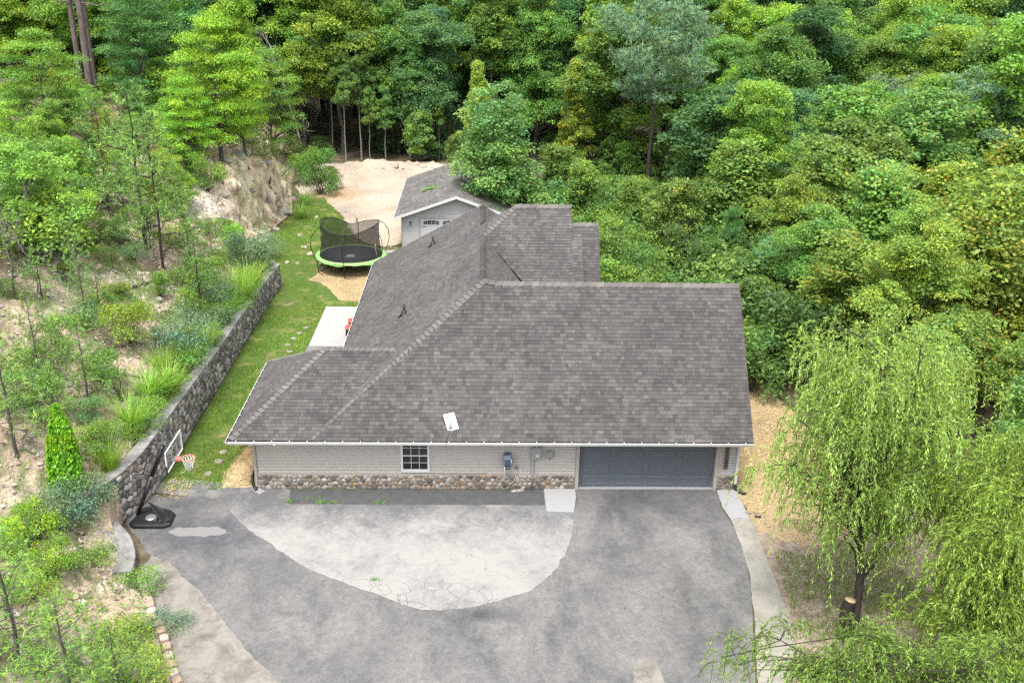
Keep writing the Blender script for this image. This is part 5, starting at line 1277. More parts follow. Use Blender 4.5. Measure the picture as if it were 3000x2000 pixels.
def needle_tufts(r, P, D, per, L, w):
    """bundles of needles: P tuft positions, D axis"""
    n = len(P); k = n*per; idx = np.repeat(np.arange(n), per); d = unit(D[idx]*.75+sph(r, k)); o = P[idx]+D[idx]*(r.random(k)[:, None]-.5)*L*.7
    s = unit(np.cross(d, sph(r, k))); ln = L*r.uniform(.6, 1.1, k)[:, None]
    V = np.stack([o-s*w*.5, o+s*w*.5, o+d*ln*.7+s*w*.4, o+d*ln], 1).reshape(-1, 3); return V, np.arange(k*4).reshape(k, 4), idx
def make_pine(seed, H=16., R=3.4, bare=.42, tufts=1500, per=13, L=.34, w=.045, shape='tall', tr=.19, nb=34, dead=6):
    r = np.random.default_rng(seed); b = MB(); K = 8; wob = r.normal(size=(K+1, 2))*.06*(H/16)
    tp = [np.array([wob[i, 0]*(i > 0), wob[i, 1]*(i > 0), H*i/K-(.3 if i == 0 else 0)]) for i in range(K+1)]
    b.tube(tp, [tr*(1-.88*i/K) for i in range(K+1)], 8, (1, 1, 1), cap=False)
    P = []; D = []
    for i in range(nb):
        f = (i+.5)/nb; z = H*(bare+(1-bare)*f*.96); a = i*2.4+r.normal()*.5
        if shape == 'tall': ln = R*(math.sqrt(max(0, 1-((f-.42)/.62)**2))*.95+.12)*r.uniform(.6, 1.15)
        else: ln = R*((1-f)**.8+.10)*r.uniform(.65, 1.15)
        rise = (.10+.45*f)*ln; tip_ = np.array([math.cos(a)*ln, math.sin(a)*ln, z+rise]); base = np.array([0, 0, z])
        pts = limb(b, r, base, tip_, tr*.32*(1-f*.7), .012, -.06, 5, .04, 5)
        m = max(3, int(tufts/nb*ln/R*1.3))
        for _ in range(m):
            g = r.random()**.6*.82+.2; g = min(g, 1.0); j = min(int(g*5), 4); fr_ = g*5-j; pb = pts[j]*(1-fr_)+pts[j+1]*fr_; sd_ = (1.05-g*.55)*ln*.42
            off = np.array([r.normal()*sd_*.6, r.normal()*sd_*.6, abs(r.normal())*.22+r.normal()*.10]); P.append(pb+off); D.append(unit(np.array([off[0], off[1], .35+off[2]])+np.array([math.cos(a), math.sin(a), .1])*.4))
    for i in range(dead):
        z = H*(bare*r.uniform(.35, 1.0)); a = r.uniform(0, 6.28); ln = R*r.uniform(.3, .8); q = limb(b, r, (0, 0, z), (math.cos(a)*ln, math.sin(a)*ln, z+ln*r.uniform(-.15, .35)), tr*.2, .012, .02, 4, .07, 5)
        for _ in range(3): j = r.integers(2, 5); limb(b, r, q[j], q[j]+r.normal(size=3)*ln*.22, .015, .006, 0, 3, .05, 3)
    P = np.array(P); D = np.array(D); V, F_, idx = needle_tufts(r, P, D, per, L, w)
    crown = fast_mesh('crown', V, F_, tones(r, idx, len(P), .6, 1.4, .18)); crown.materials.append(m_needle)
    tm = bpy.data.meshes.new('trunk'); tm.from_pydata(b.v, [], b.f); set_cols(tm, np.array(b.c)); tm.polygons.foreach_set('use_smooth', np.ones(len(b.f), bool)); tm.materials.append(m_bark)
    return crown, tm, H

def star_leaves(r, C, N, L):
    """lobed, maple-like leaves: five-pointed outline of six faces round the centre"""
    n = len(C); a = r.normal(size=(n, 3)); a[:, 2] -= .3; a -= N*(a*N).sum(1)[:, None]; a = unit(a); b = np.cross(N, a); L = L*r.uniform(.65, 1.2, n)[:, None]
    ang = [(0, 1.0), (36, .52), (72, .92), (125, .62), (180, .55), (235, .62), (288, .92), (324, .52)]
    ring = [C+(a*math.cos(math.radians(t))+b*math.sin(math.radians(t)))*L*.5*k - N*L*.05 for t, k in ang]
    V = np.stack([C]+ring, 1).reshape(-1, 3); o = np.arange(n)[:, None]*9
    F_ = np.concatenate([o+np.array([[0, 8, 1, 2]]), o+np.array([[0, 2, 3, 4]]), o+np.array([[0, 4, 5, 6]]), o+np.array([[0, 6, 7, 8]])]); return V, F_
def make_maple(seed, H=11., R=3.6, nl=9000, leaf=.34, shape='oval', clumps=260, tip=.14, bare=.1):
    r = np.random.default_rng(seed); cr, tm, H = make_broad(seed, H, R, 10, leaf, shape, bare, clumps, .8, 0, .12)
    r = np.random.default_rng(seed); cen = []
    while len(cen) < clumps:
        f = r.random(); a = r.uniform(0, 2*PI); prof = math.sqrt(max(0, 1-((f-.4)/.62)**2)) if shape == 'oval' else (1-f)**.7+.05
        cen.append((math.cos(a)*(r.random()**.4)*prof*R*(1+.25*math.sin(a*3+seed)*math.cos(f*7)), math.sin(a)*(r.random()**.4)*prof*R, H*(bare+(1-bare)*f*.97)))
    cen = lobes_crown(r, H, H*bare, R, clumps, shape == 'cone'); rd = r.uniform(.35, .85, len(cen)); C, N, idx = clump_leaves(r, cen, rd, nl/len(cen), .8, .45, .8)
    V, F_ = star_leaves(r, C, N, leaf); c = tones(r, idx, len(cen), tip=0)
    m = (r.random(len(idx)) < tip*(.4+1.2*(C[:, 2]-cen[idx][:, 2] > 0))); c[m] = c[m]*np.array([1.75, .98, .8])
    crown = fast_mesh('crown', V, F_, np.concatenate([c]*4)); crown.materials.append(m_leaf); return crown, tm, H

def make_locust(seed, H=9., R=3.):
    r = np.random.default_rng(seed); _, tm, H = make_broad(seed, H, R, 10, .2, 'dome', .3, 60)
    cen = []
    for i in range(75):
        f = r.random(); a = r.uniform(0, 2*PI); prof = math.sqrt(max(0, 1-((f-.35)/.68)**2)); q = r.random()**.4*prof*R; cen.append((q*math.cos(a), q*math.sin(a), H*(.25+.73*f)))
    cen = np.array(cen); rd = r.uniform(.6, 1.0, len(cen)); C, N, idx = clump_leaves(r, cen, rd, 26, .5, .5, .9)
    # each centre becomes a drooping frond of paired leaflets
    n = len(C); a = unit((C-cen[idx])*np.array([1, 1, .2])+r.normal(size=(n, 3))*.3); side = unit(np.cross(a, N)); fl = .42*r.uniform(.7, 1.2, n); P = []; Nn = []; ii = []
    for j in range(7):
        s = (j+.6)/7
        for sg in (-1, 1): P.append(C+a*(fl*(s-.3))[:, None]+side*sg*.055+np.array([0, 0, -1.])*(s*s*.12)); Nn.append(unit(N+side*sg*.25)); ii.append(idx)
    P = np.concatenate(P); Nn = np.concatenate(Nn); ii = np.concatenate(ii); V, F_ = leaf_quads(P, Nn, np.full(len(P), .115), .5, r, 0, np.concatenate([side*(-1 if k % 2 == 0 else 1) for k in range(14)]))
    crown = fast_mesh('crown', V, F_, tones(r, ii, len(cen), .75, 1.25)); crown.materials.append(m_leaf); return crown, tm, H

def make_willow(seed, tips, trunkpts, trad, nst=420, leaf=.11, strand=(.7, 2.0), spread=.6, arch=.5, dens=34, lr=.05):
    """weeping willow: limbs run to the given tip points, leafy whips hang from the limbs"""
    r = np.random.default_rng(seed); b = MB(); b.tube(trunkpts, trad, 9, (1, 1, 1), cap=False); anchors = []; tp = [np.array(p, float) for p in trunkpts]
    for q in tips:
        q = np.array(q, float); j = min(len(tp)-1, max(1, int(np.argmin([abs(p[2]-q[2]*.55) for p in tp])))); p = tp[j]; L_ = np.linalg.norm(q-p)
        pts = limb(b, r, p, q, lr, .010, .13, 5, .07, 7); anchors += [(pts[k], k/7, unit(pts[k]-pts[k-1])) for k in range(2, 8)]
        for _ in range(5):
            k = r.integers(3, 7); e = pts[k]+np.array([r.normal()*.8, r.normal()*.8, r.uniform(-.1, .7)])*spread*1.5; sp = limb(b, r, pts[k], e, .02, .007, .12, 4, .06, 4); anchors += [(sp[m_], 1, unit(sp[m_]-sp[m_-1])) for m_ in (2, 3, 4)]
    C = []; A = []; idx = []; TW = MB()
    for s in range(nst):
        p, f, dr_ = anchors[r.integers(len(anchors))]; a = r.uniform(0, 2*PI); out = unit(np.array([math.cos(a), math.sin(a), 0])*.8+dr_*np.array([1, 1, .3])*.7); ln = r.uniform(*strand); p = p+r.normal(size=3)*spread*.25
        m_ = int(dens*ln); t = (np.arange(m_)+.5)/m_; reach = ln*arch*r.uniform(.5, 1.2)
        X = p+out*(reach*(1-np.exp(-t*2.6)))[:, None]+np.array([0, 0, 1.])*((.16*ln*np.sin(np.minimum(t*3.5, PI)))-ln*.85*np.maximum(0, t-.12)**1.35)[:, None]
        X += np.cumsum(r.normal(size=(m_, 3))*.006, 0); T = unit(np.gradient(X, axis=0)); C.append(X); A.append(T); idx += [s]*m_
        if s % 2 == 0: TW.tube([X[k] for k in range(0, m_, max(1, m_//5))], .006, 3, (1, 1, 1), cap=False)
    C = np.concatenate(C); A = np.concatenate(A); idx = np.array(idx); n = len(C); sgn = np.where(np.arange(n) % 2 == 0, 1., -1.)[:, None]; side = unit(np.cross(A, sph(r, n)))*sgn
    ax_ = unit(A*.75+side*.75+np.array([0, 0, -.25])); N = unit(np.cross(ax_, unit(np.cross(A, side)+r.normal(size=(n, 3))*.3))); N = np.where(N[:, 2:3] < 0, -N, N)
    L_ = leaf*r.uniform(.7, 1.25, n); a = ax_-N*(ax_*N).sum(1)[:, None]; a = unit(a); bb = np.cross(N, a); Lc = L_[:, None]
    V = np.stack([C, C+a*Lc*.45+bb*Lc*.14, C+a*Lc, C+a*Lc*.45-bb*Lc*.14], 1).reshape(-1, 3)
    t_ = 1+r.normal(size=nst)*.17; t_ = t_[idx]*r.uniform(.7, 1.35, n); c = np.stack([t_, t_, t_*.9], 1)
    crown = fast_mesh('crown', V, np.arange(n*4).reshape(n, 4), np.clip(c, .2, 3)); crown.materials.append(m_leaf)
    b.add(TW.v, TW.f, (1, 1, 1)); tm = bpy.data.meshes.new('trunk'); tm.from_pydata(b.v, [], b.f); set_cols(tm, np.array(b.c)); tm.polygons.foreach_set('use_smooth', np.ones(len(b.f), bool)); tm.materials.append(m_bark)
    return crown, tm
def make_shrub(seed, H=1.2, R=.8, nl=1500, leaf=.11, lw=.5, flat=.8, clumps=26, stems=12, tip=0):
    r = np.random.default_rng(seed); cen = []
    for i in range(clumps):
        f = r.random()**.8; a = r.uniform(0, 6.28); q = r.random()**.5*R*math.sqrt(max(.05, 1-(f-.35)**2*1.7)); cen.append((q*math.cos(a), q*math.sin(a), H*(.12+.8*f)))
    cen = np.array(cen); rd = r.uniform(.22, .42, clumps)*R/.8; C, N, idx = clump_leaves(r, cen, rd, nl/clumps, flat, .4, .6)
    V, F_ = leaf_quads(C, N, leaf*r.uniform(.6, 1.3, len(C)), lw, r, .2); me = fast_mesh('foliage', V, F_, tones(r, idx, clumps, tip=tip)); me.materials.append(m_leaf)
    b = MB()
    for i in r.choice(clumps, min(stems, clumps), replace=False): limb(b, r, (r.normal()*.05, r.normal()*.05, -.1), cen[i], .018, .006, .03, 4, .08, 4)
    tm = bpy.data.meshes.new('stems'); tm.from_pydata(b.v, [], b.f); set_cols(tm, np.array(b.c)); tm.materials.append(m_bark); return me, tm, H
def make_grass(seed, H=1.0, n=230, R=.16, w=.016, bend=.55, seeds=True):
    r = np.random.default_rng(seed); a = r.uniform(0, 2*PI, n); q = R*np.sqrt(r.random(n)); o = np.stack([q*np.cos(a), q*np.sin(a), np.zeros(n)-.03], 1); a2 = a+r.normal(size=n)*.5; out = np.stack([np.cos(a2), np.sin(a2), np.zeros(n)], 1)
    h = H*r.uniform(.6, 1.1, n); bd = bend*h*r.uniform(.25, 1.25, n); s = np.stack([-np.sin(a2), np.cos(a2), np.zeros(n)], 1)*w*.5; rows = []
    for k, t in enumerate((0, .35, .7, 1.0)):
        c = o+out*(bd*t**2)[:, None]+np.array([0, 0, 1.])*(h*(t-.28*t**2.5*(bd/h)))[:, None]; rows += [c-s*(1-t*.85), c+s*(1-t*.85)]
    V = np.stack(rows, 1).reshape(-1, 3); o_ = np.arange(n)[:, None]*8; F_ = np.concatenate([o_+np.array([[2*k, 2*k+1, 2*k+3, 2*k+2]]) for k in range(3)])
    t_ = r.uniform(.65, 1.35, n); c = np.stack([t_, t_, t_*.9], 1); dry = r.random(n) < .10; c[dry] = np.array([2.2, 1.35, 3.0])*1.0
    me = fast_mesh('grass_clump', V, F_, np.concatenate([c]*3)); me.materials.append(m_blade); return me, H

# ------------------------------------------------------------------ placing
def plant(name, parts, x, y, H, leafc, barkc, label, cat='tree', group=None, rz=None, wide=1.0, z=None, lean=(0, 0)):
    crown, trunk, H0 = parts[:3]; s = H/H0
    t = empty(name, (x, y, gz(x, y) if z is None else z), random.uniform(0, 6.28) if rz is None else rz, label, cat, group); t.scale = (s*wide, s*wide, s)
    t.rotation_euler = (lean[0], lean[1], t.rotation_euler[2])
    cn = 'foliage' if crown.name.startswith('foliage') else 'crown'
    a = link(cn, crown, t); a.color = (*leafc, 1)
    if trunk is not None: c = link('stems' if cn == 'foliage' else 'trunk', trunk, t); c.color = (*barkc, 1)
    return t
BARKG, BARKP, BARKB, BARKW = (.15, .135, .12), (.145, .115, .105), (.075, .06, .052), (.36, .34, .31)
GR_MID, GR_BLUE, GR_YEL, GR_BRI, GR_DARK, GR_OLV = (.060, .128, .030), (.050, .115, .048), (.108, .185, .030), (.108, .200, .024), (.032, .075, .024), (.110, .135, .044)
PN_BLUE, PN_GREEN, PN_GREY = (.085, .155, .080), (.095, .150, .042), (.085, .135, .062)
OAK = [make_broad(21+i, 14, 3.7, 34000, .20, ['oval', 'dome', 'oval', 'dome'][i], [.30, .22, .38, .15][i], 300+20*i, flat=.8, rad=(.30, .85), multi=True) for i in range(4)]
BIG = [make_broad(121+i, 14, 5.2, 60000, .19, 'dome', .2, 620, flat=.8, rad=(.22, .6), tr=.26, multi=True) for i in range(2)]
EDGE = [make_broad(27+i, 16, 2.9, 22000, .20, 'oval', [.50, .42][i], 200, flat=.8, rad=(.32, .85), tr=.15, multi=True) for i in range(2)]
TIER = [make_broad(31+i, 11, 3.6, 24000, .19, 'tiers', .18, 190, .5, flat=.42, rad=(.35, 1.05)) for i in range(3)]
POP = [make_broad(41+i, 14, 2.5, 20000, .20, 'cone', .12, 200, .75, tip=.03, flat=.8, rad=(.35, .9)) for i in range(2)]
MAP = [make_maple(51, 11, 3.6, 15000, .27, tip=.06), make_maple(52, 10, 3.2, 13000, .27, 'cone', tip=.06), make_maple(53, 8, 3.0, 9500, .25, 'oval', 120, .02)]
PEAR = make_broad(61, 9, 2.6, 34000, .145, 'cone', .04, 330, .55, tr=.12, rad=(.35, .75), flat=.85, multi=True)
LOC = make_locust(65)
PINE = [make_pine(71, 17, 3.9, .52, 1900, 14, .40, .05), make_pine(72, 15, 4.2, .25, 2000, 14, .36, .05, dead=14), make_pine(73, 15, 3.6, .35, 1600, 14, .42, .05, dead=4)]
SAP = [make_pine(81+i, 5, 1.5, .18, 420, 12, .19, .024, 'cone', .06, 26, 5) for i in range(3)]
MASS = [make_shrub(91, 1.3, .85, 3400, .085), make_shrub(92, 1.0, .9, 3000, .075, .45), make_shrub(93, 1.6, .8, 2800, .11, .4, stems=16), make_shrub(94, .6, .8, 1500, .07, .6, .5)]
LONG = make_broad(101, 8, 3.0, 11000, .27, 'dome', .1, 95, .38, tr=.09)
GRS = [make_grass(i, 1.1, 240) for i in (1, 2)]+[make_grass(3, .8, 160, .14, .014, .8)]

def by_top(u, v, Y, drop=0):
    P = py(u, v, Y); z = gz(P[0], P[1])-drop; return P[0], P[1], P[2]-z
KEEP = []
def T(kind, u, v, Y, leafc, label, bark=BARKG, name='broadleaf_tree', group=None, wide=1.0, rz=None, drop=0, cat='tree'):
    x, y, H = by_top(u, v, Y, drop); KEEP.append((x, y))
    return plant(name, kind, x, y, H, leafc, bark, label, cat, group, rz, wide, z=gz(x, y)-drop)
def Bp(kind, u, v, vt, leafc, label, bark=BARKG, name='broadleaf_tree', group=None, wide=1.0, rz=None, cat='tree', lean=(0, 0)):
    """base at photo pixel (u,v) on the land, top reaching photo row vt"""
    P = onground(u, v); lo, hi = .2, 40
    for _ in range(40):
        m = (lo+hi)/2
        if proj(P+np.array([0, 0, m]))[1] > vt: lo = m
        else: hi = m
    return plant(name, kind, P[0], P[1], lo, leafc, bark, label, cat, group, rz, wide, z=P[2], lean=lean)
#FOREST
# ------------------------------------------------------------------ the trees one can tell apart
T(PEAR, 1456, 232, 32.6, (.080, .150, .045), 'bushy mid green tree standing behind the house beside the small garage', wide=1.4)
T(PINE[0], 1935, 20, 44, PN_BLUE, 'tall blue-green pine with bare purple-grey trunk right of centre', BARKP, 'pine_tree', rz=2.4, wide=1.15)
T(BIG[0], 2320, 25, 60, GR_BRI, 'broad bright green oak crown, largest in the upper right', wide=1.15)
T(BIG[1], 2560, 110, 62, (.098, .188, .028), 'bright green oak touching the broad one on its right', wide=1.0)
T(BIG[1], 2400, 430, 37, (.072, .145, .032), 'mid green oak below the bright ones, left of the scrub pine', wide=.9)
T(BIG[0], 2130, 320, 42, (.098, .180, .028), 'bright green oak low in front above the rear roof corner', wide=.95)
T(BIG[1], 2200, 200, 50, GR_BRI, 'bright yellow-green oak in front of the broad upper right oak', wide=1.0)
T(PINE[1], 2620, 235, 44, PN_GREY, 'grey-green scrub pine with many bare lichened branches right of the bright oaks', BARKP, 'pine_tree', wide=1.25)
T(PINE[2], 2930, 230, 34, PN_BLUE, 'blue-green pine with long needles at the right edge of the picture', BARKP, 'pine_tree', wide=1.3)
T(PINE[1], 2440, 330, 40, PN_GREY, 'grey-green scrub pine behind the young maple by the roof', BARKP, 'pine_tree', wide=1.0)
T(MAP[1], 2370, 600, 27, (.095, .165, .035), 'pale green pointed young maple behind the locust', name='maple_tree')
T(LOC, 2290, 690, 17, (.062, .145, .052), 'feathery blue-green locust tree right of the garage roof', name='locust_tree', wide=1.15)
T(LOC, 2200, 890, 13, (.055, .130, .045), 'lower feathery locust tree close to the roof corner', name='locust_tree', wide=1.05)
T(MAP[0], 2700, 560, 17, (.092, .145, .028), 'olive green maple with orange leaf tips right of the locust', name='maple_tree', wide=1.15)
T(MAP[0], 2960, 490, 11, (.100, .160, .028), 'yellow-green maple with red tips at the right edge', name='maple_tree', wide=1.15, rz=2)
T(MAP[1], 2560, 850, 12, (.088, .140, .028), 'olive maple just behind the top of the weeping willow', name='maple_tree', wide=1.3)
T(MAP[0], 2840, 900, 6, (.082, .135, .026), 'dense olive maple filling the right side above the lower willow', name='maple_tree', wide=1.2, rz=4)
T(POP[0], 1755, -40, 58, GR_YEL, 'slim yellow-green poplar behind the tall pine', wide=1.1, name='poplar_tree')
T(POP[1], 1690, 170, 50, (.125, .185, .030), 'yellow-green poplar column left of the tall pine', wide=.95, name='poplar_tree')
T(POP[0], 1400, 180, 48, (.120, .190, .032), 'yellow-green poplar rising behind the bushy tree', wide=.95, name='poplar_tree')
T(BIG[0], 1250, 40, 60, (.052, .118, .044), 'large blue-green oak over the left part of the gravel clearing', wide=1.1)
T(BIG[1], 1580, 40, 60, (.065, .135, .030), 'dark green oak between the blue-green oak and the slim poplar', wide=1.05)
T(OAK[3], 1090, 20, 64, GR_BRI, 'yellow-green oak left of the large blue-green oak', wide=.85)
for i, (u, vt, Y, lb) in enumerate(((1000, 160, 56.8, 'pale-trunked tree just right of the dead tree'), (1045, 90, 57.6, 'pale-trunked tree, second right of the dead tree'), (1078, 260, 56.6, 'slim tree at the left back of the clearing'), (1125, 250, 57.0, 'slim white-stemmed tree behind the middle of the clearing'),
          (1195, 120, 58.2, 'stout grey-trunked tree behind the clearing'), (1215, 200, 57.6, 'grey-trunked tree close beside the stout one'), (1285, 260, 57.4, 'grey-trunked tree left of the small garage roof'), (955, 60, 60, 'tree in shade between cliff and dead tree'))):
    T(EDGE[i % 2], u, vt, Y, ((.075, .145, .038), (.062, .130, .032), (.085, .155, .036))[i % 3], lb, BARKW if i < 4 else (.26, .245, .225), wide=.8)
T(MAP[2], 1230, 330, 56, (.085, .155, .040), 'light green maple overhanging the back edge of the clearing', name='maple_tree', wide=1.0)
T(MAP[2], 1330, 400, 54, (.075, .145, .035), 'light green maple behind the small garage', name='maple_tree', wide=.9)
T(BIG[0], 2850, 60, 72, GR_OLV, 'olive rounded oak crown in the upper right corner', wide=1.0)
T(BIG[1], 2760, -40, 84, (.055, .140, .055), 'blue-green oak crown along the top right', wide=1.3)
T(OAK[1], 2880, 300, 50, GR_BRI, 'bright green tree between the olive oak and the right pine', wide=.8)
T(PINE[1], 2010, 60, 60, PN_GREY, 'grey-green pine right behind the tall pine', BARKP, 'pine_tree', wide=.9)
T(MAP[2], 1720, 480, 34, (.090, .150, .030), 'young olive maple behind the far roof end', name='maple_tree', wide=1.1)
T(MAP[2], 1620, 430, 38, (.080, .150, .034), 'young green maple left of the olive one behind the roof', name='maple_tree')
T(MAP[1], 1850, 520, 30, (.075, .140, .030), 'green maple at the corner of the rear roof', name='maple_tree')
T(MAP[2], 1990, 540, 27, (.085, .150, .034), 'green maple right of the rear roof above the straw', name='maple_tree', wide=1.2)
T(MAP[0], 2090, 470, 33, (.078, .140, .032), 'tall green maple beyond the ridge end', name='maple_tree', wide=1.0)
T(OAK[3], 2150, 600, 22, (.050, .110, .030), 'dark green tree just past the right ridge end', wide=.7)
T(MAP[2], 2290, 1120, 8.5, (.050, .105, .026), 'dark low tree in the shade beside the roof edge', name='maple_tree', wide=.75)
T(OAK[1], 2460, 1000, 9, (.052, .105, .024), 'dark green tree between locust and willow', wide=.5)

# left hill
TALL = make_pine(75, 22, 3.2, .78, 700, 12, .4, .05, 'tall', .24, 20, 16)
for u, v, lb in ((42, 225, 'tall bare pine trunk nearest the left edge'), (243, 285, 'tall pine trunk, leftmost of the three together'), (272, 300, 'tall pine trunk, thickest and middle of the three'), (285, 290, 'tall pine trunk, rightmost of the three together')):
    P = onground(u, v); plant('pine_tree', TALL, P[0], P[1], 22, PN_GREEN, (.21, .165, .16), lb, 'tree', None, lean=(0, -.02), wide=[.8, .85, 1.1, .8][[42, 243, 272, 285].index(u)], z=P[2])
Bp(TIER[0], 650, 470, 60, (.118, .212, .022), 'glowing yellow-green layered tree on the brow above the cliff')
Bp(TIER[1], 560, 500, 230, (.112, .205, .024), 'lower yellow-green layered tree nearer the cliff top', wide=1.0)
Bp(OAK[3], 720, 470, -80, (.105, .195, .024), 'tall yellow-green oak behind the layered tree on the hill', wide=.8)
Bp(TIER[2], 430, 330, -30, (.050, .130, .038), 'dark layered beech right of the tall pine trunks', wide=1.15)
Bp(TIER[1], 800, 460, 150, (.085, .165, .032), 'mid green layered tree above the right end of the cliff', wide=.9)
Bp(TIER[0], 150, 430, 90, (.085, .175, .028), 'leafy green tree below the tall pine trunks at the left', wide=1.1)
Bp(LONG, 110, 740, 420, (.095, .185, .034), 'long-leaved chestnut oak at the left edge of the bank', wide=1.2)
Bp(LONG, 210, 600, 400, (.100, .195, .034), 'long-leaved oak sapling right behind the chestnut oak', wide=.9)
Bp(LONG, 60, 520, 300, (.110, .200, .030), 'light green long-leaved tree high on the left edge', wide=1.1)
Bp(SAP[0], 430, 735, 250, (.085, .155, .036), 'young pine with thin dark trunk, tallest above the brown seedling', BARKB, 'young_pine', wide=1.0)
Bp(SAP[1], 480, 790, 330, (.090, .155, .036), 'young pine right of the tallest one, leaning slightly', BARKB, 'young_pine', wide=.8)
Bp(SAP[2], 320, 620, 280, (.085, .150, .038), 'young pine uphill left of the tallest young pine', BARKB, 'young_pine')
Bp(SAP[0], 530, 640, 470, (.075, .145, .030), 'small young pine at the left foot of the cliff', BARKB, 'young_pine', wide=1.1)
Bp(SAP[1], 590, 920, 690, (.060, .120, .034), 'young cedar behind the big grasses near the wall', BARKB, 'young_cedar', wide=1.2)
Bp(SAP[2], 250, 920, 690, (.090, .150, .044), 'thin sapling pine on bare rubble in the middle of the bank', BARKG, 'young_pine', wide=.8)
Bp(SAP[0], 125, 1150, 860, (.090, .150, .044), 'sparse young pine on the left of the bank', BARKG, 'young_pine', wide=1.0)
Bp(SAP[1], 260, 1180, 960, (.080, .145, .034), 'young pine above the arborvitae', BARKG, 'young_pine', wide=1.3)
Bp(SAP[2], 50, 1340, 980, (.095, .165, .036), 'young pine at the left edge behind the arborvitae', BARKG, 'young_pine', wide=1.3)
Bp(SAP[0], 700, 800, 690, (.045, .095, .030), 'small dark cedar near the far end of the wall', BARKB, 'young_cedar', wide=.7)
# near pines, bottom left (their tops are close under the camera)
x, y = -3.2, -9.6
for (u, v, vt, k, w, lb) in ((70, 1985, 1560, 1, 1.25, 'soft bright young pine with a leaning stem at the bottom left corner'), (215, 2060, 1760, 2, 1.45, 'bright young pine second from the bottom left corner'), (360, 2090, 1830, 0, 1.3, 'low bright pine beside the edging blocks at the bottom'), (20, 1800, 1520, 0, 1.1, 'bright young pine half cut by the left edge above the corner one')):
    Bp(SAP[k], u, v, vt, (.090, .165, .032), lb, BARKG, 'young_pine', wide=w)
# arborvitae
def make_arb(seed):
    r = np.random.default_rng(seed); n = 9000; P = []; 
    for (cx_, cy_, h, R_, k) in ((0, 0, 2.9, .52, .62), (.22, -.1, 2.65, .40, .22), (-.28, -.05, 2.0, .34, .16)):
        m = int(n*k); f = r.random(m)**.8; a = r.uniform(0, 6.28, m); q = R_*np.sqrt(np.maximum(0, 1-f))*(.55+.5*r.random(m)+.12*np.sin(a*5+f*9)); P.append(np.stack([cx_+q*np.cos(a), cy_+q*np.sin(a), .05+h*f], 1))
    C = np.concatenate(P); N = unit(np.stack([C[:, 0], C[:, 1], np.full(len(C), .25)], 1)+r.normal(size=(len(C), 3))*.4); ax_ = unit(np.array([0, 0, 1.])+N*.35+r.normal(size=(len(C), 3))*.2)
    V, F_ = leaf_quads(C, N, .13*r.uniform(.7, 1.3, len(C)), .55, r, 0, ax_*2.2); idx = (C[:, 2]*9).astype(int)
    me = fast_mesh('crown', V, F_, tones(r, idx, idx.max()+1, .55, 1.4, .05)); me.materials.append(m_leaf); b = MB(); b.tube([(0, 0, -.1), (0, 0, 2.2)], [.06, .02], 6, (1, 1, 1), cap=False)
    tm = bpy.data.meshes.new('trunk'); tm.from_pydata(b.v, [], b.f); set_cols(tm, np.array(b.c)); tm.materials.append(m_bark); return me, tm, 2.95
P = onground(205, 1440)
Bp(make_arb(5), 205, 1440, 1185, (.085, .195, .012), 'dense bright green arborvitae cone behind the low wall', BARKB, 'arborvitae', rz=0)

# dead trees and fallen wood
def make_dead(seed, H=9, spread=1.6, tr=.09, levels=3, col=(1, 1, 1)):
    r = np.random.default_rng(seed); b = MB()
    def grow(p, d, ln, rad, lv):
        pts = [p]; dd_ = d.copy()
        for i in range(5): dd_ = unit(dd_+r.normal(size=3)*.13+np.array([0, 0, .03])); pts.append(pts[-1]+dd_*ln/5)
        b.tube(pts, [rad*(1-.14*i) for i in range(6)], 6 if lv > 1 else 4, col, cap=False)
        if lv > 0:
            for k in range(5 if lv > 1 else 4): j = r.integers(1, 6); grow(pts[j], unit(dd_*.8+sph(r, 1)[0]*.8+np.array([0, 0, .15])), ln*r.uniform(.3, .55), rad*.42, lv-1)
    grow(np.array([0, 0, -.2]), np.array([0, 0, 1.]), H*.75, tr, levels); me = bpy.data.meshes.new('branches'); me.from_pydata(b.v, [], b.f); set_cols(me, np.array(b.c)); me.materials.append(m_bark); return me
DEAD = [make_dead(1, 9), make_dead(2, 3.2, tr=.03), make_dead(6, 2.4, tr=.025)]
def deadt(i, x, y, H, H0, color, label, name='dead_tree', group=None, rot=(0, 0, 0), z=None, cat='dead tree'):
    o = bpy.data.objects.new(name, DEAD[i]); COL.objects.link(o); o.location = (x, y, gz(x, y) if z is None else z); o.scale = (H/H0,)*3; o.rotation_euler = rot; o.color = (*color, 1); return tag(o, label, cat, group)
P = pz(885, 470); deadt(0, P[0], P[1], 12.5, 9, (.42, .40, .37), 'pale leafless tree with forked white branches left of the clearing', rot=(0, .04, 1))
P = onground(40, 330); deadt(0, P[0], P[1], 6, 9, (.33, .31, .28), 'small pale dead snag at the upper left edge', rot=(0, 0, 2))
for (u, v, h) in ((45, 870, 4.6), (110, 860, 4.2), (70, 800, 4.0), (180, 830, 3.4), (20, 760, 4.2)):
    P = onground(u, v); deadt(1, P[0], P[1], h, 3.2, (.26, .23, .22), 'grey leafless thicket stem at the left edge of the bank', 'dead_sapling', 'dead saplings at the left edge', rot=(random.uniform(-.12, .12), random.uniform(-.12, .12), random.uniform(0, 6)))
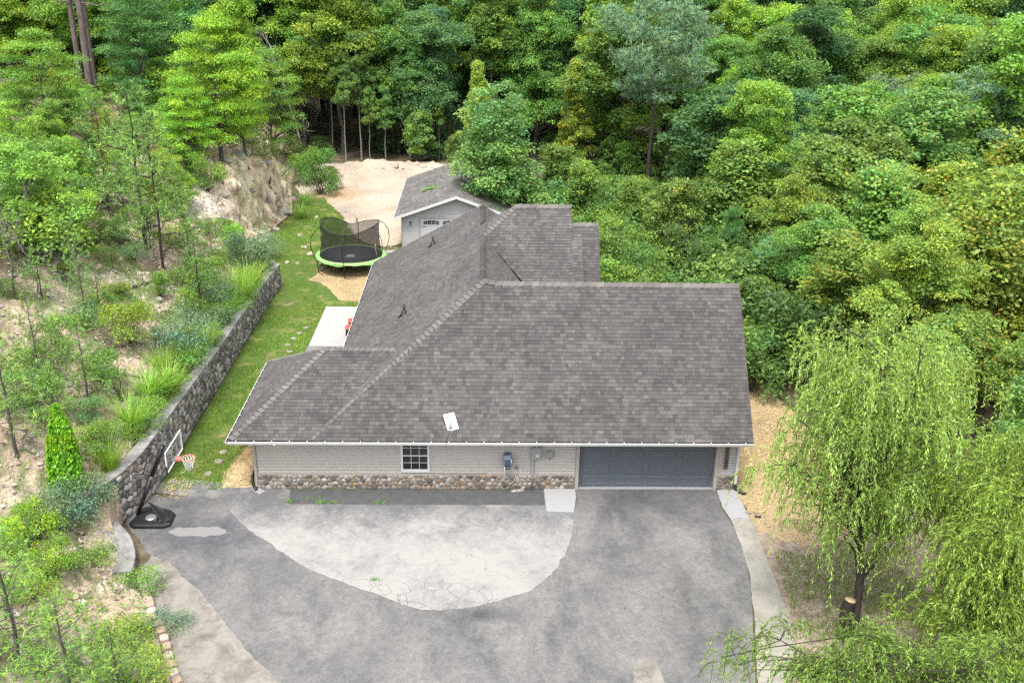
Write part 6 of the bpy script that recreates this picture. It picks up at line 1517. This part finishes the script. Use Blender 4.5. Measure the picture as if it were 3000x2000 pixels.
def log(pa, pb, rad, label, lift=.06, col=(.16, .14, .125), seg=7):
    A = onground(*pa); B = onground(*pb); b = MB(); pts = []
    r = np.random.default_rng(int(pa[0]))
    for k in range(seg+1):
        f = k/seg; p = A*(1-f)+B*f; z = max(p[2], gz(p[0], p[1]))+lift; pts.append(np.array([p[0]+r.normal()*.03, p[1]+r.normal()*.03, z]))
    b.tube(pts, [rad*(1-.5*k/seg) for k in range(seg+1)], 7, col)
    for k in range(2, seg): b.tube([pts[k], pts[k]+r.normal(size=3)*.3+np.array([0, 0, .2])], [rad*.35, .008], 4, col, cap=False)
    tag(b.build('fallen_branch', m_rock), label, 'fallen branch')
log((320, 875), (625, 770), .07, 'long grey fallen trunk lying across the bank above the wall')
log((275, 1045), (420, 1012), .045, 'thin dark fallen branch on the rubble below the yellow shrub')
log((300, 1090), (500, 1130), .04, 'thin fallen branch among the big grasses')
log((330, 1140), (400, 1190), .045, 'short weathered branch near the wall coping')
log((790, 560), (850, 490), .05, 'dark dead branch hanging on the cliff face', col=(.07, .06, .055))
log((940, 445), (1000, 500), .07, 'pale leaning fallen trunk at the left back of the clearing', col=(.33, .31, .28))

# shrubs by photo pixel: (base u, v, top v, mesh, colour, label)
YG, BG, OG = (.112, .180, .022), (.070, .125, .070), (.075, .145, .026)
fr2 = random.Random(31)
sh = [(385, 1010, 890, 0, YG, 'yellow-green shrub on bare rubble in the middle of the bank'), (525, 1050, 930, 1, BG, 'silvery blue-green shrub above the wall'), (560, 940, 850, 2, OG, 'green shrub beside the silvery one uphill'),
      (640, 900, 830, 1, BG, 'small silvery shrub overhanging the coping'), (720, 790, 690, 0, BG, 'grey-green shrub near the far wall end'), (690, 740, 660, 2, (.10, .19, .03), 'bright leafy shrub at the talus foot'), (655, 700, 640, 0, OG, 'low green shrub left of the talus'),
      (770, 760, 690, 1, BG, 'silvery shrub at the far end of the coping'), (600, 860, 760, 0, OG, 'leafy green shrub in the hollow behind the wall'), (470, 870, 800, 2, OG, 'upright green shrub on the upper bank'), (650, 960, 890, 3, OG, 'low leafy plant hanging over the wall top'),
      (240, 960, 880, 3, OG, 'low green plant on the rubble'), (305, 1130, 1030, 0, OG, 'green shrub left of the big grasses'), (180, 1050, 930, 2, (.085, .16, .03), 'loose green shrub on the left bank'), (90, 1200, 1080, 0, (.08, .15, .03), 'green shrub behind the arborvitae to the left'),
      (330, 1290, 1240, 3, OG, 'low shrub by the grass clump near the coping'), (285, 1330, 1240, 0, (.09, .18, .03), 'bright green shrub right of the arborvitae'), (255, 1500, 1400, 1, BG, 'silvery shrub spilling over the low wall'), (190, 1560, 1450, 1, BG, 'silvery shrub in front of the arborvitae'),
      (110, 1590, 1440, 0, (.10, .20, .018), 'bright green shrub below the arborvitae on the left'), (40, 1640, 1480, 2, (.12, .215, .018), 'vivid green shrub at the left edge above the corner pine'), (165, 1690, 1590, 0, (.095, .19, .02), 'vivid green shrub left of the low wall'), (90, 1750, 1660, 3, (.11, .205, .02), 'low vivid shrub in the left bed'),
      (262, 1655, 1590, 3, OG, 'low plant in the leaf litter behind the low wall'), (420, 1730, 1680, 3, (.08, .16, .03), 'small weed among the edging blocks'), (370, 1880, 1800, 3, (.10, .175, .025), 'low weed left of the edging blocks'), (420, 1980, 1900, 3, (.10, .175, .025), 'low weed at the bottom beside the edging blocks'),
      (500, 1840, 1800, 3, BG, 'small grey-green weed right of the edging blocks'),
      (940, 570, 440, 2, (.055, .115, .025), 'large drooping green bush at the left end of the clearing'), (900, 540, 450, 0, (.065, .13, .025), 'green bush behind the drooping one at the cliff end'), (975, 555, 490, 2, (.06, .12, .025), 'smaller green bush on the clearing side of the drooping one'),
      (860, 470, 410, 0, (.085, .15, .03), 'leafy shrub on top of the cliff'), (760, 470, 400, 1, (.09, .15, .035), 'olive shrub on the cliff brow'), (610, 560, 470, 0, (.085, .165, .028), 'green shrub left of the cliff brow'), (330, 470, 400, 0, (.12, .18, .02), 'yellow-green shrub below the tall trunks'),
      (310, 400, 320, 2, (.14, .18, .02), 'yellow-leaved shrub at the foot of the tall pine trunks'), (120, 520, 430, 0, (.10, .18, .03), 'leafy shrub high on the left bank'), (430, 560, 470, 3, (.10, .17, .03), 'low shrub behind the young pines'), (250, 560, 480, 0, (.09, .15, .03), 'olive shrub left of the young pines'), (380, 640, 560, 3, OG, 'low undergrowth between young pine stems'),
      (200, 720, 640, 0, OG, 'dense green shrub under the chestnut oak'), (280, 760, 690, 3, OG, 'low green patch of undergrowth below the pines'), (300, 900, 850, 3, (.09, .16, .03), 'tiny green shrub on pale rubble'), (340, 700, 640, 0, (.07, .14, .03), 'dark undergrowth shrub behind the thin trunks')]
for i, (u, v, vt, k, c, lb) in enumerate(sh):
    P = onground(u, v); lo, hi = .1, 8
    for _ in range(30):
        m = (lo+hi)/2
        if proj(P+np.array([0, 0, m]))[1] > vt: lo = m
        else: hi = m
    plant('shrub', MASS[k], P[0], P[1], min(lo, .5 if k == 3 else (1.25 if v > 1390 else 1.9) if u < 800 else 3.4), c, BARKG, lb, 'shrub', None, wide=1.1 if lo < 1.1 else .85, z=P[2])
for k in range(22):
    y_ = .5+k*.98+fr2.uniform(-.3, .3); x_ = -4.05-fr2.random()*.35; m_ = MASS[fr2.choice((1, 3, 3, 0))]
    plant('shrub', m_, x_, y_, fr2.uniform(.3, .6) if m_ is MASS[3] else fr2.uniform(.5, .95), fr2.choice([OG, BG, (.09, .165, .03)]), BARKG, 'low leafy plant spilling over the coping of the high wall', 'shrub', 'plants spilling over the wall', wide=1.25, z=gz(x_, y_)+.02)
# ornamental grasses
for i, (u, v, vt, w, lb) in enumerate(((390, 1265, 1170, 1, 'vivid green fountain grass clump nearest the hoop'), (325, 1380, 1290, 1, 'fountain grass clump behind the near end of the coping'), (440, 1170, 1080, 1, 'large arching grass clump left of the coping, middle one'), (500, 1165, 1070, 1, 'large arching grass clump right beside the coping'),
                            (610, 1040, 950, 1, 'pale arching grass hanging over the wall'), (650, 940, 860, 1, 'green grass clump against the wall top'), (700, 890, 790, 1, 'tall pale grass clump at the far part of the wall'), (735, 860, 770, 1, 'farther pale grass clump near the wall end'), (880, 640, 590, 0, 'grass tuft at the foot of the talus'), (895, 605, 560, 0, 'bright grass tuft below the cliff'), (480, 1090, 1020, 1, 'thin grass clump below the silvery shrub'))):
    P = onground(u, v); k = i % 3; me, H0 = GRS[k]
    lo, hi = .1, 3
    for _ in range(30):
        m = (lo+hi)/2
        if proj(P+np.array([0, 0, m]))[1] > vt: lo = m
        else: hi = m
    o = bpy.data.objects.new('grass_clump', me); COL.objects.link(o); o.location = P; s = lo/H0*1.15; o.scale = (s*1.3, s*1.3, s); o.rotation_euler = (0, 0, random.uniform(0, 6)); o.color = (.10, .19, .022, 1) if w == 1 else (.09, .17, .03, 1)
    tag(o, lb, 'grass clump', 'ornamental grasses along the wall')

# ------------------------------------------------------------------ willows and stump
def wl(name, base, top, tips, trunkpts, trad, color, label, **kw):
    c, tm = make_willow(kw.pop('seed'), tips, trunkpts, trad, **kw); t = empty(name, (base[0], base[1], 0), 0, label, 'tree'); a = link('crown', c, t); a.color = (*color, 1); b_ = link('trunk', tm, t); b_.color = (.075, .062, .055, 1)
WB = pz(2500, 1865)
tr1 = []
for (u, v), Yo in zip(((2500, 1865), (2520, 1700), (2520, 1600), (2500, 1470), (2492, 1380), (2515, 1290), (2555, 1210)), (0, .15, .3, .5, .7, .9, 1.2)):
    P = py(u, v, WB[1]+Yo); tr1.append(P-np.array([WB[0], WB[1], 0]))
tr1[0][2] = -.1
tips = []
for (u, v, Yo) in ((2560, 925, .8), (2480, 950, 2.2), (2640, 940, 1.6), (2720, 980, .2), (2420, 1010, 1.2), (2380, 1100, .0), (2330, 1220, 1.2), (2300, 1340, .2), (2440, 1150, -.8), (2600, 1080, -.8), (2700, 1120, .0), (2760, 1050, 1.6), (2520, 1080, .4), (2460, 1280, .8), (2640, 1230, -.6), (2730, 1250, .6), (2560, 1020, 2.6), (2420, 1200, 2.4), (2640, 1330, .8), (2360, 1380, .5), (2600, 1400, 1.4), (2680, 1380, 0), (2820, 1150, 2.0), (2860, 1260, 2.4), (2340, 1440, .4), (2440, 1480, .9), (2650, 1520, .8), (2740, 1480, 1.6), (2800, 1020, 2.8)):
    tips.append(py(u, v, WB[1]+Yo)-np.array([WB[0], WB[1], 0]))
wl('weeping_willow', WB, None, tips, tr1, [.13, .11, .095, .08, .07, .055, .035], (.130, .208, .050), 'light yellow-green weeping willow standing on the straw right of the garage', seed=7, nst=2300, leaf=.105, strand=(.4, 1.5), spread=.62, arch=.65, dens=38)
# second willow, lower right
B2 = np.array([22.2, -9.6, 0])
tr2 = [np.array(p) for p in ((0, 0, -.1), (.1, .0, 1.4), (-.1, .1, 2.6), (.15, .0, 3.8), (.1, .1, 5.0))]
tips = []
for (u, v, Y) in ((2900, 1330, -7.5), (2980, 1290, -9), (2800, 1380, -8.5), (2830, 1500, -8), (2950, 1450, -10.5), (2850, 1560, -11), (2980, 1600, -11.5), (2830, 1680, -10), (2800, 1790, -11.0), (2920, 1800, -12), (2840, 1620, -9.5), (2790, 1880, -11.6), (2850, 1930, -12.5), (2980, 1950, -12.5), (2840, 1440, -7), (3050, 1500, -9), (2760, 1440, -7.6), (2770, 1960, -12.0)):
    tips.append(py(u, v, Y)-B2)
wl('weeping_willow', B2, None, tips, tr2, [.24, .2, .17, .14, .1], (.115, .188, .036), 'deeper green weeping willow filling the lower right corner', seed=9, nst=3300, leaf=.11, strand=(.4, 1.4), spread=.62, arch=.85, dens=38)
B3 = np.array([21.2, -14.6, 0]); tips = [py(u, v, Y)-B3 for u, v, Y in ((2110, 1925, -12.4), (2150, 1950, -12.5), (2170, 1915, -12.2), (2240, 1935, -12.3), (2330, 1925, -12.5), (2200, 1960, -12.6), (2290, 1950, -12.4), (2380, 1975, -12.8), (2460, 1955, -12.6), (2540, 1985, -12.8), (2620, 1960, -12.6), (2700, 1995, -13), (2790, 2000, -13), (2900, 2010, -13))]
wl('weeping_willow', B3, None, tips, [np.array(p) for p in ((0, 0, -.1), (0, .1, 1.0), (-.1, .1, 2.0))], [.2, .16, .1], (.085, .145, .030), 'dark green low branches reaching over the drive at the bottom edge', seed=12, nst=2300, leaf=.095, strand=(.25, .65), spread=.30, arch=1.25, dens=44, lr=.022)
SP = pz(2480, 1868); st = empty('tree_stump', (SP[0]-.08, SP[1]+.05, 0), 0, 'dark cut willow stump with pale sawn top beside the driveway', 'stump')
b = MB(); b.tube([(0, 0, -.1), (.0, .0, .4), (-.04, .0, .95), (.02, .02, 1.25)], [.24, .19, .165, .155], 14, (.055, .045, .04), cap=False); b.build('bark', m_rock, st)
b = MB(); b.tube([(.018, .018, 1.20), (.02, .02, 1.262)], [.152, .150], 14); b.build('sawn_top', m_stub, st)

# ------------------------------------------------------------------ forest behind and beside
fr_ = random.Random(77); grid = []
_where = [(-1e9, 'off the left edge'), (0, 'at the far left'), (230, 'over the tall pine trunks'), (520, 'above the bank'), (760, 'over the cliff'), (960, 'above the trampoline'), (1150, 'above the gravel clearing'), (1330, 'over the small garage'),
          (1560, 'above the rear roof'), (1780, 'near the tall pine'), (2050, 'above the garage ridge'), (2280, 'behind the locust trees'), (2520, 'above the willow'), (2750, 'toward the right edge'), (3000, 'at the right edge')]
_used = {}
def flabel(kind, c, label, u, y):
    r_, g_, b_ = c; hue = 'yellow-green' if r_ > .105 else 'bright green' if r_ > .088 else 'blue-green' if b_ > .035 else 'dark green' if g_ < .115 else 'mid green'
    form = 'bush' if 'bush' in label else 'sapling' if 'sapling' in label else 'layered tree' if any(kind is k for k in TIER) else 'maple' if any(kind is k for k in MAP) else 'rounded oak' if kind is OAK[1] or kind is OAK[3] else 'tall oval oak'
    wh_ = [w for a, w in _where if u >= a][-1]
    row = 'thicket close by' if y < 22 else 'near edge of the woods' if y < 40 else 'wood edge' if y < 57 else 'front row of the forest' if y < 67 else 'second row of the forest' if y < 80 else 'deep in the forest' if y < 95 else 'farthest trees'
    return '%s %s %s, %s' % (hue, form, wh_, row)
def forest(n, xr, yr_, kinds, cols, label, group, Hr, name='broadleaf_tree', mind=3.4, bark=BARKG, cond=None, tries=8000, wd=(.9, 1.2), umax=3250):
    c = 0; k = 0
    while c < n and k < tries:
        k += 1; x, y = fr_.uniform(*xr), fr_.uniform(*yr_)
        if cond and not cond(x, y): continue
        if any((x-a)**2+(y-b_)**2 < mind**2 for a, b_ in grid): continue
        u, v, Z = proj((x, y, 8)); 
        if not -250 < u < umax: continue
        grid.append((x, y)); i = fr_.randrange(len(kinds)); cc = fr_.choice(cols); j = fr_.uniform(.88, 1.12)
        Hh = fr_.uniform(*Hr); vlim = 250 if (u < 440 and y < 46 and x < -9) else 520 if (1620 < u < 2090 and 14 < y < 46) else 230 if (2040 < u < 2720 and 28 < y < 47) else 420 if (1320 < u < 1640 and 14 < y < 56) else None
        if vlim is not None:
            while Hh > 1.6 and proj((x, y, gz(x, y)+Hh))[1] < vlim: Hh *= .93
        plant(name, kinds[i], x, y, Hh, tuple(q*j for q in cc), bark, flabel(kinds[i], cc, label, u, y), 'tree', group, wide=fr_.uniform(*wd)); c += 1
GC = [GR_MID, GR_MID, GR_BLUE, (.078, .150, .030), (.095, .175, .028), GR_DARK, GR_YEL]
back = lambda x, y: not (-8 < x < 11.5 and y < 56.5)
forest(34, (-22, 50), (60, 68), OAK+EDGE, GC, 'tall broadleaf tree in the front row of the forest behind the clearing', 'forest trees behind the clearing', (12.5, 17.5), cond=back, mind=3.6)
forest(60, (-40, 80), (66, 92), OAK+BIG, GC, 'broadleaf tree deeper in the forest behind the clearing', 'forest trees behind the clearing', (15, 20), mind=4.4)
forest(40, (-60, 110), (92, 125), OAK, GC, 'distant broadleaf tree closing the view at the top', 'forest trees behind the clearing', (18, 24), mind=5.5)
right = lambda x, y: x > 14+max(0, (22-y))*.35+2.2 and not (x < 22 and y < 13)
forest(34, (12, 60), (30, 58), OAK+MAP[:1], GC, 'broadleaf tree in the woods to the right of the house', 'woodland trees right of the house', (9.5, 14.5), cond=right, mind=4.2, wd=(1.1, 1.4))
forest(26, (20, 50), (6, 32), [MAP[0], MAP[1], OAK[3]], [(.085, .145, .028), (.070, .130, .028), (.105, .16, .028)], 'maple or oak in the thicket down the right side', 'woodland trees right of the house', (6.5, 9.2), name='maple_tree', cond=lambda x, y: x > 23+(y < 10)*1.5, mind=3.2, wd=(1.05, 1.35))
forest(12, (24, 40), (-9, 8), [MAP[0], MAP[2]], [(.085, .145, .028), (.070, .130, .028)], 'green maple low at the right edge behind the willows', 'woodland trees right of the house', (4.5, 6.5), name='maple_tree', mind=2.8)
forest(26, (33, 64), (-24, 34), [MAP[0], OAK[1], OAK[3], MAP[2]], [(.085, .145, .028), (.070, .130, .028), (.095, .165, .028)], 'tree beyond the right edge', 'woodland trees right of the house', (6, 9.5), name='maple_tree', mind=3.6, wd=(1.1, 1.4), umax=5200)
# saplings and shrubs forming the dark edge of the wood
MS3 = MASS[:3]
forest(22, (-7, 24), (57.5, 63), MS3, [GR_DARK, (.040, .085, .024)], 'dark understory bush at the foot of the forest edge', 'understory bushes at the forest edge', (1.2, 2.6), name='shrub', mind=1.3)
forest(26, (11.5, 17.5), (16, 42), [MASS[0], MASS[2]], [(.06, .12, .026), (.075, .14, .03)], 'green bush in the thicket behind the house', 'bushes in the thicket behind the house', (1.6, 3.4), name='shrub', mind=1.2, cond=lambda x, y: x > 13.2-(y > 22)*2)
forest(34, (14, 27), (33, 50), [MASS[0], MASS[2], MAP[2]], [(.06, .12, .026), (.075, .14, .03)], 'green bush in the undergrowth around the tall pine', 'bushes around the tall pine', (2.0, 3.8), name='shrub', mind=1.7)
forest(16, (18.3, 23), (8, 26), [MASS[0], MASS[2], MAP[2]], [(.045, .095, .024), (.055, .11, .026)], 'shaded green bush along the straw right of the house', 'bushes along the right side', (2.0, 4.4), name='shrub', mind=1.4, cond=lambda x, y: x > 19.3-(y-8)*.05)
hc = lambda x, y: x < float(xf(y))-9.5
forest(46, (-45, -10), (18, 66), OAK+TIER, [(.060, .140, .034), (.085, .175, .028), (.110, .200, .024), (.050, .120, .034)], 'hillside broadleaf tree behind the tall pine trunks', 'woodland on the hill', (7.5, 12), cond=lambda x, y: x < -14-(y < 30)*4, mind=3.2)
forest(34, (-22, -9), (22, 52), [LONG, TIER[0], OAK[1], MASS[2]], [(.09, .17, .03), (.075, .145, .03), (.11, .19, .026)], 'undergrowth sapling on the upper bank', 'saplings on the upper bank', (2.0, 4.2), name='sapling', cond=lambda x, y: x < float(xf(y))-3.6, mind=1.9)
forest(8, (-17, -11), (2, 20), [LONG, MASS[0]], [(.09, .17, .03), (.075, .145, .03)], 'leafy sapling on the left bank', 'saplings on the upper bank', (2.2, 3.6), name='sapling', mind=2.0)

forest(16, (-13.5, -5), (-1, 24), [SAP[0], SAP[1], SAP[2]], [(.085, .145, .034), (.075, .135, .032)], 'young pine sapling scattered on the bank', 'saplings on the upper bank', (1.3, 3.0), name='young_pine', mind=1.4, bark=BARKB, cond=lambda x, y: x < float(xf(y))-2.2)
forest(34, (-15, -4.4), (0, 30), [MASS[0], MASS[1], MASS[3]], [(.085, .150, .03), (.070, .130, .045), (.10, .16, .026)], 'low brush bush on the bank', 'brush on the bank', (.35, .95), name='shrub', mind=.9, cond=lambda x, y: x < float(xf(y))-.6)

# ------------------------------------------------------------------ ground cover, grass, straw
def scatter_blades(name, P, H, w, col, cols, mat_, label, cat, flat=0.0, seed=1):
    r = np.random.default_rng(seed); n = len(P); a = r.uniform(0, 2*PI, n); out = np.stack([np.cos(a), np.sin(a), np.zeros(n)], 1); s = np.stack([-np.sin(a), np.cos(a), np.zeros(n)], 1)*w*.5*r.uniform(.7, 1.3, n)[:, None]
    h = (H*r.uniform(.5, 1.2, n))[:, None]; up = np.array([0, 0, 1.])*(1-flat)*h+out*h*(.45+flat*.6)*r.uniform(.2, 1.3, n)[:, None]
    V = np.stack([P-s, P+s, P+up*.55+s*.8+np.array([0, 0, .12])*h*(1-flat), P+up], 1).reshape(-1, 3)
    o = link(name, fast_mesh(name, V, np.arange(4*n).reshape(n, 4), cols), None, mat_); o.color = (*col, 1); return tag(o, label, cat, kind='stuff')
r = np.random.default_rng(4)
# lawn
n = 90000; x = r.uniform(-6.4, 2.9, n); y = -.1+r.random(n)**1.25*44
ok = (x > np.where(y < 22.5, -3.42, xf(y)+.15)) & ~((x > -.8) & (y < 7)) & ~((x > -.45) & (y > 12.3) & (y < 18.7)) & ~((x > -1.2) & (y < 4.6)) & ~((x > -1.6+.4*np.sin(y*2)) & (y > 19.6) & (y < 26.5)) & (x < np.where(y > 30, np.interp(y, [30, 33, 37, 41, 44], [.8, -.6, -1.7, -3.2, -4.6]), 2.7))
bare = fbm(x*.8, y*.8, 4); ok &= (bare < .055+r.normal(size=n)*.03)
x, y = x[ok], y[ok]; m = len(x); t_ = r.uniform(.7, 1.3, m)*(1+fbm(x*.6, y*.6, 3)*.9); dry = np.clip((fbm(x*.5+7, y*.5, 3)+.02)*4, 0, .8)[:, None]
cl = np.stack([t_, t_, t_], 1)*(1-dry)+np.array([1.7, 1.15, 1.6])*t_[:, None]*dry
scatter_blades('lawn_grass', np.stack([x, y, np.full(m, .0)], 1), .085, .030, (.085, .150, .020), cl, m_blade, 'mown green grass between the wall and the house', 'grass')
# weeds and undergrowth on the bank
n = 110000; y = -11+r.random(n)**1.1*62; d = .1+r.random(n)**1.15*17; x = xf(y)-d; g_ = fbm(x*.42+3, y*.42+8, 4)+.10*np.clip((1.6-d)/1.6, 0, 1)*(y < 24)+.012*(d-7)-(cliffy(y) > .4)*(d < 3.2)*.5
ok = g_ > -.01+.09*((y > 1) & (y < 17) & (d > 2.2))+r.normal(size=n)*.025; x, y = x[ok], y[ok]; m = len(x); P = np.stack([x, y, hill(x, y)], 1)
N_ = unit(np.stack([r.normal(size=m)*.5, r.normal(size=m)*.5, np.ones(m)], 1)); P2 = P+np.array([0, 0, 1.])*(r.random(m)**1.5*.28)[:, None]
V, F_ = leaf_quads(P2, N_, .105*r.uniform(.6, 1.4, m), .5, r); tn = r.uniform(.6, 1.4, m)*(1+fbm(x*1.3, y*1.3, 2)*.9); o = link('undergrowth', fast_mesh('undergrowth', V, F_, np.stack([tn*(1+fbm(x*.6, y*.6, 2)*1.2), tn, tn*.9], 1)), None, m_leaf); o.color = (.085, .155, .030, 1); tag(o, 'patchy green weeds and undergrowth over the bank', 'undergrowth', kind='stuff')
n = 34000; y = -11+r.random(n)*55; d = .1+r.random(n)**1.3*12; x = xf(y)-d; ok = fbm(x*.6+30, y*.6+2, 3) > .03; x, y = x[ok], y[ok]; m = len(x); tn = r.uniform(.6, 1.3, m)
scatter_blades('bank_grass', np.stack([x, y, hill(x, y)], 1), .24, .02, (.10, .165, .028), np.stack([tn, tn, tn], 1), m_blade, 'rough tufted grass on the bank', 'grass', seed=8)
# twigs and dead leaves
n = 34000; y = -11+r.random(n)*60; d = .1+r.random(n)**1.2*15; x = xf(y)-d; ok = fbm(x*.5+13, y*.5+22, 3) > -.03; x, y = x[ok], y[ok]; m = len(x); c = np.array([(.34, .23, .15), (.22, .17, .14), (.46, .38, .31), (.18, .13, .10)])[r.integers(0, 4, m)]
o = scatter_blades('twig_litter', np.stack([x, y, hill(x, y)+.01], 1), .26, .012, (1, 1, 1), c, m_gravelattr, 'dead twigs and dry leaves on the bank', 'litter', .8, seed=9)
# straw
def straw(name, n, fx, label, seed, H=.22):
    r = np.random.default_rng(seed); x, y = fx(r, n); m = len(x); c = np.array([(.80, .62, .34), (.88, .73, .46), (.66, .48, .25), (.52, .37, .19)])[r.integers(0, 4, m)]
    scatter_blades(name, np.stack([x, y, np.full(m, .01)], 1), H, .012, (1, 1, 1), c, m_gravelattr, label, 'straw', .75, seed)
def f1(r, n): y = r.uniform(-3.4, 13, n); x = 17.1+r.random(n)**.8*np.interp(y, [-3.5, 0, 13], [3.6, 4.4, 3.0]); ok = fbm(x, y, 3)*1.2+.45-.08*np.maximum(0, -y-1)*3 > r.random(n)*.6; return x[ok], y[ok]
straw('loose_straw', 26000, f1, 'golden straw mulch right of the garage', 11)
def f2(r, n): y = r.random(n)*4.6; x = -1.3+r.random(n)*1.28; return x, y
straw('corner_straw', 5500, f2, 'golden straw at the left corner of the house', 12)
def f3(r, n): y = 19.3+r.random(n)*7.6; x = -1.9+r.random(n)*4.2; ok = (y > 21.6-1.6*x) & (x < 2.2); return x[ok], y[ok]
straw('thin_straw', 9000, f3, 'dry straw under and before the trampoline', 13, .15)
def f4(r, n): x = r.normal(-2.9, .35, n); y = r.normal(.0, .45, n); return x, y
straw('stray_straw', 260, f4, 'stray straw strands on the concrete apron near the hoop', 14, .3)
# rough grass right of the side slab and weeds along the strip
n = 30000; y = r.uniform(-14, -2, n); x = np.interp(y, [-14, -9, -4, -2], [16.0, 16.8, 17.4, 17.5])+r.random(n)**.9*5.5; ok = fbm(x*.9+5, y*.9+5, 4) > .045+r.normal(size=n)*.03; x, y = x[ok], y[ok]; m = len(x); tn = r.uniform(.6, 1.3, m)
scatter_blades('rough_grass', np.stack([x, y, np.zeros(m)], 1), .12, .022, (.085, .135, .030), np.stack([tn, tn, tn], 1), m_blade, 'thin rough grass beside the side slab', 'grass', seed=15)
n = 14000; y = r.uniform(-14, -1.5, n); x = np.interp(y, [-14, -9, -4, -2], [16.0, 16.8, 17.4, 17.5])+r.random(n)**.9*5.5; c = np.array([(.42, .36, .32), (.30, .23, .17), (.52, .46, .42), (.36, .24, .15)])[r.integers(0, 4, n)]
scatter_blades('wood_chips', np.stack([x, y, np.zeros(n)+.01], 1), .10, .03, (1, 1, 1), c, m_gravelattr, 'scattered bark chips and dead leaves beside the side slab', 'litter', .85, seed=16)
wx = []; 
for (u, v, k, s) in ((880, 1428, 60, .12), (920, 1430, 50, .2), (965, 1435, 40, .2), (850, 1472, 60, .07), (905, 1462, 40, .2), (945, 1474, 70, .12), (975, 1474, 40, .1), (1112, 1473, 60, .1), (1098, 1700, 50, .09), (1035, 1435, 30, .15)):
    P = pz(u, v); wx.append(np.stack([r.normal(P[0], s, k), r.normal(P[1], s*.45, k), np.full(k, .03)], 1))
P = np.concatenate(wx); m = len(P); tn = r.uniform(.7, 1.3, m); scatter_blades('crack_weeds', P, .09, .02, (.075, .15, .025), np.stack([tn, tn, tn], 1), m_blade, 'small green weeds on the dark strip and in a concrete crack', 'weeds', seed=17)
# two bricks and a dark brick by the side slab
for u, v, c, lb in ((2192, 1504, (.30, .26, .22), 'brown brick half buried beside the corner slab'), (2214, 1503, (.34, .28, .23), 'second brown brick beside the corner slab'), (2220, 1515, (.05, .055, .06), 'black plastic grate lying by the two bricks')):
    P = pz(u, v); b = MB(); b.bbox(-.1, .1, -.05, .05, 0, .05, .008, c); o = tag(b.build('brick' if c[0] > .1 else 'drain_grate', m_paver), lb, 'brick' if c[0] > .1 else 'grate'); o.location = (P[0], P[1], .01); o.rotation_euler = (0, 0, fr_.uniform(-.3, .3))
# ------------------------------------------------------------------ look-alike plants: say which one by its place from the left
_dup = {}
for o in COL.objects:
    if o.parent is None and o.get('category') in ('tree', 'shrub', 'dead tree') and o.get('label'): _dup.setdefault(o['label'], []).append(o)
_ow = ['leftmost', 'second from left', 'third from left', 'fourth from left', 'fifth from left', 'sixth from left', 'seventh from left', 'eighth from left', 'ninth from left', 'tenth from left', 'eleventh from left', 'twelfth from left', 'thirteenth from left', 'fourteenth from left', 'fifteenth from left']
for lb, os_ in _dup.items():
    if 1 < len(os_) <= 30:
        os_.sort(key=lambda o: proj((o.location.x, o.location.y, 2))[0])
        for i, o in enumerate(os_):
            w = _ow[i] if i < 15 else _ow[len(os_)-1-i].replace('left', 'right')
            o['label'] = ' '.join(('%s, %s' % (lb.replace('second row of the forest', 'second row').replace('front row of the forest', 'front row').replace('near edge of the woods', 'woods edge'), w)).split()[:16])
